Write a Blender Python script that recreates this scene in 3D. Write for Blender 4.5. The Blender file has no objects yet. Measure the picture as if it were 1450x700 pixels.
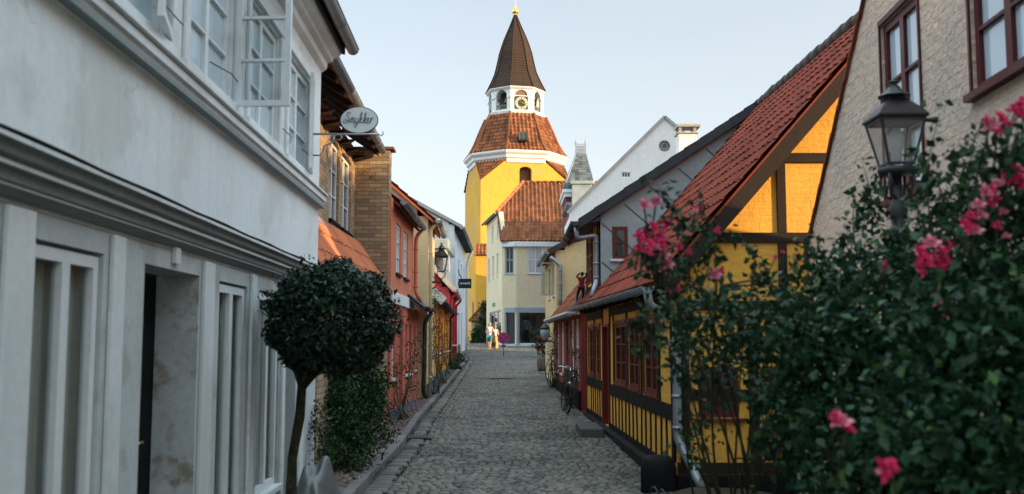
import bpy, bmesh, math, random
import numpy as np
from mathutils import Vector, Matrix
from mathutils.geometry import tessellate_polygon
random.seed(7); rng = np.random.default_rng(11)
R = math.radians
sc = bpy.context.scene
COL = sc.collection

# ------------------------------------------------------------------ camera (35 mm, slightly tilted up)
H = 1.8; F = 1409.0; TILT = math.atan(135/1409.0)
ct, st = math.cos(TILT), math.sin(TILT)
cam_d = bpy.data.cameras.new('camera'); cam = bpy.data.objects.new('camera', cam_d); COL.objects.link(cam)
cam.location = (0, 0, H); cam.rotation_euler = (R(90)+TILT, 0, 0)
cam_d.sensor_width = 36.0; cam_d.lens = 36.0*F/1450.0; cam_d.clip_start = .05; cam_d.clip_end = 2000
cam_d.dof.use_dof = True; cam_d.dof.focus_distance = 40.0; cam_d.dof.aperture_fstop = 2.6
sc.camera = cam

def ray(px, py):
    """direction through a pixel of the 1450x700 photograph, scaled so that dy = 1"""
    a = px-725.0; b = 350.0-py
    return Vector((a, F*ct-b*st, F*st+b*ct))/(F*ct-b*st)
def at(px, py, Y):
    d = ray(px, py); return Vector((0, 0, H))+d*Y
def gz(Y):
    """height of the street: it climbs gently away from the camera"""
    if Y < 0: return .009*Y if Y > -20 else -.18
    if Y > 76: return .009*76+.000193*76*76
    return .009*Y+.000193*Y*Y
def ground(px, py):
    lo, hi = 1.0, 76.0
    d = ray(px, py)
    for _ in range(50):
        m = (lo+hi)/2
        if H+d.z*m > gz(m): lo = m
        else: hi = m
    return Vector((d.x*lo, lo, gz(lo)))

# ------------------------------------------------------------------ objects
def tag(o, label=None, cat=None, group=None, kind=None):
    if label: o['label'] = label
    if cat: o['category'] = cat
    if group: o['group'] = group
    if kind: o['kind'] = kind
    return o
def thing(name, label, cat, loc, group=None):
    o = bpy.data.objects.new(name, None); COL.objects.link(o); o.location = loc
    o.empty_display_size = .2
    return tag(o, label, cat, group)
def root_loc(o):
    v = Vector((0, 0, 0))
    while o is not None:
        v = v+o.location; o = o.parent
    return v
def copy_tree(o, parent=None):
    c = o.copy(); COL.objects.link(c)
    if parent is not None: c.parent = parent
    for ch in list(o.children): copy_tree(ch, c)
    return c

class MB:
    """collects faces in world coordinates and links them as ONE mesh object"""
    def __init__(s): s.v = []; s.f = []; s.sm = []; s.m = []; s.var = []; s.cur = 0
    def add(s, vs, fs, smooth=False, var=None):
        b = len(s.v); s.v += [tuple(p) for p in vs]
        r = random.random() if var is None else var
        for f in fs:
            s.f.append([i+b for i in f]); s.sm.append(smooth); s.m.append(s.cur); s.var.append(r)
        return s
    def box(s, p0, p1, **k):
        x0, y0, z0 = p0; x1, y1, z1 = p1
        return s.hexa([(x0,y0,z0),(x1,y0,z0),(x1,y1,z0),(x0,y1,z0),(x0,y0,z1),(x1,y0,z1),(x1,y1,z1),(x0,y1,z1)], **k)
    def hexa(s, v, **k):
        return s.add(v, [(0,3,2,1),(4,5,6,7),(0,1,5,4),(1,2,6,5),(2,3,7,6),(3,0,4,7)], **k)
    def fbox(s, fr, s0, s1, d0, d1, z0, z1, **k):
        return s.hexa([fr.w(s0,d0,z0),fr.w(s1,d0,z0),fr.w(s1,d1,z0),fr.w(s0,d1,z0),
                       fr.w(s0,d0,z1),fr.w(s1,d0,z1),fr.w(s1,d1,z1),fr.w(s0,d1,z1)], **k)
    def bar(s, p, q, w, h=None, up=Vector((0,0,1)), **k):
        p = Vector(p); q = Vector(q); h = h or w
        d = (q-p).normalized(); up = Vector(up)
        if abs(d.dot(up)) > .98: up = Vector((0,1,0))
        a = d.cross(up).normalized()*w/2; b = a.cross(d).normalized()*h/2
        return s.hexa([p-a-b, p+a-b, q+a-b, q-a-b, p-a+b, p+a+b, q+a+b, q-a+b], **k)
    def tube(s, pts, r, n=8, cap=True, smooth=True, **k):
        pts = [Vector(p) for p in pts]; m = len(pts)
        rs = r if isinstance(r, (list, tuple)) else [r]*m
        vs = []; prev = None
        for i, p in enumerate(pts):
            d = (pts[min(i+1,m-1)]-pts[max(i-1,0)])
            if d.length < 1e-9: d = Vector((0,0,1))
            d.normalize()
            if prev is None:
                a = d.cross(Vector((0,0,1)) if abs(d.z) < .9 else Vector((1,0,0))).normalized()
            else:
                a = (prev-d*prev.dot(d))
                a = a.normalized() if a.length > 1e-6 else d.orthogonal().normalized()
            prev = a; b = d.cross(a)
            for j in range(n):
                t = 2*math.pi*j/n; vs.append(p+(a*math.cos(t)+b*math.sin(t))*rs[i])
        fs = [(i*n+j, i*n+(j+1)%n, (i+1)*n+(j+1)%n, (i+1)*n+j) for i in range(m-1) for j in range(n)]
        if cap: fs += [tuple(range(n))[::-1], tuple((m-1)*n+j for j in range(n))]
        return s.add(vs, fs, smooth=smooth, **k)
    def lathe(s, c, prof, n=16, a0=0, smooth=True, axis=None, **k):
        c = Vector(c); vs = []
        for (r, z) in prof:
            for j in range(n):
                t = a0+2*math.pi*j/n; vs.append(c+Vector((r*math.cos(t), r*math.sin(t), z)))
        m = len(prof)
        fs = [(i*n+j, i*n+(j+1)%n, (i+1)*n+(j+1)%n, (i+1)*n+j) for i in range(m-1) for j in range(n)]
        fs += [tuple(range(n))[::-1], tuple((m-1)*n+j for j in range(n))]
        return s.add(vs, fs, smooth=smooth, **k)
    def slab(s, fr, outer, holes=(), d0=-.25, d1=0.0, back=True, **k):
        """a wall: polygon (s, z) with holes, thickness from d0 to d1"""
        def ccw(l):
            a = sum(l[i][0]*l[(i+1)%len(l)][1]-l[(i+1)%len(l)][0]*l[i][1] for i in range(len(l)))
            return l if a > 0 else l[::-1]
        loops = [ccw(list(outer))]+[ccw(list(h))[::-1] for h in holes]
        tris = tessellate_polygon([[Vector((p[0], p[1], 0)) for p in l] for l in loops])
        flat = [p for l in loops for p in l]; n = len(flat)
        ar = lambda l: abs(sum(l[i][0]*l[(i+1)%len(l)][1]-l[(i+1)%len(l)][0]*l[i][1] for i in range(len(l)))/2)
        want = ar(loops[0])-sum(ar(l) for l in loops[1:]); got = sum(ar([flat[i] for i in t]) for t in tris)
        if abs(want-got) > 1e-3*max(1, want): print('SLAB', round(want,3), round(got,3), [tuple(round(c,2) for c in p) for p in loops[0]], [[tuple(round(c,2) for c in p) for p in l] for l in loops[1:]])
        vs = [fr.w(p[0], d1, p[1]) for p in flat]+[fr.w(p[0], d0, p[1]) for p in flat]
        flip = fr.flip; fs = []
        for t in tris:
            (ax,ay),(bx,by),(cx,cy) = flat[t[0]],flat[t[1]],flat[t[2]]
            if (bx-ax)*(cy-ay)-(cx-ax)*(by-ay) < 0: t = (t[0],t[2],t[1])
            f = t if not flip else (t[0],t[2],t[1])
            fs.append(tuple(f))
            if back: fs.append(tuple(i+n for i in (f[0],f[2],f[1])))
        o = 0
        for l in loops:
            m = len(l)
            for i in range(m):
                a, b = o+i, o+(i+1)%m
                q = (a, a+n, b+n, b)
                fs.append(q if not flip else q[::-1])
            o += m
        return s.add(vs, fs, **k)
    def build(s, name, mats, parent=None, loc=None, bevel=0, uv=True):
        if not isinstance(mats, (list, tuple)): mats = [mats]
        base = root_loc(parent) if parent is not None else Vector(loc if loc is not None else (0,0,0))
        me = bpy.data.meshes.new(name)
        bx, by, bz = base
        me.from_pydata([(x-bx, y-by, z-bz) for x, y, z in s.v], [], s.f)
        me.polygons.foreach_set('use_smooth', s.sm); me.polygons.foreach_set('material_index', s.m)
        at_ = me.attributes.new('var', 'FLOAT', 'FACE'); at_.data.foreach_set('value', s.var)
        if uv and len(s.f) < 60000:
            nl = len(me.loops); nv = len(me.vertices); npoly = len(me.polygons)
            co = np.empty(nv*3, np.float32); me.vertices.foreach_get('co', co); co = co.reshape(-1,3)+np.array(base, np.float32)
            no = np.empty(npoly*3, np.float32); me.polygons.foreach_get('normal', no); no = no.reshape(-1,3)
            lt = np.empty(npoly, np.int32); me.polygons.foreach_get('loop_total', lt)
            lv = np.empty(nl, np.int32); me.loops.foreach_get('vertex_index', lv)
            nn = np.repeat(no, lt, axis=0); p = co[lv]
            tl = np.maximum(np.hypot(nn[:,0], nn[:,1]), 1e-6)
            u = np.where(np.abs(nn[:,2]) < .8, (-nn[:,1]*p[:,0]+nn[:,0]*p[:,1])/tl, p[:,0])
            w = np.where(np.abs(nn[:,2]) < .8, p[:,2], p[:,1])
            ul = me.uv_layers.new(name='UVMap'); ul.data.foreach_set('uv', np.stack([u,w],1).astype(np.float32).ravel())
        for m in mats: me.materials.append(m)
        me.update()
        o = bpy.data.objects.new(name, me); COL.objects.link(o)
        if parent is not None: o.parent = parent
        else: o.location = base
        if bevel:
            b = o.modifiers.new('bevel', 'BEVEL'); b.width = bevel; b.segments = 2; b.limit_method = 'ANGLE'; b.angle_limit = R(40)
        return o

class Frame:
    """a vertical plane: s metres along A->B, d metres outwards (towards the viewer's side), z up"""
    def __init__(s, A, B, toward=(0, 0)):
        s.A = Vector((A[0], A[1], 0)); u = Vector((B[0]-A[0], B[1]-A[1], 0)); s.L = u.length; s.u = u.normalized()
        n = Vector((s.u.y, -s.u.x, 0))
        s.flip = False
        if n.dot(Vector((toward[0], toward[1], 0))-s.A) < 0: n = -n; s.flip = True
        s.n = n
        # with n=(u.y,-u.x): u x z = (u.y,-u.x) = n so (s,z) ccw faces outwards
    def w(s, a, d, z):
        p = s.A+s.u*a+s.n*d; return Vector((p.x, p.y, z))
    def hit(s, px, py, d=0.0):
        r = ray(px, py); C = Vector((0,0,H)); P0 = s.A+s.n*d
        t = (P0-C).dot(s.n)/r.dot(s.n)
        p = C+r*t; q = p-s.A
        return q.dot(s.u), p.z
    def sx(s, px, py, d=0.0): return s.hit(px, py, d)[0]
    def zx(s, px, py, d=0.0): return s.hit(px, py, d)[1]
def rect(s0, s1, z0, z1): return [(s0,z0),(s1,z0),(s1,z1),(s0,z1)]
def arch(s0, s1, z0, z1, rise, n=8):
    """rectangle with a curved head rising by 'rise' to z1"""
    c = (s0+s1)/2; w = (s1-s0)/2
    return [(s0,z0),(s1,z0)]+[(c+w*math.cos(math.pi*i/n), z1-rise+rise*math.sin(math.pi*i/n)) for i in range(n+1)]

# ------------------------------------------------------------------ materials
def new_mat(name):
    m = bpy.data.materials.new(name); m.use_nodes = True; nt = m.node_tree
    return m, nt, nt.nodes['Principled BSDF']
def nd(nt, t, **k):
    n = nt.nodes.new(t)
    for a, v in k.items():
        if a in n.inputs.keys() if isinstance(a, str) else False: n.inputs[a].default_value = v
        else: setattr(n, a, v)
    return n
def ramp(nt, src, stops):
    r = nt.nodes.new('ShaderNodeValToRGB'); e = r.color_ramp.elements
    e[0].position, e[0].color = stops[0][0], (*stops[0][1], 1)
    e[1].position, e[1].color = stops[-1][0], (*stops[-1][1], 1)
    for p, c in stops[1:-1]:
        x = e.new(p); x.color = (*c, 1)
    nt.links.new(src, r.inputs[0]); return r.outputs[0]
def mix(nt, fac, a, b, mode='MIX'):
    m = nt.nodes.new('ShaderNodeMix'); m.data_type = 'RGBA'; m.blend_type = mode
    for i, v in ((0, fac), (6, a), (7, b)):
        if isinstance(v, (int, float)): m.inputs[i].default_value = v
        elif isinstance(v, tuple): m.inputs[i].default_value = (*v, 1) if len(v) == 3 else v
        else: nt.links.new(v, m.inputs[i])
    return m.outputs[2]
def noise(nt, vec, scale, detail=4, rough=.55):
    n = nt.nodes.new('ShaderNodeTexNoise'); n.inputs['Scale'].default_value = scale
    n.inputs['Detail'].default_value = detail; n.inputs['Roughness'].default_value = rough
    if vec is not None: nt.links.new(vec, n.inputs['Vector'])
    return n.outputs[0]
def sc3(c, k): return tuple(min(1, x*k) for x in c)
def surf(name, base, rough=.8, var=.12, ns=1.6, bump=.15, bs=30, spec=.3, metal=0, face_var=0, stain=None, stain_amt=.5,
         streak=0, bdist=.01, coat=0, stain_scale=1.3, crack=0):
    """painted / rendered / stony surface: broad tonal drift, fine grain, optional stains and rain streaks"""
    m, nt, p = new_mat(name); L = nt.links
    tc = nt.nodes.new('ShaderNodeNewGeometry').outputs['Position']
    n1 = noise(nt, tc, ns, 6)
    col = ramp(nt, n1, [(.3, sc3(base, 1-var)), (.7, sc3(base, 1+var))])
    n2 = noise(nt, tc, bs, 4)
    col = mix(nt, .5*var+.04, col, ramp(nt, n2, [(.3, (0,0,0)), (.7, sc3(base, 1.5))]))
    if stain:
        ns2 = noise(nt, tc, stain_scale, 8, .65)
        f = ramp(nt, ns2, [(.52, (0,0,0)), (.60, (stain_amt,)*3)])
        col = mix(nt, f, col, stain)
    if streak:
        mp = nt.nodes.new('ShaderNodeMapping'); mp.inputs['Scale'].default_value = (5, 5, .35)
        L.new(tc, mp.inputs[0]); s_ = noise(nt, mp.outputs[0], 1.6, 6, .6)
        f = ramp(nt, s_, [(.5, (0,0,0)), (.75, (streak,)*3)])
        col = mix(nt, f, col, sc3(base, .45))
    if crack:
        nv = nt.nodes.new('ShaderNodeTexNoise'); nv.inputs['Scale'].default_value = 2.5; nv.inputs['Detail'].default_value = 6; L.new(tc, nv.inputs['Vector'])
        vm = nt.nodes.new('ShaderNodeVectorMath'); vm.operation = 'MULTIPLY_ADD'; L.new(nv.outputs['Color'], vm.inputs[0]); vm.inputs[1].default_value = (.7,.7,.7); L.new(tc, vm.inputs[2])
        vo = nt.nodes.new('ShaderNodeTexVoronoi'); vo.feature = 'DISTANCE_TO_EDGE'; vo.inputs['Scale'].default_value = crack; L.new(vm.outputs[0], vo.inputs['Vector'])
        f = ramp(nt, vo.outputs['Distance'], [(0, (.34,.34,.34)), (.005, (0,0,0))]); f2_ = ramp(nt, noise(nt, tc, 1.1*crack, 3), [(.48, (0,0,0)), (.56, (1,1,1))])
        f = mix(nt, 1.0, f, f2_, 'MULTIPLY'); col = mix(nt, f, col, sc3(base, .3))
    if face_var:
        a = nt.nodes.new('ShaderNodeAttribute'); a.attribute_name = 'var'
        f = ramp(nt, a.outputs['Fac'], [(0, (1-face_var,)*3), (.5, (1, 1, 1)), (1, (1+face_var, 1+face_var*.7, 1+face_var*.6))])
        col = mix(nt, 1.0, col, f, 'MULTIPLY')
    L.new(col, p.inputs['Base Color'])
    rr = nt.nodes.new('ShaderNodeMapRange'); L.new(n1, rr.inputs[0]); rr.inputs[1].default_value = .3; rr.inputs[2].default_value = .7
    rr.inputs[3].default_value = max(.03, rough-.1); rr.inputs[4].default_value = min(1, rough+.1)
    L.new(rr.outputs[0], p.inputs['Roughness'])
    p.inputs['Specular IOR Level'].default_value = spec; p.inputs['Metallic'].default_value = metal
    if coat: p.inputs['Coat Weight'].default_value = coat
    if bump:
        b = nt.nodes.new('ShaderNodeBump'); b.inputs['Strength'].default_value = bump; b.inputs['Distance'].default_value = bdist
        n3 = mix(nt, .5, n2, noise(nt, tc, bs*.25, 5)); L.new(n3, b.inputs['Height']); L.new(b.outputs[0], p.inputs['Normal'])
    return m
def brickwork(name, c1, c2, mortar, accent=None, bump=.6, bw=.24, bh=.075, painted=None, grime=None, bdist=.012, paint_fac=1, rough=.85, course=1.0, rubble=1.2):
    m, nt, p = new_mat(name); L = nt.links
    uv = nt.nodes.new('ShaderNodeTexCoord').outputs['UV']
    geo = nt.nodes.new('ShaderNodeNewGeometry').outputs['Position']
    wob = noise(nt, geo, 3, 3)
    vm = nt.nodes.new('ShaderNodeVectorMath'); vm.operation = 'MULTIPLY_ADD'
    L.new(wob, vm.inputs[0]); vm.inputs[1].default_value = (.02, .02, 0); L.new(uv, vm.inputs[2])
    b = nt.nodes.new('ShaderNodeTexBrick'); L.new(vm.outputs[0], b.inputs['Vector'])
    b.inputs['Scale'].default_value = 1; b.inputs['Brick Width'].default_value = bw; b.inputs['Row Height'].default_value = bh
    b.inputs['Mortar Size'].default_value = .007; b.inputs['Mortar Smooth'].default_value = .4
    b.inputs['Color1'].default_value = (*c1, 1); b.inputs['Color2'].default_value = (*c2, 1); b.inputs['Mortar'].default_value = (*mortar, 1)
    col = b.outputs['Color']
    if accent:
        b2 = nt.nodes.new('ShaderNodeTexBrick'); L.new(vm.outputs[0], b2.inputs['Vector'])
        b2.inputs['Scale'].default_value = 1; b2.inputs['Brick Width'].default_value = bw; b2.inputs['Row Height'].default_value = bh
        b2.inputs['Mortar Size'].default_value = .007; b2.inputs['Bias'].default_value = -.86
        b2.inputs['Color1'].default_value = (0,0,0,1); b2.inputs['Color2'].default_value = (1,1,1,1); b2.inputs['Mortar'].default_value = (0,0,0,1)
        f = ramp(nt, b2.outputs['Color'], [(.35, (0,0,0)), (.40, (.9,.9,.9))])
        col = mix(nt, f, col, accent)
    n1 = noise(nt, geo, 2.2, 7, .65)
    if painted:
        pc = ramp(nt, n1, [(.3, sc3(painted, .86)), (.7, sc3(painted, 1.12))])
        col = mix(nt, paint_fac, col, pc)
    if grime:
        f = ramp(nt, noise(nt, geo, 1.1, 8, .7), [(.45, (0,0,0)), (.62, (.75,.75,.75))])
        col = mix(nt, f, col, grime)
    fine = noise(nt, geo, 60, 4)
    col = mix(nt, .14, col, ramp(nt, fine, [(.3, (0,0,0)), (.7, (.9,.85,.8))]))
    L.new(col, p.inputs['Base Color']); p.inputs['Roughness'].default_value = rough; p.inputs['Specular IOR Level'].default_value = .25
    hgt = mix(nt, .45, b.outputs['Fac'], (0,0,0))
    inv = nt.nodes.new('ShaderNodeMath'); inv.operation = 'SUBTRACT'; inv.inputs[0].default_value = 1; L.new(b.outputs['Fac'], inv.inputs[1])
    cm = nt.nodes.new('ShaderNodeMath'); cm.operation = 'MULTIPLY'; L.new(inv.outputs[0], cm.inputs[0]); cm.inputs[1].default_value = course; inv = cm
    h2 = nt.nodes.new('ShaderNodeMath'); h2.operation = 'MULTIPLY_ADD'; L.new(noise(nt, geo, 14, 6, .6), h2.inputs[0]); h2.inputs[1].default_value = rubble; L.new(inv.outputs[0], h2.inputs[2])
    bp = nt.nodes.new('ShaderNodeBump'); bp.inputs['Strength'].default_value = bump; bp.inputs['Distance'].default_value = bdist
    L.new(h2.outputs[0], bp.inputs['Height']); L.new(bp.outputs[0], p.inputs['Normal'])
    return m
def leafmat(name, c, c2, rough=.4, spec=.5, trans=.15):
    m, nt, p = new_mat(name)
    a = nt.nodes.new('ShaderNodeAttribute'); a.attribute_name = 'var'
    col = ramp(nt, a.outputs['Fac'], [(0, sc3(c, .55)), (.45, c), (.93, c2), (1, sc3((c2[0]*1.9, c2[1]*1.35, c2[2]*.8), 1.2))])
    nt.links.new(col, p.inputs['Base Color']); p.inputs['Roughness'].default_value = rough; p.inputs['Specular IOR Level'].default_value = spec
    p.inputs['Transmission Weight'].default_value = 0
    tr = nt.nodes.new('ShaderNodeBsdfTranslucent'); nt.links.new(col, tr.inputs[0])
    ms = nt.nodes.new('ShaderNodeMixShader'); ms.inputs[0].default_value = trans
    nt.links.new(p.outputs[0], ms.inputs[1]); nt.links.new(tr.outputs[0], ms.inputs[2])
    nt.links.new(ms.outputs[0], nt.nodes['Material Output'].inputs[0])
    return m
def glassmat(name, tint=(.02,.025,.03), clear=.0, rough=.04):
    """window glass: a mirror-like dark pane; 'clear' lets the room behind show"""
    m, nt, p = new_mat(name)
    g = nt.nodes.new('ShaderNodeNewGeometry').outputs['Position']
    p.inputs['Base Color'].default_value = (*tint, 1); p.inputs['Roughness'].default_value = rough
    p.inputs['Specular IOR Level'].default_value = .9
    b = nt.nodes.new('ShaderNodeBump'); b.inputs['Strength'].default_value = .08; b.inputs['Distance'].default_value = .02
    nt.links.new(noise(nt, g, 2.2, 2), b.inputs['Height']); nt.links.new(b.outputs[0], p.inputs['Normal'])
    if clear:
        t = nt.nodes.new('ShaderNodeBsdfTransparent'); t.inputs[0].default_value = (.9,.93,.93,1)
        ms = nt.nodes.new('ShaderNodeMixShader'); ms.inputs[0].default_value = clear
        nt.links.new(p.outputs[0], ms.inputs[1]); nt.links.new(t.outputs[0], ms.inputs[2])
        nt.links.new(ms.outputs[0], nt.nodes['Material Output'].inputs[0])
    return m

M = {}
M['white_wood'] = surf('pale grey painted wood', (.70,.745,.76), rough=.55, var=.06, ns=.9, bump=.12, bs=18, streak=.16, stain=(.53,.54,.52), stain_amt=.6, stain_scale=.8, crack=.55)
M['white_trim'] = surf('white painted trim', (.70,.73,.74), rough=.5, var=.05, bump=.1, bs=25)
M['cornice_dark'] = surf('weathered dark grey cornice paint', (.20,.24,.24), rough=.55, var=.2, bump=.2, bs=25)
M['pier'] = surf('peeling grey white pier paint', (.50,.54,.55), rough=.7, var=.09, ns=2.2, bump=.3, bs=22, stain=(.36,.34,.31), stain_amt=.65, stain_scale=1.9)
M['peeled'] = surf('flaking plaster reveal', (.50,.53,.53), rough=.85, var=.12, ns=3, bump=.5, bs=26, stain=(.25,.21,.15), stain_amt=.85, stain_scale=2.6)
M['zinc'] = surf('weathered zinc', (.25,.285,.32), rough=.42, var=.14, ns=4, bump=.08, bs=30, spec=.6, metal=.55)
M['zinc_sheet'] = surf('pale zinc cladding', (.32,.375,.38), rough=.5, var=.13, ns=2.2, bump=.06, bs=12, spec=.5, metal=.25)
M['lead'] = surf('lead flashing', (.21,.25,.29), rough=.5, var=.2, ns=6, bump=.15, bs=20, metal=.3)
M['black'] = surf('black tarred timber', (.008,.009,.009), spec=.12, rough=.7, var=.3, ns=6, bump=.35, bs=40)
M['plinth'] = surf('black tarred plinth', (.009,.010,.010), spec=.12, rough=.75, var=.35, ns=5, bump=.6, bs=16, bdist=.02)
M['darkwood'] = surf('dark brown weathered timber', (.022,.013,.009), rough=.8, var=.35, ns=8, bump=.5, bs=45, streak=.3)
M['eavewood'] = surf('tarry brown eaves timber', (.06,.045,.032), rough=.8, var=.3, ns=6, bump=.3, bs=30)
M['iron'] = surf('black cast iron', (.018,.022,.026), rough=.45, var=.25, bump=.2, bs=40, spec=.5)
M['iron_brown'] = surf('rust touched lamp hood', (.022,.014,.014), rough=.5, var=.35, ns=9, bump=.2, bs=40, spec=.5)
M['yellow_wall'] = brickwork('yellow limewashed brick infill', (.7,.4,.05), (.66,.36,.04), (.62,.34,.04), painted=(.78,.39,.014), bump=.6, bw=.24, bh=.08, bdist=.012, paint_fac=.985, course=.35, rubble=2.0)
M['rough_wall'] = brickwork('rough limewashed brick gable', (.42,.36,.29), (.36,.30,.25), (.4,.35,.3), painted=(.80,.60,.44), grime=(.46,.40,.345), bump=1.0, bw=.26, bh=.085, bdist=.03, paint_fac=.95, course=.35, rubble=1.6)
M['brick'] = brickwork('yellow brick', (.44,.30,.155), (.22,.14,.07), (.13,.10,.075), accent=(.30,.07,.035), bump=.7, grime=None)
M['tile_red'] = surf('red roof tile', (.185,.040,.022), rough=.82, spec=.12, var=.12, ns=2.5, bump=.15, bs=30, face_var=.3, stain=(.16,.06,.045), stain_amt=.35)
M['tile_orange'] = surf('orange roof tile', (.50,.165,.08), rough=.82, spec=.12, var=.1, ns=2, bump=.12, bs=30, face_var=.16)
M['tile_old'] = surf('old brown red pantile', (.21,.075,.042), rough=.85, spec=.12, var=.2, ns=1.5, bump=.2, bs=20, face_var=.4, stain=(.09,.05,.035), stain_amt=.55)
M['tile_tower'] = surf('tower pantile', (.235,.092,.042), rough=.85, spec=.12, var=.22, ns=.8, bump=.2, bs=14, face_var=.38, stain=(.12,.06,.035), stain_amt=.45)
M['ridge'] = surf('lichen covered ridge tile', (.075,.068,.06), rough=.9, var=.35, ns=8, bump=.4, bs=30)
M['slate'] = surf('dark slate', (.045,.05,.056), rough=.6, var=.25, ns=3, bump=.2, bs=14, face_var=.4)
M['slate_green'] = surf('grey green slate', (.10,.12,.12), rough=.65, var=.25, ns=2, bump=.2, bs=10, face_var=.5)
M['coral'] = surf('coral plaster', (.58,.185,.10), rough=.85, var=.08, ns=1.2, bump=.2, bs=20, streak=.15)
M['coral_low'] = surf('faded red plaster', (.50,.125,.075), rough=.85, var=.1, ns=1.2, bump=.2, bs=20, streak=.2)
M['cream_old'] = surf('stained cream plaster', (.60,.52,.34), rough=.85, var=.12, ns=.9, bump=.2, bs=15, streak=.35, stain=(.42,.36,.26), stain_amt=.3)
M['cream_yellow'] = surf('straw yellow plaster', (.66,.54,.31), rough=.85, var=.08, bump=.15, bs=15)
M['amber'] = surf('amber orange plaster', (.80,.25,.015), rough=.8, var=.12, ns=2, bump=.25, bs=16)
M['red'] = surf('bright red plaster', (.52,.03,.04), rough=.75, var=.1, ns=1.2, bump=.15, bs=15)
M['pinkred'] = surf('rose red plaster', (.56,.075,.085), rough=.75, var=.08, ns=1.2, bump=.15, bs=15)
M['grey_white'] = surf('weathered off white plaster', (.62,.60,.55), rough=.85, var=.12, ns=.5, bump=.2, bs=8, streak=.35, stain=(.33,.32,.29), stain_amt=.4, stain_scale=.5)
M['blue_white'] = surf('cool white plaster', (.58,.63,.68), rough=.8, var=.06, ns=.8, bump=.1, bs=10, streak=.15)
M['shop'] = surf('pale cream plaster', (.66,.57,.39), rough=.85, var=.09, ns=.35, bump=.15, bs=6, streak=.15, stain=(.72,.60,.38), stain_amt=.4, stain_scale=.4)  # stain slot lays paler, warmer patches over the cream
M['tower'] = surf('yellow church limewash', (.66,.37,.055), rough=.9, var=.1, ns=.35, bump=.3, bs=3, stain=(.55,.34,.11), stain_amt=.8, stain_scale=.30, bdist=.05, streak=.3, crack=.3)
M['cream_gable'] = surf('butter cream plaster', (.66,.53,.28), rough=.85, var=.09, ns=1, bump=.2, bs=10, streak=.25)
M['white_gable'] = surf('white gable plaster', (.72,.72,.71), rough=.85, var=.06, ns=.4, bump=.1, bs=5, streak=.2)
M['darkred'] = surf('oxblood brick', (.17,.035,.035), rough=.8, var=.2, bump=.2, bs=10)
M['cottage_red'] = surf('dull red limewash', (.24,.045,.035), rough=.85, var=.15, bump=.2, bs=18)
M['redpaint'] = surf('oxblood window paint', (.075,.010,.010), rough=.5, var=.2, bump=.15, bs=30)
M['redpaint2'] = surf('brick red window paint', (.125,.020,.016), rough=.5, var=.15, bump=.15, bs=30)
M['plinth_grey'] = surf('blue grey painted plinth', (.10,.125,.16), rough=.7, var=.2, bump=.2, bs=20)
M['granite'] = surf('granite kerb', (.15,.145,.145), rough=.8, var=.25, ns=5, bump=.5, bs=30, face_var=.25)
M['glass'] = glassmat('window glass')
M['glass_sky'] = glassmat('window glass tinted with sky reflection', tint=(.46,.56,.62), rough=.06)  # pale blue tint puts the sky reflection into the colour
M['glass_pale'] = glassmat('curtained window glass', tint=(.42,.46,.48), rough=.1)
M['glass_clear'] = glassmat('clear shop glass', tint=(.02,.025,.03), clear=.86)
M['glass_lamp'] = glassmat('lantern glass', tint=(.5,.45,.42), clear=.75, rough=.15)
M['curtain'] = surf('pale curtain', (.74,.70,.60), rough=.9, var=.05, bump=0)
M['woodroom'] = surf('wood panel with painted warm glow', (.60,.30,.13), rough=.6, var=.2, ns=5, bump=.1, streak=.3)  # wood brightened to orange, warm room light put into the colour
M['room'] = surf('dark room', (.05,.045,.04), rough=.9, bump=0)
M['door_dark'] = surf('near black door paint', (.006,.009,.010), spec=.08, rough=.6, var=.2, bump=.05, bs=20)
M['navy'] = surf('navy door paint', (.03,.04,.06), rough=.4, var=.2, bump=.05)
M['doorred'] = surf('dark red door paint', (.16,.018,.018), rough=.45, var=.2, bump=.1)
M['frame_blue'] = surf('grey blue shopfront paint', (.30,.38,.43), rough=.5, var=.06, bump=.05)
M['gold'] = surf('gilding', (.85,.5,.1), rough=.3, var=.08, bump=0, metal=.9, spec=.5)
M['gold_paint'] = surf('gold paint', (.55,.50,.36), rough=.5, var=.05, bump=0)
M['copper'] = surf('brown shingle spire', (.046,.027,.017), rough=.7, spec=.15, var=.10, ns=1.1, bump=.08, bs=10, face_var=.08)
M['green_rail'] = surf('green grey railing paint', (.10,.17,.15), rough=.6)
M['bronze'] = surf('bell bronze', (.12,.10,.06), rough=.4, metal=.8)
M['sign_white'] = surf('white enamel sign', (.62,.67,.67), rough=.35, var=.05, bump=0)
M['sign_black'] = surf('black sign paint', (.008,.012,.014), rough=.4, bump=0)
M['lettering'] = surf('grey lettering', (.16,.18,.18), rough=.5, bump=0)
M['lettering_white'] = surf('white lettering', (.8,.82,.8), rough=.5, bump=0)
M['sign_red'] = surf('traffic sign red', (.6,.02,.03), rough=.35, var=.04, bump=0)
M['sign_blue'] = surf('traffic sign blue', (.02,.06,.42), rough=.35, var=.04, bump=0)
M['steel'] = surf('galvanised steel', (.38,.40,.42), rough=.4, metal=.7, var=.1, bump=.05)
M['bark'] = surf('mossy bark', (.038,.036,.022), rough=.95, spec=.1, var=.5, ns=9, bump=1, bs=34, bdist=.035, stain=(.09,.11,.03), stain_amt=.7, stain_scale=5)
M['cane'] = surf('green brown cane', (.05,.055,.03), rough=.7, var=.3, ns=6, bump=.1)
M['leaf_holly'] = leafmat('holly leaf', (.006,.024,.013), (.016,.048,.026), rough=.36, spec=.32, trans=.03)
M['leaf_rose'] = leafmat('rose leaf', (.010,.044,.020), (.036,.095,.038), rough=.5, spec=.25, trans=.18)
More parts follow.
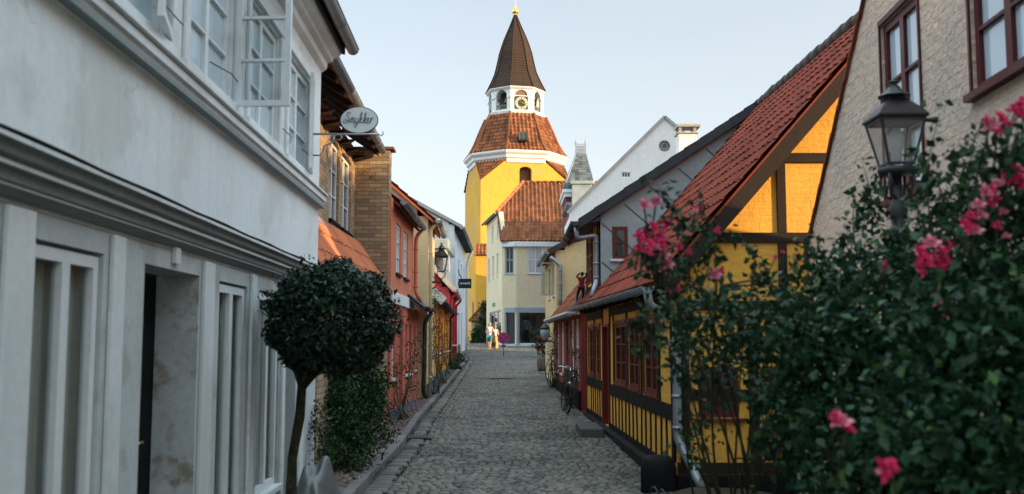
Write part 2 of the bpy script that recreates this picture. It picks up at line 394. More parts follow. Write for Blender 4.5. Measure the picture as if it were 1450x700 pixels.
M['leaf_shrub'] = leafmat('shrub leaf', (.012,.036,.012), (.030,.075,.02), rough=.6, spec=.2, trans=.12)
M['leaf_dry'] = leafmat('dry leaf', (.16,.10,.035), (.24,.17,.06), rough=.8, spec=.1, trans=.05)
M['leaf_ivy'] = leafmat('ivy leaf', (.022,.05,.02), (.05,.09,.035), rough=.5, spec=.3, trans=.1)
M['petal'] = leafmat('pink petal', (.88,.04,.17), (.95,.20,.36), rough=.6, spec=.15, trans=.45)
M['petal_pale'] = leafmat('pale pink petal', (.80,.20,.32), (.90,.42,.50), rough=.6, spec=.2, trans=.3)
M['petal_red'] = leafmat('red petal', (.55,.01,.03), (.75,.03,.06), rough=.6, spec=.2, trans=.2)
M['terracotta'] = surf('terracotta pot', (.34,.15,.09), rough=.85, var=.2, bump=.2)
M['woodbarrel'] = surf('old barrel wood', (.16,.12,.085), rough=.85, var=.3, ns=7, bump=.3, bs=30)
M['sheet'] = surf('cloudy plastic sheet', (.11,.12,.12), rough=.45, var=.15, ns=5, bump=.4, bs=14, spec=.6)
M['soil'] = surf('dark soil', (.045,.035,.025), rough=1, var=.4, ns=6, bump=.8, bs=20, bdist=.03)
M['cobble'] = surf('grey granite setts', (.135,.128,.112), rough=.7, var=.25, ns=7, bump=.5, bs=42, face_var=.5, spec=.25, stain=(.045,.05,.042), stain_amt=.6, stain_scale=.45)
M['paver'] = surf('brown clinker pavers', (.10,.065,.058), rough=.7, var=.25, ns=7, bump=.4, bs=42, face_var=.45)
M['roundcobble'] = surf('mixed field cobbles', (.15,.115,.10), rough=.7, var=.3, ns=7, bump=.5, bs=42, face_var=.55)
M['joint'] = surf('mossy sand joints', (.055,.054,.040), rough=1, var=.5, ns=2.5, bump=.5, bs=25, stain=(.035,.05,.02), stain_amt=.8, stain_scale=2)
M['skin'] = surf('skin', (.62,.34,.22), rough=.6, var=.04, bump=0)
M['hair_blond'] = surf('fair hair', (.45,.27,.10), rough=.7, bump=.2)
M['hair_brown'] = surf('brown hair', (.16,.08,.04), rough=.7, bump=.2)
M['cloth_white'] = surf('white cotton', (.75,.75,.75), rough=.9, var=.05, bump=.1)
M['cloth_teal'] = surf('teal cloth', (.05,.24,.28), rough=.9, bump=.1)
M['cloth_orange'] = surf('sand orange cloth', (.62,.34,.12), rough=.9, bump=.1)
M['cloth_red'] = surf('red felt', (.30,.02,.02), rough=.95, bump=.2)
M['cloth_dark'] = surf('dark cloth', (.02,.022,.03), rough=.95, bump=.2)
M['cloth_grey'] = surf('grey jacket cloth', (.30,.32,.34), rough=.95, bump=.2)
M['mannequin'] = surf('white mannequin', (.7,.7,.68), rough=.5, bump=0)
M['rubber'] = surf('tyre rubber', (.012,.012,.012), rough=.8, bump=0)
M['bikepaint'] = surf('black bicycle enamel', (.012,.014,.014), rough=.3, bump=0)
M['leather'] = surf('brown saddle', (.10,.045,.02), rough=.6)
M['chrome'] = surf('chrome', (.6,.62,.64), rough=.2, metal=.9, bump=0)
M['stone_step'] = surf('worn stone step', (.075,.077,.075), rough=.8, var=.2, bump=.3, bs=20)
M['green_sign'] = surf('green sign letters', (.03,.25,.08), rough=.5, bump=0)
M['concrete'] = surf('weathered concrete', (.36,.35,.33), rough=.9, var=.15, bump=.3, bs=20, streak=.3)
M['clock_face'] = surf('clock face', (.50,.47,.36), rough=.6, bump=0)
M['dark_face'] = surf('dark clock backing', (.04,.05,.045), rough=.6, bump=0)
M['belfry_inside'] = surf('belfry brown boards', (.20,.13,.09), rough=.9, bump=.2, bs=10)

# ------------------------------------------------------------------ building blocks
def window(parent, fr, s0, s1, z0, z1, cols=2, rows=3, mat='white_trim', glass='glass', d=-.07, t=.045, m=.022, sill=True, name='window',
           mull=None, rise=0, sillmat=None, sill_out=.05, label=None):
    mb = MB(); f0, f1 = d-.05, d
    out = rect(s0, s1, z0, z1) if not rise else arch(s0, s1, z0, z1, rise)
    # frame with light openings: columns split by a heavier mullion, rows by glazing bars
    holes = []; W = (s1-s0-t)/cols; Hh = (z1-z0-t)/rows
    if rise:
        inn = arch(s0+t, s1-t, z0+t, z1-t, rise*.8)
        mb.slab(fr, out, [inn], f0, f1)
        for c in range(1, cols):
            x = s0+t/2+W*c; mb.fbox(fr, x-m/2, x+m/2, f0+.01, f1-.003, z0+t, z1-t*.8)
        for r in range(1, rows):
            z = z0+t/2+Hh*r; mb.fbox(fr, s0+t, s1-t, f0+.013, f1-.006, z-m/2, z+m/2)
    else:
        for c in range(cols):
            for r in range(rows):
                x0 = s0+t/2+W*c; y0 = z0+t/2+Hh*r
                l = t/2 if c == 0 else (t*.75 if cols % 2 == 0 and c == cols//2 else m/2)
                rr = t/2 if c == cols-1 else (t*.75 if cols % 2 == 0 and c == cols//2-1 else m/2)
                b = t/2 if r == 0 else m/2; u = t/2 if r == rows-1 else m/2
                holes.append(rect(x0+l, x0+W-rr, y0+b, y0+Hh-u))
        mb.slab(fr, out, holes, f0, f1)
    o = mb.build(name, M[mat], parent)
    if label: o['label'] = label
    g = MB(); g.fbox(fr, s0+t*.4, s1-t*.4, f0+.012, f0+.02, z0+t*.4, z1-t*.4-(rise*.45 if rise else 0)) if not rise else g.slab(fr, arch(s0+t*.4, s1-t*.4, z0+t*.4, z1-t*.4, rise*.9), [], f0+.012, f0+.02)
    g.build('pane', M[glass], o)
    if sill:
        k = MB(); k.fbox(fr, s0-.05, s1+.05, d-.02, sill_out, z0-.05, z0-.004); k.build('sill', M[sillmat or mat], o)
    return o
def open_leaf(parent, fr, s, z0, z1, w, ang, out_s=1, mat='white_trim', rows=3, glass='glass_clear', t=.045, d=0.0):
    """a casement leaf hinged at s and swung out from the wall"""
    a = R(ang); P = fr.w(s, d, 0); q = fr.u*(math.cos(a)*out_s)+fr.n*math.sin(a)
    f2 = Frame((P.x, P.y), (P.x+q.x*w, P.y+q.y*w))
    Hh = (z1-z0-t)/rows; mb = MB()
    mb.slab(f2, rect(0, w, z0, z1), [rect(t, w-t, z0+t/2+Hh*r+(t/2 if r == 0 else .011), z0+t/2+Hh*(r+1)-(t/2 if r == rows-1 else .011)) for r in range(rows)], -.02, .02)
    o = mb.build('window_leaf', M[mat], parent)
    g = MB(); g.fbox(f2, t*.5, w-t*.5, -.004, .004, z0+t*.5, z1-t*.5); g.build('pane', M[glass], o)
    return o
def gutter(parent, p0, p1, r=.065, mat='zinc', name='gutter', clips=True):
    p0 = Vector(p0); p1 = Vector(p1); d = (p1-p0).normalized(); a = Vector((d.y, -d.x, 0)).normalized(); mb = MB()
    n = 8; vs = []
    for p in (p0, p1):
        for rr in (r, r-.006):
            for i in range(n+1):
                t = math.pi*i/n; vs.append(p+a*math.cos(t)*rr-Vector((0,0,1))*math.sin(t)*rr)
    k = n+1; fs = []
    for i in range(n):
        fs += [(i, i+1, 2*k+i+1, 2*k+i), (k+i, 3*k+i, 3*k+i+1, k+i+1), (i, k+i, k+i+1, i+1), (2*k+i, 2*k+i+1, 3*k+i+1, 3*k+i)]
    fs += [(0, 2*k, 3*k, k), (n, k+n, 3*k+n, 2*k+n)]
    mb.add(vs, fs, smooth=True)
    # end stops and joints
    for q, s_ in ((p0, 1), (p1, -1)):
        ring = [q+a*math.cos(math.pi*i/n)*r*1.02-Vector((0,0,1))*math.sin(math.pi*i/n)*r*1.02 for i in range(n+1)]
        ring2 = [v-d*.012*s_ for v in ring]
        mb.add(ring+ring2, [tuple(range(k)), tuple(k+i for i in range(k))[::-1]]+[(i, k+i, k+i+1, i+1) for i in range(n)]+[(n, 2*k-1, k, 0)])
    if clips:
        L = (p1-p0).length; c = max(1, int(L/1.1))
        for j in range(1, c+1):
            q = p0+d*(L*j/(c+1))
            mb.tube([q+a*math.cos(math.pi*i/n)*(r+.006)-Vector((0,0,1))*math.sin(math.pi*i/n)*(r+.006) for i in range(n+1)], .008, 5)
    mb.tube([p0+a*r, p1+a*r], .009, 5); mb.tube([p0-a*r, p1-a*r], .009, 5)
    return mb.build(name, M[mat], parent)
def downpipe(parent, pts, r=.045, mat='zinc', name='downpipe'):
    mb = MB(); q = [Vector(p) for p in pts]; sm = [q[0]]
    for i in range(1, len(q)-1):   # rounded elbows
        a = (q[i-1]-q[i]).normalized(); b = (q[i+1]-q[i]).normalized(); l = min(.07, (q[i-1]-q[i]).length*.4, (q[i+1]-q[i]).length*.4)
        sm += [q[i]+a*l, q[i]+(a+b)*l*.22, q[i]+b*l]
    sm.append(q[-1]); mb.tube(sm, r, 10)
    for i in range(len(q)-1):
        d = q[i+1]-q[i]
        if abs(d.z) > .8:
            for t in (.15, .6, .9):
                p = q[i]+d*t; mb.lathe(p, [(r+.012,-.018),(r+.012,.018)], 10)
    return mb.build(name, M[mat], parent)
def tiles(parent, O, a, b, W, L, tw=.22, ch=.33, amp=.028, lift=.03, mat='tile_red', left=None, right=None, name='roof', per=5, jit=.006, plain=False, under=True):
    """pantile surface: courses stepping up the slope b, rolls along a"""
    O = Vector(O); a = Vector(a).normalized(); b = Vector(b).normalized(); n = a.cross(b)
    if n.z < 0: n = -n
    nc = max(1, int(round(L/ch))); ch = L/nc; nt_ = max(1, int(round(W/tw))); tw = W/nt_
    mb = MB(); left = left or (lambda t: 0.0); right = right or (lambda t: W)
    cols = nt_*per+1
    prof = []
    for i in range(cols):
        ph = (i % per)/per
        prof.append(amp*(math.cos(2*math.pi*ph)*.6+(.4 if ph < .25 else -.25)) if not plain else (amp*.5 if ph < .2 else 0))
    for c in range(nc):
        t0 = c*ch; t1 = min(L, (c+1)*ch+.035); tn = (c+1)*ch
        l0, l1 = left(t0), left(min(tn, L)); r0, r1 = right(t0), right(min(tn, L))
        if r0-l0 < .02 and r1-l1 < .02: continue
        jj = [(random.random()-.5)*2*jit for _ in range(nt_+1)]
        bot = []; low = []; top = []
        for i in range(cols):
            s_ = i*tw/per; k = i//per; j = jj[min(k, nt_)]
            sb = min(max(s_, l0), r0); stp = min(max(s_, l1), r1)
            base = O+a*sb+b*(t0-j)
            bot.append(base+n*(prof[i]+lift+j)); low.append(base+n*(prof[i]+lift+j-.018)); top.append(O+a*stp+b*t1+n*(prof[i]+.004))
        for i in range(cols-1):
            if (bot[i]-bot[i+1]).length < 1e-5 and (top[i]-top[i+1]).length < 1e-5: continue
            k = i//per; random.seed(c*977+k*131+int(W*100)); v = random.random()
            mb.add([bot[i], bot[i+1], top[i+1], top[i], low[i], low[i+1]], [(0,1,2,3), (4,5,1,0)], smooth=False, var=v)
    if under:
        th = .05
        P = [O+a*left(0)-n*.02, O+a*right(0)-n*.02, O+a*right(L)+b*L-n*.02, O+a*left(L)+b*L-n*.02]
        mb.hexa([p-n*th for p in P]+P)
    return mb.build(name, M[mat], parent, uv=False)
def ridge_caps(parent, p, q, r=.1, mat='ridge', name='ridge', step=.36):
    p = Vector(p); q = Vector(q); L = (q-p).length; n = max(1, int(L/step)); mb = MB(); d = (q-p)/n
    for i in range(n):
        a = p+d*i; b = a+d*1.08; jr = r*(1+random.uniform(-.08,.08))
        mb.tube([a, b], [jr, jr*.86], 8, smooth=True)
    return mb.build(name, M[mat], parent, uv=False)

def house(name, label, A, B, D, ze, zr, wall, roofmat='tile_old', holes=(), zb=None, xr=None, over=.3, gholes=(), group=None, roof_kind='tile',
          near_wall=None, th=.28, gover=.12, tw=.22, ch=.33, near=True, plinth=None, plinth_h=.4, front=True, ridge=True, frz=None, ze_back=None):
    """street facade from A to B (A nearer), D metres deep. returns root, facade frame, near gable frame"""
    zb = zb if zb is not None else min(gz(A[1]), gz(B[1]))-.3
    fr = Frame(A, B); Lf = fr.L
    root = thing(name, label, 'house', (A[0], A[1], gz(max(0, A[1]))), group)
    inw = -fr.n
    A2 = (A[0]+inw.x*D, A[1]+inw.y*D); B2 = (B[0]+inw.x*D, B[1]+inw.y*D)
    xr = xr if xr is not None else D/2
    zeb = ze_back if ze_back is not None else ze-.0 if abs(xr-D/2) < .01 else zr-(zr-ze)/xr*(D-xr)
    zeb = max(zeb, (zb or 0)+.8)
    gn = Frame(A, A2, toward=(A[0]-fr.u.x*5, A[1]-fr.u.y*5)); gf = Frame(B, B2, toward=(B[0]+fr.u.x*5, B[1]+fr.u.y*5))
    prof = [(0, zb), (D, zb), (D, zeb), (xr, zr), (0, ze)]
    if front:
        mb = MB(); mb.slab(fr, rect(0, Lf, zb, ze), holes, -th, 0); mb.build('wall', M[wall], root)
    bk = Frame(A2, B2, toward=(A2[0]+inw.x*9, A2[1]+inw.y*9))
    mb = MB()
    inner = [(th+.004, zb), (D-.004, zb), (D-.004, zeb-.01), (xr, zr-.01), (th+.004, ze-.01+(zr-ze)/xr*th)]
    mb.slab(gf, inner, [], -th, 0); mb.slab(bk, rect(th+.004, Lf-th-.004, zb, zeb-.02), [], -th+.001, 0); mb.build('rear_wall', M[wall], root)
    if near:
        mb = MB(); mb.slab(gn, inner, gholes, -th, 0); mb.build('gable', M[near_wall or wall], root)
    # roof: front slope then back slope
    sl = math.hypot(xr, zr-ze); b = (inw*xr+Vector((0,0,zr-ze)))/sl; ov = over
    O = Vector((A[0], A[1], ze+.03))-fr.u*gover-b*ov
    W = Lf+2*gover; L = sl+ov
    if roof_kind == 'tile': tiles(root, O, fr.u, b, W, L, tw=tw, ch=ch, mat=roofmat)
    else: tiles(root, O, fr.u, b, W, L, tw=.3, ch=.25, amp=.004, lift=.01, mat=roofmat, per=1, plain=True, jit=.002)
    sb = math.hypot(D-xr, zr-zeb); b2 = (-inw*(D-xr)+Vector((0,0,zr-zeb)))/sb
    O2 = Vector((A2[0], A2[1], zeb+.03))-fr.u*gover-b2*.2
    tiles(root, O2, fr.u, b2, W, sb+.2, tw=.3, ch=.4, mat=roofmat, name='rear_roof', per=4)
    rp = Vector((A[0], A[1], zr+.05))+inw*xr-fr.u*gover
    if ridge: ridge_caps(root, rp, rp+fr.u*W, .1, 'ridge' if roof_kind == 'tile' else 'zinc')
    if plinth:
        mb = MB(); mb.fbox(fr, -.02, Lf, .003, .05, zb, gz(A[1])+plinth_h); mb.build('plinth', M[plinth], root)
    fr.gd = ov*xr/sl+.075; fr.gz_ = ze+.05-ov*(zr-ze)/sl
    return root, fr, gn

# ------------------------------------------------------------------ foliage
def leaf_mesh(name, pts, size, mat, parent=None, loc=None, jitter=.35, aspect=.55, nrm=None, label=None, droop=.25):
    """many small folded leaves in one mesh; pts Nx3 world positions"""
    pts = np.asarray(pts, float); n = len(pts)
    base = np.array(root_loc(parent) if parent is not None else (loc if loc is not None else (0,0,0)))
    d = rng.normal(size=(n,3)); d[:,2] -= droop; d /= np.linalg.norm(d,axis=1)[:,None]
    up = rng.normal(size=(n,3)); up[:,2] += 1.0
    if nrm is not None: up = up*.55+np.asarray(nrm)*1.2
    s = np.cross(d, up); s /= np.linalg.norm(s,axis=1)[:,None]+1e-9
    nn = np.cross(s, d)
    sz = size*(1+rng.uniform(-jitter*1.35, jitter*1.2, n))[:,None]
    a = pts-d*sz*.5; tip = pts+d*sz*.5
    w = sz*aspect*.5; m1 = pts-d*sz*.08
    l = m1+s*w+nn*sz*.12; r = m1-s*w+nn*sz*.12
    v = np.stack([a, r, tip, l], 1).reshape(-1,3)-base
    i = np.arange(n)*4
    f = np.stack([np.stack([i, i+1, i+2],1), np.stack([i, i+2, i+3],1)],1).reshape(-1,3)
    me = bpy.data.meshes.new(name)
    me.vertices.add(len(v)); me.vertices.foreach_set('co', v.astype(np.float32).ravel())
    me.loops.add(f.size); me.loops.foreach_set('vertex_index', f.astype(np.int32).ravel())
    me.polygons.add(len(f)); me.polygons.foreach_set('loop_start', (np.arange(len(f))*3).astype(np.int32))
    me.polygons.foreach_set('loop_total', np.full(len(f), 3, np.int32))
    at_ = me.attributes.new('var', 'FLOAT', 'FACE'); vv = np.repeat(rng.random(n), 2).astype(np.float32); at_.data.foreach_set('value', vv)
    me.update(calc_edges=True); me.validate(); me.materials.append(M[mat])
    o = bpy.data.objects.new(name, me); COL.objects.link(o)
    if parent is not None: o.parent = parent
    else: o.location = base
    return o
def blob_points(blobs, n, shell=.35, clump=.07, ck=9):
    """points in a union of ellipsoids (c, r), gathered into small clumps so that gaps stay between them"""
    vol = np.array([np.prod(np.asarray(b[1]) if np.ndim(b[1]) else np.full(3, b[1])) for b in blobs]); vol = vol**.8; vol /= vol.sum()
    m = max(1, n//ck); idx = rng.choice(len(blobs), m, p=vol)
    d = rng.normal(size=(m,3)); d /= np.linalg.norm(d,axis=1)[:,None]
    r = (shell+(1-shell)*rng.random(m)**.6)[:,None]*(1+rng.normal(size=(m,1))*.07)
    C = np.array([tuple(b[0]) for b in blobs])[idx]; RR = np.array([np.asarray(b[1], float)*np.ones(3) for b in blobs])[idx]
    c = C+d*r*RR
    p = np.repeat(c, ck, axis=0)+rng.normal(size=(m*ck,3))*clump
    return p
def curve_pts(p0, p1, sag=.0, n=8, wob=.03):
    p0 = Vector(p0); p1 = Vector(p1); out = []
    w = Vector((random.uniform(-1,1), random.uniform(-1,1), random.uniform(-.3,.3)))*wob
    for i in range(n+1):
        t = i/n; p = p0.lerp(p1, t); out.append(p+w*math.sin(math.pi*t)*3+Vector((0,0,sag*math.sin(math.pi*t))))
    return out
def rose_mesh(name, mat, seed=0, petals=20):
    random.seed(seed); mb = MB()
    for k in range(petals):
        t = k/petals; ang = k*2.399+random.uniform(-.2,.2); openness = .15+.85*t; ln = .35+.65*t
        vs = []
        for i in range(4):
            v = i/3
            for j in range(4):
                u = (j/3-.5)
                w = math.sin(math.pi*min(1,.25+v*.62))*(.42+.35*t)
                rad = (.06+v*ln*.52*openness)*(1+.1*math.sin(7*u+k)); z = v*ln*.62*(1.15-openness*.75)-(v*v)*.18*openness+.1*u*u
                a2 = ang+u*w*1.7/(.35+rad*1.1)*.55
                vs.append(Vector((math.cos(a2)*rad, math.sin(a2)*rad, z+random.uniform(-.02,.02))))
        mb.add(vs, [(i*4+j, i*4+j+1, (i+1)*4+j+1, (i+1)*4+j) for i in range(3) for j in range(3)], smooth=True, var=random.random()*.95)
    o = mb.build(name, M[mat], uv=False); me = o.data; bpy.data.objects.remove(o); return me
ROSES = [rose_mesh('rose_bloom', 'petal', 1), rose_mesh('rose_bloom', 'petal', 2, 16), rose_mesh('rose_bloom', 'petal_pale', 3, 22)]
ROSES_RED = [rose_mesh('rose_bloom', 'petal_red', 4, 14)]
def bloom(parent, p, size, red=False):
    me = random.choice(ROSES_RED if red else ROSES)
    o = bpy.data.objects.new('rose_bloom', me); COL.objects.link(o); o.parent = parent
    o.location = Vector(p)-root_loc(parent); o.scale = (size,)*3
    d = Vector((random.uniform(-.6,.6)-p[0]*.05, -1+random.uniform(-.3,.3), random.uniform(.1,1.0)))
    o.rotation_mode = 'QUATERNION'; o.rotation_quaternion = d.to_track_quat('Z', 'Y')
    return o
def skin_body(joints, edges, sub=2):
    """one continuous surface grown round a skeleton; joints {name: (pos, radius)}"""
    names = list(joints); me = bpy.data.meshes.new('tmp')
    me.from_pydata([joints[n][0] for n in names], [(names.index(a), names.index(b)) for a, b in edges], [])
    o = bpy.data.objects.new('tmp', me); COL.objects.link(o)
    m = o.modifiers.new('skin', 'SKIN'); m.use_smooth_shade = True
    for i, n in enumerate(names):
        r = joints[n][1]; r = r if isinstance(r, tuple) else (r, r)
        me.skin_vertices[0].data[i].radius = r
    me.skin_vertices[0].data[0].use_root = True
    s = o.modifiers.new('sub', 'SUBSURF'); s.levels = sub; s.render_levels = sub
    bpy.context.view_layer.update()
    dg = bpy.context.evaluated_depsgraph_get(); out = bpy.data.meshes.new_from_object(o.evaluated_get(dg))
    bpy.data.objects.remove(o); return out
def place_mesh(name, me, mat, parent, smooth=True):
    base = root_loc(parent); me.transform(Matrix.Translation(-base)); me.materials.clear(); me.materials.append(M[mat])
    me.polygons.foreach_set('use_smooth', [smooth]*len(me.polygons))
    o = bpy.data.objects.new(name, me); COL.objects.link(o); o.parent = parent; return o
# ================================================================== THE SETTING
def xl(Y): return -2.01-.0234*Y                        # white house / left building line
KERB = [(-20,-1.25)]+sorted([(g.y, g.x) for g in (ground(505.7,700), ground(565.5,638), ground(594,595), ground(626.5,557), ground(641,539), ground(664,507))])
def xk(Y):
    if Y >= KERB[-1][0]: return KERB[-1][1]
    for (a, x), (b, y) in zip(KERB, KERB[1:]):
        if a <= Y <= b: return x+(y-x)*(Y-a)/(b-a)
    return KERB[0][1]
RIGHT = [(-20, 2.25), (11.2, 2.15), (11.7, 1.80), (19, 1.60), (22, 1.52), (31, 1.30), (42, 1.6), (52, 2.4)]
def xr_(Y):
    for (a, x), (b, y) in zip(RIGHT, RIGHT[1:]):
        if a <= Y <= b: return x+(y-x)*(Y-a)/(b-a)
    return RIGHT[-1][1]
# ground sheet, follows the climb of the street
ys = [-400,-60,-20]+list(range(-10, 77, 2))+[80,120,300,900]; xs = [-700,-60,-12,-3,0,3,12,60,700]
mb = MB(); vs = [(x, y, gz(y)-.045 if y < 77 else gz(76)-.045) for y in ys for x in xs]; k = len(xs)
mb.add(vs, [(j*k+i, j*k+i+1, (j+1)*k+i+1, (j+1)*k+i) for j in range(len(ys)-1) for i in range(k-1)])
tag(mb.build('ground', M['joint'], loc=(0,0,0)), kind='structure')

def setts(name, mat, rows, x0f, x1f, sx, sy, h=.0, dome=.008, gap=.012, jit=.012, kind='structure', zof=0, bond=.5, wave=.03):
    random.seed(len(name)*31+5); V = []; Fc = []; var = []
    y, y1 = rows; r = 0; dy = sy
    while y < y1:
        dy = sy*random.uniform(.85, 1.18); xa, xb = x0f(y), x1f(y); x = xa-random.random()*sx*bond; ph = random.random()*6
        while x < xb:
            w = sx*random.uniform(.78, 1.25); cx0, cx1 = max(x, xa), min(x+w, xb)
            if cx1-cx0 > sx*.3:
                yo = wave*math.sin(x*2.1+y*.35)+random.uniform(-jit, jit)*.6; z = gz(y+dy/2)+zof+random.uniform(-.006, .005)
                a, b, c, d = cx0+gap/2, cx1-gap/2, y+yo+gap/2, y+dy+yo-gap/2
                q = lambda px, py, pz: (px+random.uniform(-jit, jit)*.4, py+random.uniform(-jit, jit)*.4, pz)
                n = len(V); e = min(.022, sx*.14); zb = z-.035
                V += [q(a,c,zb), q(b,c,zb), q(b,d,zb), q(a,d,zb)]
                V += [q(a+e*.3,c+e*.3,z-.012), q(b-e*.3,c+e*.3,z-.012), q(b-e*.3,d-e*.3,z-.012), q(a+e*.3,d-e*.3,z-.012)]
                V += [(a+e*1.5,c+e*1.5,z), (b-e*1.5,c+e*1.5,z), (b-e*1.5,d-e*1.5,z), (a+e*1.5,d-e*1.5,z), ((a+b)/2+random.uniform(-.01,.01), (c+d)/2, z+dome)]
                for i in range(4):
                    j = (i+1)%4; Fc += [(n+i, n+j, n+4+j, n+4+i), (n+4+i, n+4+j, n+8+j, n+8+i), (n+8+i, n+8+j, n+12)]
                var += [random.random()]*12
            x += w
        y += dy
    m_ = MB(); m_.v = V; m_.f = Fc; m_.sm = [True]*len(Fc); m_.m = [0]*len(Fc); m_.var = var
    o = m_.build(name, M[mat], loc=(0,0,0), uv=False); tag(o, kind=kind); return o
setts('road', 'cobble', (3, 62.5), lambda y: xk(y)+.30 if y < 52 else xk(52)-(y-52)*.6, lambda y: xr_(y) if y < 52 else 2.4+(y-52)*1.2, .115, .092, dome=.0035, wave=.012, jit=.007, gap=.007)
setts('gutter_course', 'cobble', (3, 52), lambda y: xk(y)+.03, lambda y: xk(y)+.30, .26, .2, zof=.004, bond=0)
setts('pavement', 'paver', (17.2, 50), lambda y: xl(y)+.0, lambda y: xk(y)-.13, .11, .21, zof=.055, dome=.003)
setts('cobbled_strip', 'roundcobble', (4, 17.2), lambda y: (xl(y) if y < 11.6 else -2.9), lambda y: xk(y)-.13, .15, .12, zof=.04, dome=.018, jit=.02, gap=.02)
setts('cobbled_square', 'cobble', (62.5, 74), lambda y: -11, lambda y: 16, .3, .28, zof=-.01)
# granite kerb: long stones
mb = MB(); y = 3.0; random.seed(3)
while y < 52:
    l = random.uniform(.7, 1.3); y2 = min(y+l-.012, 52); a = xk(y)+random.uniform(-.008,.008); b = xk(y2)+random.uniform(-.008,.008)
    z0, z1 = gz(y), gz(y2); t = .075
    mb.hexa([(a-.13,y,z0-.1),(a,y,z0-.1),(b,y2,z1-.1),(b-.13,y2,z1-.1),(a-.13,y,z0+t),(a-.006,y,z0+t),(b-.006,y2,z1+t),(b-.13,y2,z1+t)])
    y += l
o = mb.build('kerb', M['granite'], loc=(0,0,0), bevel=.012); tag(o, kind='structure')
# sub-base under the raised strip so no gap shows beneath the pavers
mb = MB(); Y = [3, 8, 11.6, 14, 17.2, 25, 35, 50]
for a, b in zip(Y, Y[1:]):
    xa = min(xl(a)-.1, -2.9 if 11 < a < 17.3 else 0); xb = min(xl(b)-.1, -2.9 if 11 < a < 17.3 else 0)
    mb.hexa([(xa,a,gz(a)-.1),(xk(a)-.13,a,gz(a)-.1),(xk(b)-.13,b,gz(b)-.1),(xb,b,gz(b)-.1),(xa,a,gz(a)+.025),(xk(a)-.13,a,gz(a)+.025),(xk(b)-.13,b,gz(b)+.025),(xb,b,gz(b)+.025)])
tag(mb.build('pavement_bed', M['joint'], loc=(0,0,0)), kind='structure')
# flower bed on the right
mb = MB(); random.seed(5)
pts = [(.95+1.2, 3.0), (2.7, 3.0)]
vs = []; fs = []; nx, ny = 8, 34
for j in range(ny+1):
    yy = 2.0+j*(9.0/ny)
    for i in range(nx+1):
        xa = 1.35 if yy > 4.5 else 1.0; xx = xa+(2.95-xa)*i/nx
        vs.append((xx, yy, gz(yy)+.02+.09*math.sin(math.pi*i/nx)+random.uniform(-.02,.02)))
fs = [(j*(nx+1)+i, j*(nx+1)+i+1, (j+1)*(nx+1)+i+1, (j+1)*(nx+1)+i) for j in range(ny) for i in range(nx)]
mb.add(vs, fs, smooth=True); tag(mb.build('soil', M['soil'], loc=(0,0,0)), kind='structure')
# iron covers in the road
def cover(px, py, w, h, label):
    g = ground(px, py); t = thing('manhole_cover', label, 'manhole cover', g+Vector((0,0,.006)))
    mb = MB(); z = g.z+.006
    mb.box((g.x-w/2, g.y-h/2, z), (g.x+w/2, g.y+h/2, z+.012)); mb.build('rim', M['iron'], t, bevel=.004)
    mb = MB(); n = 6
    for i in range(n):
        x0 = g.x-w/2+.03+(w-.06)*i/n; mb.box((x0, g.y-h/2+.03, z+.0125), (x0+(w-.06)/n*.6, g.y+h/2-.03, z+.02))
    mb.build('plate', M['iron'], t)
cover(709, 536, .75, .9, 'iron cover set in the middle of the cobbled street')
cover(617, 560, .42, .6, 'dark iron drain cover beside the kerb near the shop wall roses')
cover(596, 620, .4, .55, 'small iron drain grate in the gutter nearest the camera')

# ================================================================== LEFT SIDE
# ---- white timber fronted shop house
YA, YB = -3.0, 11.65
A = (xl(YA), YA); B = (xl(YB), YB)
fw = Frame(A, B, toward=(0, 0)); S = lambda Y: (Y-YA)*fw.L/(YB-YA)
wh = thing('timber_front_house', 'pale grey painted shop house with long cornice at the left, nearest the camera', 'house', (A[0], 4, gz(4)))
up0, up1 = 3.66, 4.70      # upper windows
ups = [(-1.6,-.45), (.05,1.2), (1.7,2.8), (3.25,4.35), (4.85,6.0), (6.45,7.62), (8.12,9.3), (9.72,10.98)]
def holeset(l, z0, z1): return [rect(S(a), S(b), z0, z1) for a, b in l]
mb = MB(); mb.slab(fw, rect(0, fw.L, 2.47, 5.32), holeset(ups, up0, up1), -.22, 0); mb.build('upper_wall', M['white_wood'], wh)
mb = MB(); mb.fbox(fw, 0, fw.L, -.22, .0, 2.38, 2.466); mb.build('fascia', M['pier'], wh)
# the two mouldings are stepped profiles run along the whole front
def moulding(name, prof, mats, parent, fr, s0, s1):
    mb = MB(); n = len(prof)
    vs = [fr.w(s0, d, z) for d, z in prof]+[fr.w(s1, d, z) for d, z in prof]
    fs = [(i, (i+1)%n, n+(i+1)%n, n+i) for i in range(n)]+[tuple(range(n))[::-1], tuple(range(n, 2*n))]
    for i, f in enumerate(fs): pass
    mb.add(vs, fs); return mb.build(name, [M[m] for m in mats], parent)
zc = fw.zx(428, 368, .16)      # top edge of the lower cornice
zc = (fw.zx(428, 368, .2)+fw.zx(0, 171, .2))/2
prof_c = [(.002,0),(.20,-.006),(.20,-.035),(.17,-.05),(.165,-.10),(.135,-.115),(.13,-.125),(.13,-.155),(.10,-.165),(.095,-.225),(.075,-.235),(.07,-.25),(.03,-.29),(.002,-.30)]
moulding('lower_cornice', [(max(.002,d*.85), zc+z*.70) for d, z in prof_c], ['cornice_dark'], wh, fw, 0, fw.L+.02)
mb = MB(); mb.fbox(fw, 0, fw.L+.01, .171, .177, zc-.024, zc-.005); mb.fbox(fw, 0, fw.L+.01, .111, .117, zc-.107, zc-.090); mb.fbox(fw, 0, fw.L+.01, .060, .066, zc-.174, zc-.165)
mb.build('cornice_edge', M['white_wood'], wh)
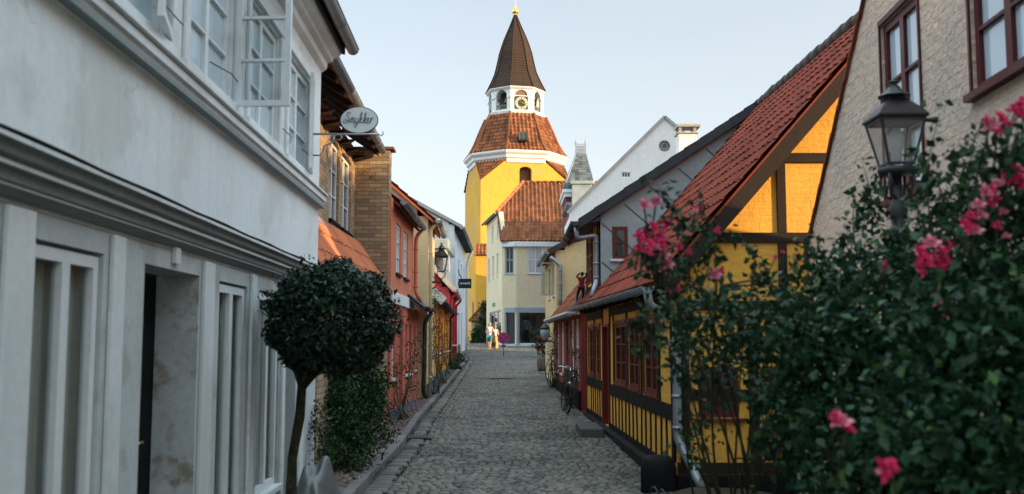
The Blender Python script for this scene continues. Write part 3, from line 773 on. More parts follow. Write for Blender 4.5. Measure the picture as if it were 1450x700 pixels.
mb = MB(); mb.tube([fw.w(fw.L*i/40, .172, zc+.004+.004*math.sin(i*1.7)) for i in range(41)], .011, 5); mb.build('lead_edge', M['black'], wh)
zs = 3.55
moulding('sill_band', [(.002,zs),(.11,zs-.01),(.11,zs-.03),(.085,zs-.04),(.085,zs-.10),(.06,zs-.11),(.055,zs-.14),(.002,zs-.19)], ['white_wood'], wh, fw, 0, fw.L+.015)
mb = MB(); mb.fbox(fw, 0, fw.L+.012, .086, .089, zs-.046, zs-.036); mb.fbox(fw, 0, fw.L+.012, .002, .075, zs-.178, zs-.142); mb.build('sill_band_shadow_line', M['cornice_dark'], wh)  # dark strips paint in the shade under the sill band
moulding('top_cornice', [(.002,5.30),(.24,5.30),(.24,5.26),(.21,5.22),(.14,5.19),(.13,5.15),(.07,5.13),(.06,5.06),(.03,5.04),(.002,5.02)], ['white_wood'], wh, fw, 0, fw.L+.03)
# ground floor: piers and openings
ops = [(-2.4,-1.2,.5,'w'), (-.9,.3,.5,'w'), (.7,2.0,.5,'w'), (2.35,3.85,.45,'w'), (4.36,5.18,.40,'w'), (5.80,6.92,.0,'d'), (7.42,8.28,.45,'w'), (8.72,9.62,.45,'w'), (9.95,10.45,.0,'d2')]
zh = 2.26
mb = MB(); mb.slab(fw, rect(0, fw.L, -.3, 2.376), [rect(S(a), S(b), max(b0, .02) if k_ == 'w' else gz(a)+.06, zh) for a, b, b0, k_ in ops], -.27, 0)
mb.build('ground_floor_wall', M['pier'], wh)
# pilaster strips, a little proud, cooler paint
for a, b in [(4.08,4.33),(5.25,5.42),(6.95,7.20),(8.36,8.52),(9.66,9.78),(10.6,10.8),(2.05,2.3),(.4,.62)]:
    mb = MB(); mb.fbox(fw, S(a), S(b), .002, .03, gz(a)+.01, 2.37); mb.build('pilaster', M['white_wood'], wh, bevel=.006)
for a, b, b0, k_ in ops:
    if k_ != 'w': continue
    o = window(wh, fw, S(a)+.02, S(b)-.02, b0+.02, zh-.02, 2, 1, 'white_trim', 'glass_clear', d=-.02, t=.06, m=.05, sill=True, sillmat='white_wood')
    mb = MB(); L_ = S(b)-S(a)
    for s0, s1 in ((.0,.20),(.24,.62),(.70,.99)) if a < 6 else ((.03,.40),(.5,.97)):
        n = 14; vs = []
        for i in range(n+1):
            s_ = S(a)+L_*(s0+(s1-s0)*i/n); dd = -.12+.018*math.sin(i*2.4)
            vs += [fw.w(s_, dd, b0), fw.w(s_, dd, zh)]
        mb.add(vs, [(2*i, 2*i+2, 2*i+3, 2*i+1) for i in range(n)], smooth=True)
    mb.build('curtain', M['curtain'], o)
# rooms behind the glass
mb = MB()
for a, b in [(-2.6,2.2),(2.25,5.6),(7.2,9.8)]:
    mb.fbox(fw, S(a), S(b), -.80, -.75, -.2, 2.9); mb.fbox(fw, S(a), S(a)+.04, -1.55, -.28, -.2, 2.9); mb.fbox(fw, S(b)-.04, S(b), -1.55, -.28, -.2, 2.9)
    mb.fbox(fw, S(a), S(b), -1.55, -.28, 2.33, 2.37); mb.fbox(fw, S(a), S(b), -1.55, -.28, .25, .3)
mb.build('shop_room', M['woodroom'], wh)
# recessed doorway with flaking reveal
mb = MB(); mb.fbox(fw, S(5.60), S(6.98), -.36, -.30, .05, 2.3); mb.build('entrance_door', M['door_dark'], wh, bevel=.004)
mb = MB(); mb.fbox(fw, S(6.905), S(6.925), -.295, -.002, .03, zh-.002); mb.build('door_reveal', M['peeled'], wh)
mb = MB(); mb.fbox(fw, S(5.82), S(6.90), -.29, .12, gz(6)-.1, gz(6)+.10); mb.build('doorstep', M['stone_step'], wh, bevel=.01)
mb = MB(); mb.tube([fw.w(S(6.5), -.30, 1.15), fw.w(S(6.5), -.25, 1.15), fw.w(S(6.6), -.25, 1.15)], .01, 6); mb.build('door_handle', M['gold'], wh)
mb = MB(); mb.fbox(fw, S(9.95), S(10.45), -.22, -.16, .1, zh); mb.build('side_door', M['door_dark'], wh)
mb = MB(); mb.fbox(fw, S(6.28), S(6.38), .003, .03, 2.30, 2.40); mb.build('bell_plate', M['white_trim'], wh)
# upper windows: casements, some leaves standing open
for i, (a, b) in enumerate(ups):
    op = i in (5, 7)
    o = window(wh, fw, S(a)+.01, S(b)-.01, up0+.01, up1-.01, 2, 3, 'white_wood', 'glass_sky', d=-.035, t=.05, m=.018, sill=False)
    mb = MB()
    for q0, q1 in ((S(a)-.10, S(a)-.004), (S(b)+.004, S(b)+.10)): mb.fbox(fw, q0, q1, .002, .028, up0-.1, up1+.02)
    mb.fbox(fw, S(a)-.12, S(b)+.12, .002, .036, up1+.022, up1+.12); mb.fbox(fw, S(a)-.12, S(b)+.12, .002, .05, up0-.115, up0-.015)
    mb.build('architrave', M['white_wood'], o, bevel=.005)
open_leaf(wh, fw, S(7.62), up0-.03, up1, .43, 86, -1, 'white_wood', d=.03)
open_leaf(wh, fw, S(10.96), up0+.0, up1, .46, 9, -1, 'white_wood', d=.03)
open_leaf(wh, fw, S(6.02), up0+.0, up1, .50, 12, -1, 'white_wood', d=.03)
mb = MB()
for a, b in ((6.2,5.0),(7.6,6.9),(9.3,9.75),(10.3,11.0)):      # stay hooks
    p = fw.w(S(a), .05, up0+.16); q = fw.w(S(b), .03, up0+.12); mb.tube([p, p.lerp(q,.5)+Vector((.05,0,-.01)), q], .005, 5)
mb.build('window_stay', M['iron'], wh)
for yy, lab in ((5.32,'dark'),):
    pass
# roof, gutter, far end wall
inw = -fw.n
tiles(wh, fw.w(-.1, .30, 5.36), fw.u, (inw*1+Vector((0,0,1.05))).normalized(), fw.L+.12, 5.2, mat='tile_red')
gutter(wh, fw.w(0, .36, 5.33), fw.w(fw.L+.10, .36, 5.33), .07)
mb = MB(); mb.fbox(fw, 0, fw.L+.02, .245, .28, 5.24, 5.40); mb.build('gutter_board', M['black'], wh)
ge = Frame(B, (B[0]+inw.x*7, B[1]+inw.y*7), toward=(B[0], B[1]+9))
mb = MB(); mb.slab(ge, [(.003,-.2),(7,-.2),(7,5.3),(3.5,8.8),(.003,5.3)], [], -.2, 0); mb.build('gable', M['grey_white'], wh)
# ---- oval sign on its bracket
zt = at(508, 170, 11.0)
sg = thing('oval_sign', 'oval white sign lettered Smykker on a scrolled iron bracket', 'sign', fw.w(S(10.9), 0, 3.5))
SY = 10.9; c = at(509, 171, SY+.02); br = at(450, 189, SY)
mb = MB(); n = 28
rx, rz = .205, .145
ell = [(c.x+rx*math.cos(2*math.pi*i/n), c.z+rz*math.sin(2*math.pi*i/n)) for i in range(n)]
fsn = Frame((0, SY), (1, SY), toward=(0, -9))
mb.slab(fsn, ell, [], -.012, .012); mb.build('board', M['sign_white'], sg)
mb = MB(); mb.tube([(x, SY, z) for x, z in ell]+[(ell[0][0], SY, ell[0][1])], .011, 6); mb.build('rim', M['iron_brown'], sg)
mb = MB(); zb_ = c.z-rz-.012
mb.tube([(br.x-.05, SY, zb_), (c.x+.22, SY, zb_)], .012, 6); mb.tube([(c.x+.22, SY, zb_), (c.x+.25, SY, zb_-.02), (c.x+.27, SY, zb_), (c.x+.265, SY, zb_+.03)], .008, 6)
mb.tube([(br.x-.05, SY, zb_-.24), (br.x+.03, SY, zb_-.24), (br.x+.06, SY, zb_-.20), (br.x+.07, SY, zb_-.14), (br.x+.11, SY, zb_-.12), (br.x+.17, SY, zb_-.09), (br.x+.19, SY, zb_)], .01, 6)
mb.tube([(br.x+.19, SY, zb_-.02)]+[(br.x+.235+.035*math.cos(t), SY, zb_-.035+.035*math.sin(t)) for t in (2.2, 1.2, 0, -1.2, -2.4)], .008, 6)
mb.tube([(br.x+.16, SY, zb_-.06), (br.x+.14, SY, zb_-.03), (br.x+.17, SY, zb_-.02)], .009, 6)
mb.build('bracket', M['steel'], sg)
# joined-up lettering: strokes through smoothed points, unit box per word
def script_word(mb, origin, ux, h, strokes, r):
    def cr(P, n=6):
        out = []
        for i in range(len(P)-1):
            p0 = P[max(0,i-1)]; p1 = P[i]; p2 = P[i+1]; p3 = P[min(len(P)-1,i+2)]
            for k in range(n):
                t = k/n
                out.append(tuple(.5*((2*p1[j])+(-p0[j]+p2[j])*t+(2*p0[j]-5*p1[j]+4*p2[j]-p3[j])*t*t+(-p0[j]+3*p1[j]-3*p2[j]+p3[j])*t**3) for j in (0,1)))
        return out+[P[-1]]
    for st_ in strokes:
        mb.tube([(origin[0]+(x+.25*z)*ux, origin[1], origin[2]+z*h) for x, z in cr(st_)], r, 5)
W_ = [[(.95,1.15),(.75,1.4),(.35,1.35),(.3,1.05),(.7,.75),(.75,.3),(.35,0),(-.1,.1),(-.15,.35),(.2,.45),(.9,.2),(1.15,.55),(1.2,.7),(1.2,.0)],
      [(1.2,.4),(1.45,.72),(1.55,.5),(1.5,.0)],[(1.5,.4),(1.75,.72),(1.9,.5),(1.85,.05),(2.0,0),(2.25,.65)],
      [(2.25,.7),(2.2,.2),(2.35,0),(2.6,.2),(2.7,.7)],[(2.7,.7),(2.6,-.3),(2.35,-.6),(2.2,-.4),(2.5,-.05),(3.0,.35),(3.25,1.2),(3.15,1.4),(3.05,1.1),(3.05,0)],
      [(3.05,.35),(3.35,.7),(3.4,.45),(3.15,.38),(3.4,.02),(3.6,.1),(3.95,.7),(4.05,1.2),(3.95,1.4),(3.85,1.1),(3.85,0)],
      [(3.85,.35),(4.15,.7),(4.2,.45),(3.95,.38),(4.2,.02),(4.45,.1),(4.75,.5),(4.7,.72),(4.5,.6),(4.5,.15),(4.75,0),(5.0,.25),(5.2,.7)],[(5.2,.7),(5.3,.55),(5.2,.0)],[(5.25,.45),(5.5,.72),(5.65,.6)]]
mb = MB(); script_word(mb, (c.x-.165, SY-.016, c.z-.035), .056, .085, W_, .0042); mb.build('lettering', M['lettering'], sg)

# ---- yellow brick house with the orange lean-to roof
def xb(Y): return -2.88-.0234*(Y-11.7)
bh = thing('yellow_brick_house', 'yellow brick house with dark eaves and orange tiled lean-to, behind the clipped tree', 'house', (xb(15), 15, gz(15)))
A = (xb(11.7), 11.7); B = (xb(19.1), 19.1); fb = Frame(A, B)
def bw(px0, py, px1): return fb.sx(px0, py), fb.sx(px1, py)
w1 = bw(466, 280, 480); w2 = bw(483, 290, 497)
zt1, zb1 = fb.zx(473, 190)+.0, fb.zx(473, 312)
zt2, zb2 = fb.zx(490, 226), fb.zx(490, 332)
ztop = 5.0
zw0, zw1 = (zb1+zb2)/2, (zt1+zt2)/2
bwins = [(w1[0], w1[1]), (w2[0], w2[1])]
mb = MB(); mb.slab(fb, rect(0, fb.L, -.2, 5.55), [arch(a, b, zw0, zw1, .08) for a, b in bwins], -.25, 0); mb.build('wall', M['brick'], bh)
for a, b in bwins: window(bh, fb, a+.01, b-.01, zw0+.01, zw1-.05, 2, 3, 'white_trim', 'glass', d=-.05, t=.05, sill=True, sillmat='black')
# projecting side wall facing the camera
fp = Frame((-4.2, 19.1), (-2.375, 19.1)); zpt = fp.zx(553, 212); 
mb = MB(); mb.slab(fp, rect(0, 1.82, -.2, zpt), [], -.32, 0); mb.build('party_wall', M['brick'], bh)
mb = MB(); mb.fbox(fp, -.1, 1.90, -.36, .05, zpt+.002, zpt+.05); mb.build('wall_coping', M['tile_old'], bh)
# lean-to roof
e0 = Vector((xl(11.72)+.05, 11.72, 2.62)); e1 = Vector((-2.36+.03, 19.07, 2.72))
a = (e1-e0).normalized(); tp = Vector((xb(11.72)+.02, 11.72, 3.62)); b = (tp-e0); b = (b-a*b.dot(a)); Lr = b.length; b.normalize()
tiles(bh, e0, a, b, (e1-e0).length, Lr, mat='tile_orange', tw=.25, ch=.34, amp=.02, name='lean_to_roof')
mb = MB(); p = fb.w(0, .02, 3.66); q = fb.w(fb.L, .02, 3.66+.1); up = Vector((0,0,1))
d_ = e0+b*Lr
mb.hexa([fb.w(0,.003,3.60),fb.w(fb.L,.003,3.62),fb.w(fb.L,.16,3.52),fb.w(0,.16,3.50),fb.w(0,.003,3.72),fb.w(fb.L,.003,3.74),fb.w(fb.L,.165,3.56),fb.w(0,.165,3.54)])
fa, fb_ = at(507,352,19.04), at(550,410,19.04); dz = (fb_-fa).normalized()
mb.bar(fa+Vector((-.1,-.02,.12)), fb_+Vector((.06,-.02,-.06)), .1, .09); mb.bar(fa+Vector((-.05,-.05,.03)), fb_+Vector((.02,-.05,-.12)), .05, .07)
mb.build('flashing', M['lead'], bh)
mb = MB()
for s_ in (w1, w2): mb.fbox(fb, s_[0]-.12, s_[1]+.12, .004, .05, zw0-.28, zw0-.06)
mb.build('timber_sill', M['black'], bh)
# ground-floor wall under the lean-to with glazed band, mostly behind planting
A2 = (xl(11.72), 11.72); B2 = (-2.38, 19.08); fl = Frame(A2, B2)
mb = MB(); mb.slab(fl, rect(.02, fl.L-.02, -.2, 2.6), [rect(.8, 1.9, .9, 2.0), rect(3.2, 4.2, .2, 2.1), rect(5, 6, .9, 2.0)], -.2, 0); mb.build('lower_wall', M['brick'], bh)
window(bh, fl, .8, 1.9, .9, 2.0, 2, 2, 'white_trim', 'glass', d=-.06); window(bh, fl, 5, 6, .9, 2.0, 2, 2, 'white_trim', 'glass', d=-.06)
mb = MB(); mb.fbox(fl, 3.2, 4.2, -.12, -.07, .2, 2.1); mb.build('door', M['navy'], bh)
# open eaves: rafters, boarding, gutter
ez = 5.2
rsl = Vector((1, 0, -.9)).normalized(); nz = fb.n
g0 = at(476, 95, 12.3); 
def eave_pt(s_, d): return fb.w(s_, d, 5.62-.62*d)
gp0, gp1 = at(470, 80, 11.9), at(541, 214, 18.9)
gutter(bh, (gp0.x, 11.75, gp0.z+.03), (gp1.x, 18.95, gp1.z+.02), .07)
z_of = lambda Y: gp0.z+(gp1.z-gp0.z)*(Y-11.9)/7.0; x_of = lambda Y: gp0.x+(gp1.x-gp0.x)*(Y-11.9)/7.0
for i in range(9):
    rf = MB()
    Y = 11.95+i*.85; X1 = x_of(Y)-.06; z1 = z_of(Y)-.02; X0 = xb(Y)-.2; z0_ = z1+(X1-X0)*.75
    rf.hexa([(X0,Y-.06,z0_-.16),(X1,Y-.06,z1-.10),(X1,Y+.06,z1-.10),(X0,Y+.06,z0_-.16),(X0,Y-.06,z0_-.01),(X1,Y-.06,z1+.0),(X1,Y+.06,z1+.0),(X0,Y+.06,z0_-.01)])
    rf.hexa([(X0,Y-.04,z1-.20),(X1-.34,Y-.04,z1-.17),(X1-.34,Y+.04,z1-.17),(X0,Y+.04,z1-.20),(X0,Y-.04,z1-.10),(X1-.24,Y-.04,z1-.09),(X1-.24,Y+.04,z1-.09),(X0,Y+.04,z1-.10)]); rf.build('rafter', M['darkwood'], bh)

P0 = Vector((x_of(11.7)-.02, 11.7, z_of(11.7)+.05)); P1 = Vector((x_of(19.2)-.02, 19.2, z_of(19.2)+.05)); a = (P1-P0).normalized()
b = Vector((-1, 0, .75)); b = (b-a*b.dot(a)).normalized()
tiles(bh, P0, a, b, (P1-P0).length, 4.5, mat='tile_old')
mb = MB(); mb.hexa([P0-Vector((0,0,.05)), P1-Vector((0,0,.05)), P1+b*4-Vector((0,0,.05)), P0+b*4-Vector((0,0,.05)), P0-Vector((0,0,.02)), P1-Vector((0,0,.02)), P1+b*4-Vector((0,0,.02)), P0+b*4-Vector((0,0,.02))]); mb.build('eaves_boarding', M['eavewood'], bh)
mb = MB(); mb.slab(Frame((-8.2, 19.3), (-2.5, 19.3), toward=(0, 40)), [(0,-.2),(5.6,-.2),(5.6,4.9),(2.2,7.9),(0,6)], [], -.2, 0); mb.build('rear_wall', M['brick'], bh)

# ---- coral house
zpe = .0
A = (-2.34, 19.14); B = (-2.37, 23.8); cA = (-2.342, 19.46)
ch_, fc, gc = house('coral_house', 'coral plastered house with two tall white upper windows, between yellow brick wall and cream house', cA, B, 5.5, 4.62, 7.0, 'coral', holes=[], front=False, near_wall='brick', over=.22, gover=0)
gd_, gz_ = fc.gd, fc.gz_; fc = Frame(A, B)
hs = []
uw = [(fc.sx(561,350), fc.sx(567.5,350)), (fc.sx(571.5,360), fc.sx(577.5,360))]
uz = (fc.zx(564,388), fc.zx(564,318))
lw = [(.35,1.0),(1.6,2.1),(2.9,3.45),(3.8,4.35)]
mb = MB(); mb.slab(fc, rect(0, fc.L, 2.6, 4.62), [rect(a, b, uz[0], uz[1]) for a, b in uw], -.25, 0); mb.build('wall', M['coral'], ch_)
mb = MB(); mb.slab(fc, rect(0, fc.L, -.1, 2.598), [rect(.35,1.0,1.1,2.2), rect(1.75,2.45,.45,2.3), rect(2.9,3.4,1.1,2.2), rect(3.75,4.3,1.1,2.2)], -.25, 0); mb.build('lower_wall', M['coral_low'], ch_)
for a, b in uw: window(ch_, fc, a, b, uz[0], uz[1], 2, 3, 'white_trim', 'glass_pale', d=-.03, sillmat='darkwood')
for a, b in ((.35,1.0),(2.9,3.4),(3.75,4.3)): window(ch_, fc, a, b, 1.1, 2.2, 2, 2, 'white_trim', 'glass_pale', d=-.05, sillmat='white_trim')
mb = MB(); mb.fbox(fc, 1.75, 2.45, -.15, -.08, .45, 2.3); d_o = mb.build('door', M['plinth_grey'], ch_)
mb = MB(); mb.fbox(fc, 0, fc.L, .002, .045, 2.56, 2.80); mb.build('band', M['white_trim'], ch_, bevel=.01)
mb = MB(); mb.fbox(fc, .0, fc.L, .002, .05, -.1, gz(20)+.22); mb.build('plinth', M['plinth_grey'], ch_)
gutter(ch_, fc.w(.0, gd_, gz_), fc.w(fc.L+.05, gd_, gz_+.02), .07); 
downpipe(ch_, [fc.w(fc.L-.1, gd_, 4.5), fc.w(fc.L-.1, .1, 4.35), fc.w(fc.L-.1, .07, 4.2), fc.w(fc.L-.1, .07, 3.0), fc.w(fc.L-.05, .2, 2.75)], .045, 'coral')
# small annexe: the lean-to porch roof and gutter on the corner
mb = MB(); 
tiles(ch_, fc.w(fc.L-1.3, .32, 2.62), fc.u, (-fc.n*.5+Vector((0,0,.42))).normalized(), 2.9, .42, mat='slate', tw=.3, ch=.2, name='canopy', plain=True, amp=.004, lift=.01)
gutter(ch_, fc.w(fc.L-1.3, .36, 2.60), fc.w(fc.L+1.7, .36, 2.64), .07, mat='iron')
downpipe(ch_, [fc.w(fc.L+1.5, .34, 2.55), fc.w(fc.L+1.42, .18, 2.3), fc.w(fc.L+1.42, .16, .55), fc.w(fc.L+1.42, .25, .33)], .05, 'iron')
A3 = (-2.37, 23.82); B3 = (-2.385, 25.28)
fx_ = Frame(A3, B3); mb = MB(); mb.slab(fx_, rect(0, fx_.L, -.1, 2.6), [rect(.35,.8,1.15,2.2)], -.2, 0); mb.build('annexe_wall', M['coral_low'], ch_)
window(ch_, fx_, .35, .8, 1.15, 2.2, 1, 2, 'white_trim', 'glass_pale', d=-.05)

# ---- cream house with a stained side wall
A = (-2.15, 25.3); B = (-2.26, 28.9)
cr, fcr, gcr = house('cream_house', 'narrow cream house with stained side wall and straw yellow front above the climbing roses', A, B, 5, 5.02, 7.2, 'cream_yellow', holes=[rect(1.2,1.9,3.5,4.6)], near_wall='cream_old', over=.25, plinth='plinth_grey')
window(cr, fcr, 1.2, 1.9, 3.5, 4.6, 2, 3, 'white_trim', 'glass_pale', d=-.04)
gutter(cr, fcr.w(-.1,fcr.gd,fcr.gz_), fcr.w(fcr.L+.1,fcr.gd,fcr.gz_), .08); downpipe(cr, [fcr.w(.12,.3,4.95), fcr.w(.12,.07,4.7), fcr.w(.12,.07,.5)], .045, 'cream_yellow')
mb = MB(); mb.tube([gcr.w(.55,.05,4.6), gcr.w(.55,.05,2.3)], .05, 8); mb.build('wall_pipe', M['cream_old'], cr)
# ---- amber house
A = (-2.27, 28.95); B = (-2.58, 40.9)
am, fam, gam = house('amber_house', 'low amber orange cottage hung with climbing roses', A, B, 5, 3.12, 5.6, 'amber', over=.28, plinth='plinth_grey', roofmat='tile_old',
   holes=[rect(1,1.9,1.5,2.5), rect(2.9,3.8,.6,2.6), rect(5,5.9,1.5,2.5), rect(7.2,8.1,1.5,2.5), rect(9.4,10.3,1.5,2.5)])
for a, b in ((1,1.9),(5,5.9),(7.2,8.1),(9.4,10.3)): window(am, fam, a, b, 1.5, 2.5, 2, 2, 'white_trim', 'glass_pale', d=-.04, sill_out=.14)
mb = MB(); mb.fbox(fam, 2.9, 3.8, -.14, -.06, .6, 2.6); mb.build('door', M['door_dark'], am)
gutter(am, fam.w(-.12,fam.gd,fam.gz_), fam.w(fam.L,fam.gd,fam.gz_), .09, mat='iron')
mb = MB(); pv = gam.w(0,.14,3.1); mb.bar(gam.w(-.3,.16,2.98), gam.w(1.6,.16,4.7), .06, .26); mb.build('bargeboard', M['white_trim'], am)
downpipe(am, [fam.w(fam.L-.3,.33,3.0), fam.w(fam.L-.3,.08,2.8), fam.w(fam.L-.3,.08,.9)], .05, 'iron')
# ---- red house with zinc dormer
A = (-2.60, 41.0); B = (-2.86, 50.0)
rd, frd, grd = house('red_house', 'bright red house with white windows and red downpipes, beyond the amber cottage', A, B, 5.4, 4.08, 7.1, 'pinkred', near_wall='red', over=.25, roofmat='tile_old', plinth='plinth_grey',
   holes=[rect(1,2,1.7,2.9), rect(3.2,4.2,1.7,2.9), rect(5.2,6.1,.9,3.0), rect(7,8,1.7,2.9)])
for a, b in ((1,2),(3.2,4.2),(7,8)): window(rd, frd, a, b, 1.7, 2.9, 2, 3, 'white_trim', 'glass_pale', d=-.04, t=.08, sill_out=.2)
mb = MB(); mb.fbox(frd, 5.2, 6.1, -.14, -.06, .9, 3.0); mb.build('door', M['white_trim'], rd)
gutter(rd, frd.w(-.1,frd.gd,frd.gz_), frd.w(frd.L,frd.gd,frd.gz_), .09)
for s_ in (.4, 5.0, 8.6): downpipe(rd, [frd.w(s_,.3,4.0), frd.w(s_,.3,3.85), frd.w(s_,.07,3.6), frd.w(s_,.07,.95)], .055, 'red')
mb = MB(); mb.bar(grd.w(-.25,.14,3.92), grd.w(2.7,.14,7.1), .05, .2); mb.build('bargeboard', M['concrete'], rd)
mb = MB()
dx0, dz0 = at(607, 352, 43.5), at(636, 352, 43.5); dzz = at(620, 340, 43.5).z
mb.box((dx0.x-1, 43.2, 4.3), (dz0.x-.15, 47.5, dzz-.3)); mb.build('dormer', M['grey_white'], rd)
mb = MB(); mb.box((dx0.x-1.2, 43.0, dzz-.42), (dz0.x, 47.8, dzz)); mb.build('dormer_roof', M['zinc_sheet'], rd, bevel=.03)
fdd = Frame((dz0.x-.148, 43.2), (dz0.x-.148, 47.5)); window(rd, fdd, .4, 1.8, 5.0, dzz-.6, 2, 2, 'white_trim', 'glass_pale', d=.03, sill=False)
fdn = Frame((dx0.x-1, 43.198), (dz0.x-.15, 43.198)); window(rd, fdn, fdn.L-.75, fdn.L-.08, 4.5, dzz-.5, 1, 2, 'frame_blue', 'glass', d=.04, sill=False)
# ---- tall off-white house
A = (-2.92, 50.1); B = (-2.95, 63.0)
tl, ftl, gtl = house('tall_white_house', 'tall off white house with long bare gable behind the red house', A, B, 9.0, 7.75, 11.2, 'blue_white', near_wall='grey_white', over=.35, roofmat='slate', xr=6.2, zb=0,
   holes=[rect(1,2.2,4.6,6.3), rect(4,5.2,4.6,6.3), rect(7,8.2,4.6,6.3), rect(10,11.2,4.6,6.3), rect(1,2.4,1.6,3.4), rect(4.2,5.6,1.6,3.4), rect(7.6,8.7,1.0,3.5)])
for z0_, z1_, l in ((4.6,6.3,((1,2.2),(4,5.2),(7,8.2),(10,11.2))), (1.6,3.4,((1,2.4),(4.2,5.6)))):
    for a, b in l: window(tl, ftl, a, b, z0_, z1_, 2, 3, 'white_trim', 'glass_pale', d=-.06)
mb = MB(); mb.fbox(ftl, 7.6, 8.7, -.2, -.1, 1.0, 3.5); mb.build('door', M['frame_blue'], tl)
gutter(tl, ftl.w(-.1,ftl.gd,ftl.gz_), ftl.w(ftl.L,ftl.gd,ftl.gz_), .14, mat='zinc')
mb = MB(); mb.fbox(ftl, 0, ftl.L, .003, .4, 7.45, 7.62); mb.build('soffit', M['black'], tl)
downpipe(tl, [ftl.w(ftl.L-.5,.45,7.6), ftl.w(ftl.L-.5,.12,6.7), ftl.w(ftl.L-.5,.12,1.2)], .08, 'blue_white')
mb = MB(); mb.fbox(ftl, .0, .6, .004, .10, .5, 6.9); mb.build('pilaster', M['blue_white'], tl)
mb = MB(); mb.bar(gtl.w(-.4,.1,7.62), gtl.w(6.2,.1,11.25), .08, .16); mb.build('verge', M['concrete'], tl)
# ---- black projecting sign
q = at(663, 401, 54.0)
bs = thing('projecting_sign', 'small black shop sign with white letters projecting from the tall white house', 'sign', (-2.9, 54, q.z))
mb = MB(); p0, p1 = at(649.5,408.5,54), at(667.5,395,54); mb.box((p0.x, 53.96, p0.z), (p1.x, 54.04, p1.z)); mb.build('board', M['sign_black'], bs, bevel=.01)
mb = MB(); mb.tube([(p0.x-.02, 54, q.z+.75), (p0.x+.05, 54, q.z+.45), (p0.x+.16, 54, p1.z)], .03, 6); mb.box((p0.x-.2, 53.98, q.z-.12), (p0.x, 54.02, q.z+.1)); mb.build('bracket', M['iron'], bs)
def text(parent, s_, loc, size, mat, rot=(R(90),0,0), shear=0, ext=.004, name='lettering', align='CENTER'):
    cu = bpy.data.curves.new(name, 'FONT'); cu.body = s_; cu.size = size; cu.align_x = align; cu.align_y = 'CENTER'; cu.shear = shear; cu.extrude = ext
    o = bpy.data.objects.new(name, cu); COL.objects.link(o); o.rotation_euler = rot; o.parent = parent; o.location = Vector(loc)-root_loc(parent); cu.materials.append(M[mat])
    bpy.context.view_layer.update(); me = bpy.data.meshes.new_from_object(o.evaluated_get(bpy.context.evaluated_depsgraph_get()))
    o2 = bpy.data.objects.new(name, me); COL.objects.link(o2); o2.rotation_euler = rot; o2.parent = parent; o2.location = o.location; bpy.data.objects.remove(o); return o2
text(bs, 'synoptik', ((p0.x+p1.x)/2, 53.95, (p0.z+p1.z)/2+.02), .17, 'lettering_white')

# ---- wall lantern on the cream house
def lantern_mesh(root, c, h, w, hood='iron', arm_to=None, n=4, rot=R(45)):
    """tapered glazed lantern with hood, chimney cap and finial; c = bottom centre"""
    c = Vector(c); k = h
    def ring(mbx, prof, m=n, a0=rot, **kk): mbx.lathe(c, [(r*w, z*k) for r, z in prof], m, a0, smooth=False, **kk)
    mb = MB(); ring(mb, [(.80,.535),(1.02,.55),(1.04,.575),(.80,.66),(.50,.74),(.34,.775),(.34,.80)]); mb.build('hood', M[hood], root, bevel=.003)
    mb = MB(); ring(mb, [(.46,.80),(.50,.815),(.30,.86),(.20,.90),(.18,.92)], 8); mb.lathe(c, [(.05*w,.915*k),(.12*w,.93*k),(.10*w,.945*k),(.06*w,.95*k),(.15*w,.962*k),(.16*w,.975*k),(.08*w,.992*k),(.01*w,1.0*k)], 12); mb.build('finial', M['iron'], root)
    g = MB(); g.lathe(c, [(.52*w,.08*k),(.90*w,.54*k)], n, rot, smooth=False); g.f = [f for f in g.f if len(f) == 4 or n == 3][:n] if n == 4 else [f for f in g.f if len(f) == 4]
    if n == 4: g.f = g.f[:4]
    g.sm = g.sm[:len(g.f)]; g.m = g.m[:len(g.f)]; g.var = g.var[:len(g.f)]
    g.build('pane', M['glass_lamp'], root, uv=False)
    mb = MB()
    for j in range(n):
        t = rot+2*math.pi*j/n; v = Vector((math.cos(t), math.sin(t), 0)); t2 = rot+2*math.pi*(j+1)/n; v2 = Vector((math.cos(t2), math.sin(t2), 0))
        mb.bar(c+v*.53*w+Vector((0,0,.07*k)), c+v*.915*w+Vector((0,0,.545*k)), .028*w*2)
        mb.bar(c+v*.54*w+Vector((0,0,.07*k)), c+v2*.54*w+Vector((0,0,.07*k)), .07*w); mb.bar(c+v*.9*w+Vector((0,0,.53*k)), c+v2*.9*w+Vector((0,0,.53*k)), .06*w)
    mb.build('glazing_bars', M['iron'], root)
    mb = MB(); mb.lathe(c+Vector((0,0,.08*k)), [(.1*w,0),(.16*w,.03*k),(.16*w,.12*k),(.22*w,.16*k),(.24*w,.3*k),(.14*w,.38*k),(.02*w,.40*k)], 10); mb.build('bulb_holder', M['sign_white'], root)
LY = 26.0
lb = at(625, 388, LY); lt = at(625, 344, LY)
wl = thing('wall_lantern', 'black wall lantern on an iron arm above the amber cottage', 'lantern', (-2.16, LY, lb.z-.25))
lantern_mesh(wl, lb, lt.z-lb.z, .235, 'iron_brown')
mb = MB(); mb.tube([(-2.17, LY, lb.z-.22), (lb.x, LY, lb.z-.22)], .03, 6); mb.tube([(lb.x, LY, lb.z-.24), (lb.x, LY, lb.z-.12)], .03, 8)
mb.tube([lb+Vector((0,0,-.14)), lb+Vector((-.09,0,-.06)), lb+Vector((-.12,0,.04))], .014, 6); mb.tube([lb+Vector((0,0,-.14)), lb+Vector((.09,0,-.06)), lb+Vector((.12,0,.04))], .014, 6)
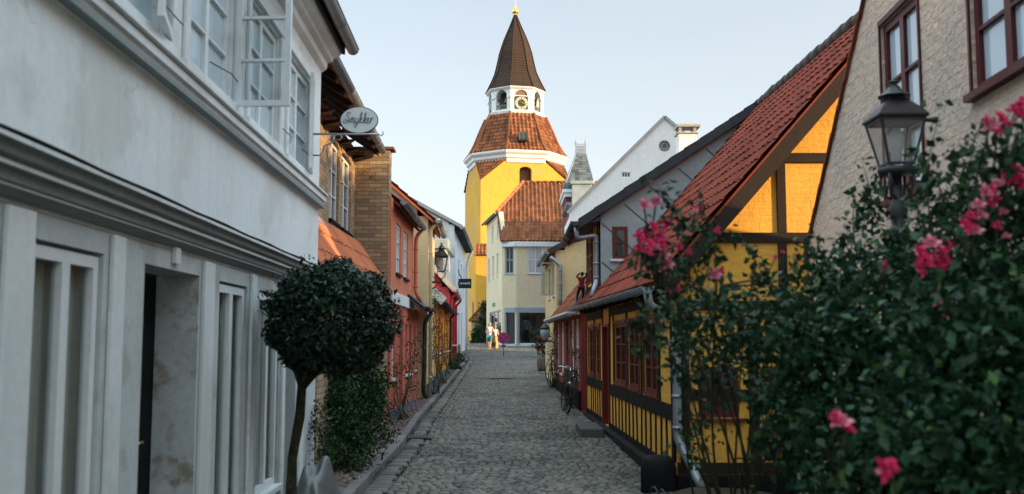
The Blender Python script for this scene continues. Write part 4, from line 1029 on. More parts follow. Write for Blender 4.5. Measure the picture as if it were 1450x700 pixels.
mb.tube([(-2.17, LY, lb.z-.42), (-2.0, LY, lb.z-.35), (-1.92, LY, lb.z-.23)], .018, 6); mb.box((-2.19, LY-.05, lb.z-.5), (-2.165, LY+.05, lb.z-.1)); mb.build('wall_bracket', M['iron'], wl)

# ================================================================== FAR END: corner shop, tower
# ---- corner shop
C0 = (-2.02, 79.0); C1 = (-.70, 70.0); C2 = (.30, 69.6); C3 = (7.0, 70.0)
sh = thing('corner_shop', 'pale cream corner shop with clothes window and pantiled roof below the tower', 'shop', (C1[0], C1[1], gz(70)))
fL = Frame(C0, C1); fM = Frame(C1, C2); fF = Frame(C2, C3); zb = 1.2
zev = at(711, 340, 70).z-.1; zhip = at(706, 301, 72).z
# front faces
sw1 = (fM.sx(715,370), fM.sx(727.5,370)); wz = (fM.zx(721,388), fM.zx(721,348.5))
sw2 = (fF.sx(747.5,370), fF.sx(769,370)); zdt = fF.zx(750, 443); zfa = fF.zx(750, 435.5)
dr = (fM.sx(716.5,470), fM.sx(729,470)); sw = (fF.sx(735,470), fF.sx(778,470)); zsb = fF.zx(750,486)
more = [(sw2[0]+k_*2.15, sw2[1]+k_*2.15) for k_ in (1, 2)]
mb = MB(); mb.slab(fM, rect(0, fM.L, zb, zev), [arch(sw1[0], sw1[1], wz[0], wz[1], .12), rect(dr[0], dr[1], gz(70)+.12, zfa)], -.3, 0)
mb.slab(fF, rect(0, fF.L, zb, zev), [arch(a, b, wz[0], wz[1], .12) for a, b in [sw2]+more if b < fF.L]+[rect(sw[0], sw[1], zsb, zfa), rect(sw[1]+.4, fF.L-.4, zsb, zfa)], -.3, 0); mb.build('front_wall', M['shop'], sh)
lws = [(fL.sx(703.2,375), fL.sx(705.6,375)), (fL.sx(697.3,380), fL.sx(699.6,380)), (fL.sx(691.3,383), fL.sx(693.6,383))]; lws = [(min(a,b), max(a,b)) for a, b in lws]
l2 = [(fL.sx(703.7,322), fL.sx(706.2,322)), (fL.sx(696.5,328), fL.sx(698.6,328))]; l2 = [(min(a,b), max(a,b)) for a, b in l2]
lz = (fL.zx(704.5,391), fL.zx(704.5,359)); lz2 = (fL.zx(705,336), fL.zx(705,313))
shl = (fL.sx(693,460), fL.sx(709.5,460)); shl = (min(shl), max(shl))
mb = MB(); mb.slab(fL, [(0,zb),(fL.L,zb),(fL.L,zev),(fL.L-1.6,zhip),(0,zhip)], [rect(a,b,*lz) for a, b in lws]+[rect(a,b,*lz2) for a, b in l2]+[rect(shl[0],shl[1],zsb,fL.zx(705,440))], -.3, 0); mb.build('side_wall', M['shop'], sh)
for a, b in lws: window(sh, fL, a, b, *lz, 1, 3, 'white_trim', 'glass_pale', d=-.05)
for a, b in l2: window(sh, fL, a, b, *lz2, 1, 2, 'white_trim', 'glass_pale', d=-.05)
window(sh, fM, sw1[0], sw1[1], wz[0], wz[1], 2, 2, 'frame_blue', 'glass', d=-.06, t=.09, m=.05, rise=.12)
for a, b in [sw2]+more: window(sh, fF, a, b, wz[0], wz[1], 2, 2, 'white_trim', 'glass_pale', d=-.06, t=.08, m=.05, rise=.12, sillmat='frame_blue')
window(sh, fL, shl[0], shl[1], zsb, fL.zx(705,440), 3, 1, 'frame_blue', 'glass', d=-.06, t=.1, m=.06, sill=False)
mb = MB(); mb.fbox(fM, dr[0]-.1, dr[1]+.05, .003, .08, zdt+.02, zfa); mb.fbox(fF, .15, fF.L-.3, .003, .12, zdt, zfa); mb.fbox(fM, dr[0]-.12, dr[0], .003, .08, zsb-.2, zdt+.02)
mb.fbox(fF, .02, .22, .003, .10, zsb-.3, zfa+.02); mb.fbox(fF, sw[0]-.09, sw[0]+.02, .003, .10, zsb-.1, zfa); mb.fbox(fF, sw[1]-.05, sw[1]+.1, .003, .1, zsb, zfa); mb.build('shopfront', M['frame_blue'], sh, bevel=.01)
mb = MB()
for i in range(26): x0 = .35+i*.22; mb.fbox(fF, x0, x0+.12, .122, .14, zdt+.16, zfa-.06)
mb.build('fascia_slats', M['steel'], sh)
mb = MB(); mb.fbox(fF, -.1, fF.L, .003, .35, zb, gz(70)+.02); mb.fbox(fF, 0, fF.L, .003, .06, gz(70), zsb-.02); mb.fbox(fM, 0, fM.L, .003, .3, zb, gz(70)+.1); mb.build('plinth', M['blue_white'], sh)
g = MB(); g.fbox(fF, sw[0], sw[1], -.12, -.10, zsb, zdt+.02); g.build('shop_window', M['glass_clear'], sh)
g = MB(); g.fbox(fM, dr[0]+.02, dr[1], -.2, -.17, gz(70)+.12, zdt); g.build('shop_door', M['glass'], sh)
mb = MB()
mb.fbox(fF, .1, fF.L, -2.6, -2.5, zsb-.3, zfa); mb.fbox(fF, .1, fF.L, -2.5, -.31, zsb-.25, zsb-.1); mb.fbox(fF, .1, fF.L, -2.5, -.31, zfa+.02, zfa+.1); mb.build('shop_room', M['cream_old'], sh)
mb = MB(); mb.fbox(fF, .5, 1.5, -1.8, -1.7, zsb, zdt-.2); mb.fbox(fF, 2.1, 2.6, -1.2, -.8, zsb, zsb+.7); mb.fbox(fF, 2.1, 2.6, -1.15, -.85, zsb+.8, zsb+1.1); mb.build('shop_display', M['room'], sh)
zc_ = zev
mb = MB(); mb.fbox(fF, -.05, fF.L, .003, .2, zc_-.42, zc_-.08); mb.fbox(fM, 0, fM.L, .003, .2, zc_-.42, zc_-.08); mb.build('cornice', M['white_trim'], sh, bevel=.03)
gutter(sh, (C1[0]-.05, C1[1]-.32, zc_-.02), (C3[0], C3[1]-.32, zc_-.02), .1, mat='zinc', clips=False)
# roof: front slope with the verge clipped by the half hip
ry, rz_ = at(741, 259, 75.5).y, at(741, 259, 75.5).z
rxl = at(741, 259, 75.5).x
O = Vector((C1[0]-.5, 69.55, zc_)); bb = Vector((0, ry-69.55, rz_-zc_)); Ls = bb.length; bb.normalize()
th_ = (zhip-zc_)/(rz_-zc_)
def leftf(t):
    f = t/Ls
    return .35-.55*min(f, th_) if f < th_ else (.35-.55*th_)+(rxl-(C1[0]-.5)-(.35-.55*th_))*(f-th_)/(1-th_)
tiles(sh, O, (1,0,0), bb, 8.4, Ls, tw=.30, ch=.40, amp=.06, lift=.05, mat='tile_tower', left=leftf, per=6)
ridge_caps(sh, (rxl, ry, rz_+.05), (7.6, ry, rz_+.05), .12, 'tile_tower', step=.5)
hp0 = O+Vector((leftf(th_*Ls), 0, 0))+bb*(th_*Ls)
ridge_caps(sh, hp0+Vector((0,0,.08)), Vector((rxl, ry, rz_+.08)), .14, 'tile_orange', 'hip_ridge', step=.45)
# half-hip slope
hb = Vector((-2.25, 79.5, zhip)); mb = MB()
mb.hexa([hp0, hb, hb+Vector((.1,0,-.1)), hp0+Vector((.1,0,-.1)), Vector((rxl,ry,rz_)), Vector((rxl,ry+.5,rz_)), Vector((rxl,ry+.5,rz_-.1)), Vector((rxl,ry,rz_-.1))]); mb.build('hip_slope', M['tile_tower'], sh)
gutter(sh, hp0+Vector((-.12,-.1,0)), hb+Vector((-.12,0,0)), .12, mat='zinc', clips=False)
mb = MB(); P = [Vector((rxl,ry,rz_)),Vector((7.6,ry,rz_)),Vector((7.6,82,zc_)),Vector((-2,82,zc_))]; mb.hexa([p-Vector((0,0,.1)) for p in P]+P); mb.build('rear_roof', M['tile_tower'], sh)
mb = MB(); mb.slab(Frame(C3, (7.0, 82), toward=(20,75)), [(0,zb),(11.9,zb),(11.9,zc_),(ry-70,rz_),(0,zc_)], [], -.3, 0); mb.build('gable', M['shop'], sh)
a_, z_ = fL.hit(699.5,431.5); mb = MB(); mb.fbox(fL, a_-.75, a_+.75, .004, .05, z_-.13, z_+.13); mb.build('green_sign_board', M['green_sign'], sh, bevel=.01)
# mannequin in the window
mx = at(745, 486, 70.6)
mq = thing('mannequin', 'headless mannequin in grey jacket and dark trousers in the shop window', 'mannequin', (mx.x, 70.9, zsb-.1))
def figure(parent, base, h, pose, cloth, skinmat='skin', hairmat=None, yaw=0, head=True):
    """standing figure; pose gives offsets for hands and feet (x right, y forward, z up, in body heights)"""
    b = Vector(base); c_, s_ = math.cos(yaw), math.sin(yaw)
    def P(x, y, z): return (b.x+(x*c_-y*s_)*h, b.y+(x*s_+y*c_)*h, b.z+z*h)
    g = lambda k_, dflt: pose.get(k_, dflt)
    J = {'pelvis': (P(0,0,.52), (.075*h,.055*h)), 'waist': (P(0,0,.60), (.068*h,.05*h)), 'chest': (P(0,.0,.71), (.088*h,.06*h)), 'shoulder': (P(0,0,.80), (.06*h,.045*h)), 'neck': (P(0,0,.85), .028*h)}
    E = [('pelvis','waist'),('waist','chest'),('chest','shoulder'),('shoulder','neck')]
    if head: J['skull'] = (P(*g('head',(0,.01,.905))), .046*h); J['crown'] = (P(g('head',(0,.01,.905))[0], g('head',(0,.01,.905))[1], .955), .042*h); E += [('neck','skull'),('skull','crown')]
    for sd, sx_ in (('L',-1),('R',1)):
        J['sh'+sd] = (P(sx_*.105,0,.80), .032*h); J['el'+sd] = (P(*g('elbow'+sd,(sx_*.135,-.01,.64))), .023*h); J['wr'+sd] = (P(*g('hand'+sd,(sx_*.14,.03,.50))), .016*h)
        hx = g('hand'+sd,(sx_*.14,.03,.50)); J['ha'+sd] = (P(hx[0],hx[1]+.012,hx[2]-.04), (.018*h,.010*h))
        J['hip'+sd] = (P(sx_*.05,0,.48), .048*h); J['kn'+sd] = (P(*g('knee'+sd,(sx_*.055,.01,.28))), .034*h); J['an'+sd] = (P(*g('foot'+sd,(sx_*.06,0,.045))), .021*h)
        fx = g('foot'+sd,(sx_*.06,0,.045)); J['to'+sd] = (P(fx[0],fx[1]+.085,fx[2]-.022), (.022*h,.013*h))
        E += [('shoulder','sh'+sd),('sh'+sd,'el'+sd),('el'+sd,'wr'+sd),('wr'+sd,'ha'+sd),('pelvis','hip'+sd),('hip'+sd,'kn'+sd),('kn'+sd,'an'+sd),('an'+sd,'to'+sd)]
    place_mesh('body', skin_body(J, E), skinmat, parent)
    def inflate(names, edges, k_, mat, nm):
        JJ = {n: (J[n][0], tuple(r*k_+.004*h for r in (J[n][1] if isinstance(J[n][1], tuple) else (J[n][1],)*2))) for n in names}
        place_mesh(nm, skin_body(JJ, edges), mat, parent)
    for nm, mat, kind in cloth:
        if kind == 'top': inflate(['waist','pelvis','chest','shoulder','shL','shR'], [('pelvis','waist'),('waist','chest'),('chest','shoulder'),('shoulder','shL'),('shoulder','shR')], 1.12, mat, nm)
        if kind == 'jacket': inflate(['waist','pelvis','chest','shoulder','shL','shR','elL','elR','wrL','wrR'], [('pelvis','waist'),('waist','chest'),('chest','shoulder'),('shoulder','shL'),('shoulder','shR'),('shL','elL'),('shR','elR'),('elL','wrL'),('elR','wrR')], 1.2, mat, nm)
        if kind == 'shorts': inflate(['pelvis','hipL','hipR','knL','knR'], [('pelvis','hipL'),('pelvis','hipR'),('hipL','knL'),('hipR','knR')], 1.25, mat, nm)
        if kind == 'trousers': inflate(['pelvis','hipL','hipR','knL','knR','anL','anR'], [('pelvis','hipL'),('pelvis','hipR'),('hipL','knL'),('hipR','knR'),('knL','anL'),('knR','anR')], 1.3, mat, nm)
        if kind == 'boots': inflate(['anL','toL'], [('anL','toL')], 1.6, mat, nm); inflate(['anR','toR'], [('anR','toR')], 1.6, mat, nm)
        if kind == 'skirt':
            mb = MB(); n = 20; prof = [(.075,.60),(.095,.52),(.10,.40),(.115,.25),(.13,.09)]; vs = []
            for r, z in prof:
                for j in range(n):
                    t = 2*math.pi*j/n; rr = r*(1+.10*math.sin(t*5)*(1-z)); vs.append(P(rr*math.cos(t), rr*.8*math.sin(t), z))
            mb.add(vs, [(i*n+j, i*n+(j+1)%n, (i+1)*n+(j+1)%n, (i+1)*n+j) for i in range(len(prof)-1) for j in range(n)], smooth=True); mb.build(nm, M[mat], parent)
    if hairmat and head:
        hc = J['crown'][0]; mb = MB(); mb.lathe((hc[0], hc[1], hc[2]-.028*h), [(.047*h,-.045*h),(.056*h,-.01*h),(.054*h,.03*h),(.038*h,.058*h),(.01*h,.07*h)], 14)
        hv = MB(); hv.v = [(x-(.010*h)*-s_, y+.012*h*(-c_), z) for x, y, z in mb.v]; hv.f = mb.f; hv.sm = mb.sm; hv.m = mb.m; hv.var = mb.var
        hv.build('hair', M[hairmat], parent)
    if head:   # eyes, nose, mouth on the side the figure looks to
        hx = g('head',(0,.01,.905)); mb = MB()
        for sx_ in (-.017,.017): mb.lathe(P(hx[0]+sx_, hx[1]+.040, .928), [(.004*h,-.003*h),(.006*h,0),(.004*h,.003*h)], 6)
        mb.build('eyes', M['cloth_dark'], parent)
        mb = MB(); mb.bar(P(hx[0],hx[1]+.042,.925), P(hx[0],hx[1]+.054,.908), .012*h); mb.bar(P(hx[0]-.014,hx[1]+.041,.893), P(hx[0]+.014,hx[1]+.041,.893), .006*h); mb.build('nose_and_mouth', M['skin'], parent)
figure(mq, (mx.x, 70.9, zsb-.1), 2.05, {}, [('jacket','cloth_grey','jacket'),('trousers','cloth_dark','trousers')], 'mannequin', yaw=math.pi, head=False)
mb = MB(); mb.box((mx.x-.25,70.7,zsb-.12),(mx.x+.25,71.1,zsb-.06)); mb.build('stand', M['steel'], mq)

# ---- church tower
TY = 92.0
tc = at(730, 440, TY); tx = tc.x; TCEN = Vector((tx, TY, 0))
tw_ = thing('church_tower', 'yellow church tower with clock, tiled bell roof and dark spire', 'tower', (tx, TY, 1.5))
ppm = TY/1403.0
hw = 62*ppm
phi = R(12.5)
nf = Vector((math.sin(phi), -math.cos(phi), 0)); sf = Vector((math.cos(phi), math.sin(phi), 0))   # front normal and its right
def zat(py, depth): return at(730, py, depth).z
def corner(a_deg, r, z): 
    t = R(a_deg)+phi; return Vector((tx+r*math.sin(t), TY-r*math.cos(t), z))
zsq = zat(254, TY-5); zcor = zat(226, TY-4); 
FR = Frame((tx-sf.x*hw+nf.x*hw, TY-sf.y*hw+nf.y*hw), (tx+sf.x*hw+nf.x*hw, TY+sf.y*hw+nf.y*hw))
FLt = Frame((tx-sf.x*hw-nf.x*hw, TY-sf.y*hw-nf.y*hw), (tx-sf.x*hw+nf.x*hw, TY-sf.y*hw+nf.y*hw), toward=(tx-50, TY))
FRt = Frame((tx+sf.x*hw+nf.x*hw, TY+sf.y*hw+nf.y*hw), (tx+sf.x*hw-nf.x*hw, TY+sf.y*hw-nf.y*hw), toward=(tx+50, TY))
FBk = Frame((tx+sf.x*hw-nf.x*hw, TY+sf.y*hw-nf.y*hw), (tx-sf.x*hw-nf.x*hw, TY-sf.y*hw-nf.y*hw), toward=(tx, TY+50))
o8 = hw*math.tan(R(22.5))   # half side of the octagon
wn = (FR.sx(735.5,250), FR.sx(753,250)); wzt = FR.zx(744,236); wzb = wzt-2.9
slit = [rect(FLt.sx(667,270)-.12, FLt.sx(667,270)+.12, FLt.zx(667,279), FLt.zx(667,258))]

def face_poly(fr, tr=0):
    w = fr.L
    if tr:
        k_ = (zcor-zsq)/(w/2-o8); return [(tr,1.2),(w-tr,1.2),(w-tr,zsq+k_*tr),(w/2+o8,zcor),(w/2-o8,zcor),(tr,zsq+k_*tr)]
    return [(0,1.2),(w,1.2),(w,zsq),(w/2+o8,zcor),(w/2-o8,zcor),(0,zsq)]
mb = MB(); mb.slab(FR, face_poly(FR), [arch(wn[0], wn[1], wzb, wzt, .35)], -.5, 0); mb.slab(FLt, face_poly(FLt,.503), [h for h in slit+[rect(FLt.L-.95,FLt.L-.82,FLt.zx(677,290),FLt.zx(677,283))] if h[0][0]>.1 and h[1][0]<FLt.L-.1 and h[2][1]<zsq-.1], -.5, 0)
mb.slab(FRt, face_poly(FRt,.503), [], -.5, 0); mb.slab(FBk, face_poly(FBk), [], -.5, 0); mb.build('shaft', M['tower'], tw_)
mb = MB(); mb.fbox(FR, wn[0], wn[1], -1.0, -.9, wzb, wzt); mb.build('belfry_boarding', M['belfry_inside'], tw_); mb = MB(); mb.fbox(FLt, FLt.sx(667,270)-.2, FLt.sx(667,270)+.2, -.45, -.4, FLt.zx(667,279), FLt.zx(667,258)); mb.build('slit_shutter', M['belfry_inside'], tw_)
mb = MB(); mb.fbox(FR, wn[1]-.5, wn[1]-.3, -.9, -.5, wzb+.9, wzb+1.3); mb.build('sound_hatch', M['belfry_inside'], tw_)
# broaches: small tiled triangles on the corners
for k in range(4):
    a1, a2, a0 = -22.5-45+90*k+45-45+0, 0, 0
    cdeg = 45+90*k
    R8 = hw/math.cos(R(22.5)); pA = corner(cdeg-22.5, R8*1.012, zcor); pB = corner(cdeg+22.5, R8*1.012, zcor); pC = corner(cdeg, hw*1.4142+.1, zsq-.05)
    mid = (pA+pB)/2; a = (pB-pA).normalized(); b = (mid-pC); Lb = b.length; b.normalize(); Wb = (pB-pA).length
    O = pC-a*Wb/2+Vector((0,0,.06))
    tiles(tw_, O, a, b, Wb, Lb, tw=.34, ch=.42, amp=.06, lift=.06, mat='tile_tower', left=lambda t, W=Wb, L=Lb: W/2*(1-min(1,t/L)), right=lambda t, W=Wb, L=Lb: W/2*(1+min(1,t/L)), name='broach_roof', under=False)
    mb = MB(); mb.add([pA, pB, pC], [(0,1,2)]); mb.build('broach', M['tile_tower'], tw_)
def octa(prof, name, mat, n=8, rot=-22.5+0, parent=None):
    mb = MB(); vs = []
    for r, z in prof:
        for j in range(8): vs.append(corner(22.5+45*j, r, z))
    m = len(prof); mb.add(vs, [(i*8+j, i*8+(j+1)%8, (i+1)*8+(j+1)%8, (i+1)*8+j) for i in range(m-1) for j in range(8)]+[tuple(range(8)), tuple((m-1)*8+j for j in range(8))]); return mb.build(name, M[mat], parent or tw_)
R8 = hw/math.cos(R(22.5)); rc = 76*ppm
zc0 = zat(228, TY-4.5)-.1; zc1 = zat(212, TY-4.5)
octa([(R8+.02,zc0),(R8+.12,zc0+.05),(R8+.15,zc0+.35),(R8+.30,zc0+.45),(R8+.34,zc0+.7),(rc-.06,zc0+.85),(rc,zc0+.95),(rc,zc1-.03),(rc-.4,zc1)], 'cornice', 'white_trim')
# bell shaped tiled roof, eight curved facets
zl0 = zat(158, TY-2.6); rl = 41.5*ppm
def curve_roof(prof, name, mat, tw, ch, amp, lift, bumpk=1):
    """prof: (inradius-like radius at vertices, z) from eave to top"""
    for j in range(8):
        a0_, a1_ = -22.5+45*j, 22.5+45*j
        mb = MB(); nseg = len(prof)-1
        # resample the profile by course
        P = []; acc = [0]
        for i in range(nseg): acc.append(acc[-1]+math.hypot(prof[i+1][0]-prof[i][0], prof[i+1][1]-prof[i][1]))
        Lt = acc[-1]; nc = int(Lt/ch)
        def samp(t):
            for i in range(nseg):
                if t <= acc[i+1] or i == nseg-1:
                    f = (t-acc[i])/(acc[i+1]-acc[i]); return prof[i][0]+(prof[i+1][0]-prof[i][0])*f, prof[i][1]+(prof[i+1][1]-prof[i][1])*f
        Wm = prof[0][0]*2*math.sin(R(22.5)); nt_ = int(Wm/tw); per = 4
        for c in range(nc):
            r0, z0_ = samp(Lt*c/nc); r1, z1_ = samp(Lt*(c+1)/nc)
            A0, A1 = corner(a0_, r0, z0_), corner(a1_, r0, z0_); B0, B1 = corner(a0_, r1, z1_), corner(a1_, r1, z1_)
            w0, w1_ = (A1-A0).length, (B1-B0).length; ad = (A1-A0).normalized(); out = ((A0+A1)/2-Vector((tx,TY,z0_))).normalized(); sl_ = ((B0+B1)/2-(A0+A1)/2).normalized(); nrm = ad.cross(sl_)
            if nrm.dot(out) < 0: nrm = -nrm
            for i in range(nt_*per):
                sa = -Wm/2+Wm*i/(nt_*per); sb = -Wm/2+Wm*(i+1)/(nt_*per)
                pa = amp*math.cos(2*math.pi*i/per); pb = amp*math.cos(2*math.pi*(i+1)/per)
                cl = lambda s_, w: max(-w/2, min(w/2, s_))
                if abs(cl(sa,w0)-cl(sb,w0)) < 1e-4: continue
                M0 = (A0+A1)/2; M1 = (B0+B1)/2
                random.seed(j*7919+c*97+i//per); v = random.random()
                mb.add([M0+ad*cl(sa,w0)+nrm*(pa+lift), M0+ad*cl(sb,w0)+nrm*(pb+lift), M1+ad*cl(sb,w1_)+nrm*pb, M1+ad*cl(sa,w1_)+nrm*pa, M0+ad*cl(sa,w0)-nrm*.02, M0+ad*cl(sb,w0)-nrm*.02], [(0,1,2,3),(4,5,1,0)], var=v)
        mb.build(name, M[mat], tw_, uv=False)
        pts = [corner(a0_, samp(Lt*i/12)[0]+.03, samp(Lt*i/12)[1]+.03) for i in range(13)]
        mb = MB(); mb.tube(pts, .14*bumpk, 6); mb.build('hip_ridge', M['tile_tower' if bumpk == 1 else 'copper'], tw_)
prof = [(75*ppm, zc1), (66*ppm, zat(207,TY-4)), (58*ppm, zat(193,TY-3.8)), (51*ppm, zat(178,TY-3.3)), (rl+.12, zl0)]
prof = [(74.5*ppm, zat(214,TY-4.6)), (67.5*ppm, zat(206.5,TY-4.2)), (60*ppm, zat(194,TY-3.9)), (53*ppm, zat(178,TY-3.4)), (43.5*ppm, zat(159.5,TY-2.7))]
curve_roof(prof, 'bell_roof', 'tile_tower', .34, .38, .06, .05)
octa([(r-.12, z-.05) for r, z in prof], 'roof_core', 'tile_tower')
# louvre in the front facet and skylight on the left
lv = at(741, 193, TY-4.35); mb = MB()
for i in range(5): mb.box((lv.x-.36+i*.15, lv.y-.25, lv.z-.34), (lv.x-.27+i*.15, lv.y+.3, lv.z+.32))
mb.box((lv.x-.42, lv.y-.15, lv.z-.4), (lv.x+.42, lv.y+.5, lv.z+.38)); mb.build('roof_louvre', M['slate_green'], tw_)
# lantern storey
zl1 = zat(121, TY-2.8); rL = 40*ppm
arches = []
aw = .30
mbw = MB(); mbs = MB(); zmid = zat(135.5, TY-2.7)
for j in range(8):
    p0, p1 = corner(-22.5+45*j, rL, 0), corner(22.5+45*j, rL, 0); f = Frame((p0.x,p0.y), (p1.x,p1.y), toward=(p0.x+p1.x-tx, p0.y+p1.y-TY)); w = f.L
    z0_, z1_ = zat(155,TY-2.7), zat(125,TY-2.7)
    a0_, a1_ = w*.2, w*.8
    mbw.slab(f, rect(0, w, zl0-.1, zl1), [arch(a0_, a1_, max(z0_-.35, zl0+.02), z1_-.0, (a1_-a0_)/2)] if j != 0 else [arch(a0_, a1_, zmid+.1, z1_-.05, .5)], -.22, 0)
    if j == 0:
        bq = MB(); bq.fbox(f, a0_, a1_, -.18, -.12, zmid, z1_); bq.build('arch_infill', M['belfry_inside'], tw_)
        cz = zat(144.5, TY-2.9); cs_ = w/2; rr = .60
        ck = MB(); ck.fbox(f, a0_-.02, a1_+.02, .02, .06, cz-rr-.06, cz+rr+.06); cko = ck.build('clock', M['dark_face'], tw_)
        rg = MB(); n = 40; cp = lambda r, t, d: f.w(cs_+r*math.sin(t), d, cz+r*math.cos(t))
        def annulus(mbx, r0, r1, d):
            vs = [cp(r0, 2*math.pi*i/n, d) for i in range(n)]+[cp(r1, 2*math.pi*i/n, d) for i in range(n)]+[cp(r0, 2*math.pi*i/n, d+.02) for i in range(n)]+[cp(r1, 2*math.pi*i/n, d+.02) for i in range(n)]
            for i in range(n):
                k_ = (i+1)%n; mbx.add([], []); 
            mbx.add(vs, [(2*n+i, 2*n+(i+1)%n, 3*n+(i+1)%n, 3*n+i) for i in range(n)]+[(n+i, n+(i+1)%n, 3*n+(i+1)%n, 3*n+i) for i in range(n)]+[(i, (i+1)%n, 2*n+(i+1)%n, 2*n+i) for i in range(n)])
        annulus(rg, rr*.60, rr*.98, .07); rg.build('dial', M['gold_paint'], cko)
        hn = MB()
        for i in range(12):
            t = 2*math.pi*i/12; hn.bar(cp(rr*.66,t,.10), cp(rr*.92,t,.10), .055 if i%3 else .085, .02)
        hn.build('numerals', M['dark_face'], cko)
        hn = MB(); t = R(98); hn.bar(cp(-.1,t,.13), cp(rr*.5,t,.13), .07, .02); t = R(102); hn.bar(cp(-.12,t,.15), cp(rr*.85,t,.15), .05, .02); hn.build('hands', M['gold'], cko)
    else:
        rl_ = MB()
        for i in range(9): x = a0_+(a1_-a0_)*(i+.5)/9; rl_.fbox(f, x-.025, x+.025, -.12, -.08, z0_-.3, z0_+.55)
        rl_.fbox(f, a0_, a1_, -.13, -.07, z0_+.5, z0_+.58); rl_.fbox(f, a0_, a1_, -.13, -.07, z0_-.3, z0_-.2); rl_.build('railing', M['green_rail'], tw_)
    mbs.fbox(f, -.03, w*.2, .002, .07, zmid-.08, zmid+.06); mbs.fbox(f, w*.8, w+.03, .002, .07, zmid-.08, zmid+.06)
mbw.build('lantern_storey', M['white_trim'], tw_); mbs.build('impost_moulding', M['white_wood'], tw_)
octa([(rL+.15, zl0-.15), (rL+.16, zl0+.12), (rL+.0, zl0+.3)], 'lantern_base', 'grey_white')
octa([(rL*.55, zl0), (rL*.55, zl1)], 'belfry_shade_core', 'room')  # dark colour stands in for the shade inside the open arches
mb = MB(); bc = corner(-38, rL*.72, zmid-.5); mb.lathe(bc, [(.36,0),(.33,.06),(.22,.3),(.18,.5),(.08,.58),(.02,.6)], 16); mb.build('bell', M['bronze'], tw_)
# spire
sp = [(43.5*ppm, zl1-.02), (37*ppm, zat(112,TY-2)), (30.5*ppm, zat(100,TY-1.6)), (26.5*ppm, zat(85,TY-1.5)), (23*ppm, zat(70,TY-1.2)), (16*ppm, zat(52,TY-.8)), (8*ppm, zat(37,TY-.3)), (1.2*ppm, zat(22,TY))]
octa([(rL, zl1-.25), (rL+.1, zl1-.22), (43.5*ppm, zl1-.1), (43.7*ppm, zl1-.02)], 'spire_cornice', 'white_trim')
curve_roof(sp, 'spire', 'copper', .6, .26, .004, .02, bumpk=.4)
octa([(r*.97, z-.03) for r, z in sp], 'spire_core', 'copper')
zt_ = zat(22,TY); mb = MB(); mb.lathe((tx,TY,zt_-.1), [(.10,0),(.12,.15),(.08,.2),(.30,.32),(.33,.45),(.28,.58),(.1,.68),(.16,.74),(.14,.84),(.06,.95),(.05,1.3),(.03,2.3)], 16); mb.build('finial', M['gold'], tw_)
mb = MB(); mb.bar((tx,TY,zt_+1.6), (tx,TY,zt_+3.2), .04); mb.bar((tx-.5,TY,zt_+2.6), (tx+.6,TY,zt_+2.6), .05); mb.build('weathervane', M['gold'], tw_)
# lower stage: wide base with tiled offset and lancet on the left
lwz = zat(358, TY-6)
bx0 = at(662, 420, TY-4); mb = MB()
FS = Frame((FLt.A.x, FLt.A.y), (FLt.A.x+FLt.u.x*(FLt.L), FLt.A.y+FLt.u.y*(FLt.L)), toward=(tx-50,TY))
la = FS.sx(676,450, .1); 
mb.slab(FS, rect(FS.L*.30, FS.L+.25, 1.2, lwz-.6), [arch(max(FS.L*.33, FS.L-2.6), FS.L-1.9, zat(470,TY-5), zat(425,TY-5), .6)], .004, .25); mb.build('buttress', M['tower'], tw_)
mb = MB(); mb.fbox(FS, FS.L-2.6, FS.L-1.9, -.001, .06, zat(470,TY-5), zat(428,TY-5)); mb.build('lancet_window', M['glass'], tw_)
# porch block with tiled offset in front of the corner
pb0, pb1 = at(674, 362, TY-5.6), at(690, 362, TY-5.6)
mb = MB(); mb.box((pb0.x, TY-6.0, 1.2), (pb1.x+.6, TY-3.2, pb0.z)); mb.build('stair_turret', M['tower'], tw_)
tiles(tw_, (pb0.x-.12, TY-6.15, pb0.z), (1,0,0), Vector((0,.6,.8)), pb1.x+.9-pb0.x, 1.35, tw=.3, ch=.34, amp=.05, lift=.05, mat='tile_tower', name='offset_roof')
# ---- church side wing seen left of the tower base
cw = thing('church_annex', 'small pale annexe with red tiled roof at the foot of the tower, ivy on it', 'building', (at(678,470,84).x, 84, 1.6))
q0, q1 = at(669,460,84), at(692,460,84)
mb = MB(); mb.box((q0.x, 82, 1.3), (q1.x+2, 86.5, at(680,452,82).z)); mb.build('wall', M['cream_old'], cw)
zq = at(680,455,82).z; O = Vector((q0.x-.25, 81.8, zq)); tiles(cw, O, (1,0,0), Vector((0,.72,.7)), q1.x+2.4-q0.x, 2.3, tw=.3, ch=.36, amp=.05, lift=.05, mat='tile_tower', left=lambda t: t*.55)
# ================================================================== RIGHT SIDE
# ---- yellow half-timbered house
YN, YF = 11.5, 21.7
A = (1.86, YN); B = (1.63, YF)
hf = thing('half_timbered_house', 'yellow half timbered house with red tile roof, black timbers and grey clad dormer', 'house', (1.9, YN, gz(YN)))
f1 = Frame(A, B); T = lambda px, py: f1.sx(px, py)
def zf(px, py): return f1.zx(px, py)
PB, PT = .34, 2.46          # plinth top, wall top
wl_ = [T(834,500),T(841,500),T(843,500),T(850.5,500)]
wins = [(T(850.5,500),T(844,500)), (T(841.5,500),T(834.5,500)), (T(887,500),T(871,500)), (T(905.5,500),T(890,500)), (T(931,500),T(912.5,500)), ]
wins = [(min(a,b), max(a,b)) for a, b in wins]
wz0, wz1 = 1.14, 2.10
dl = sorted((T(855,520), T(863.5,520)))
mb = MB(); mb.slab(f1, rect(0, f1.L, -.1, PT), [rect(a,b,wz0,wz1) for a,b in wins]+[rect(dl[0],dl[1],.3,2.12)], -.2, 0); mb.build('street_wall', M['yellow_wall'], hf)
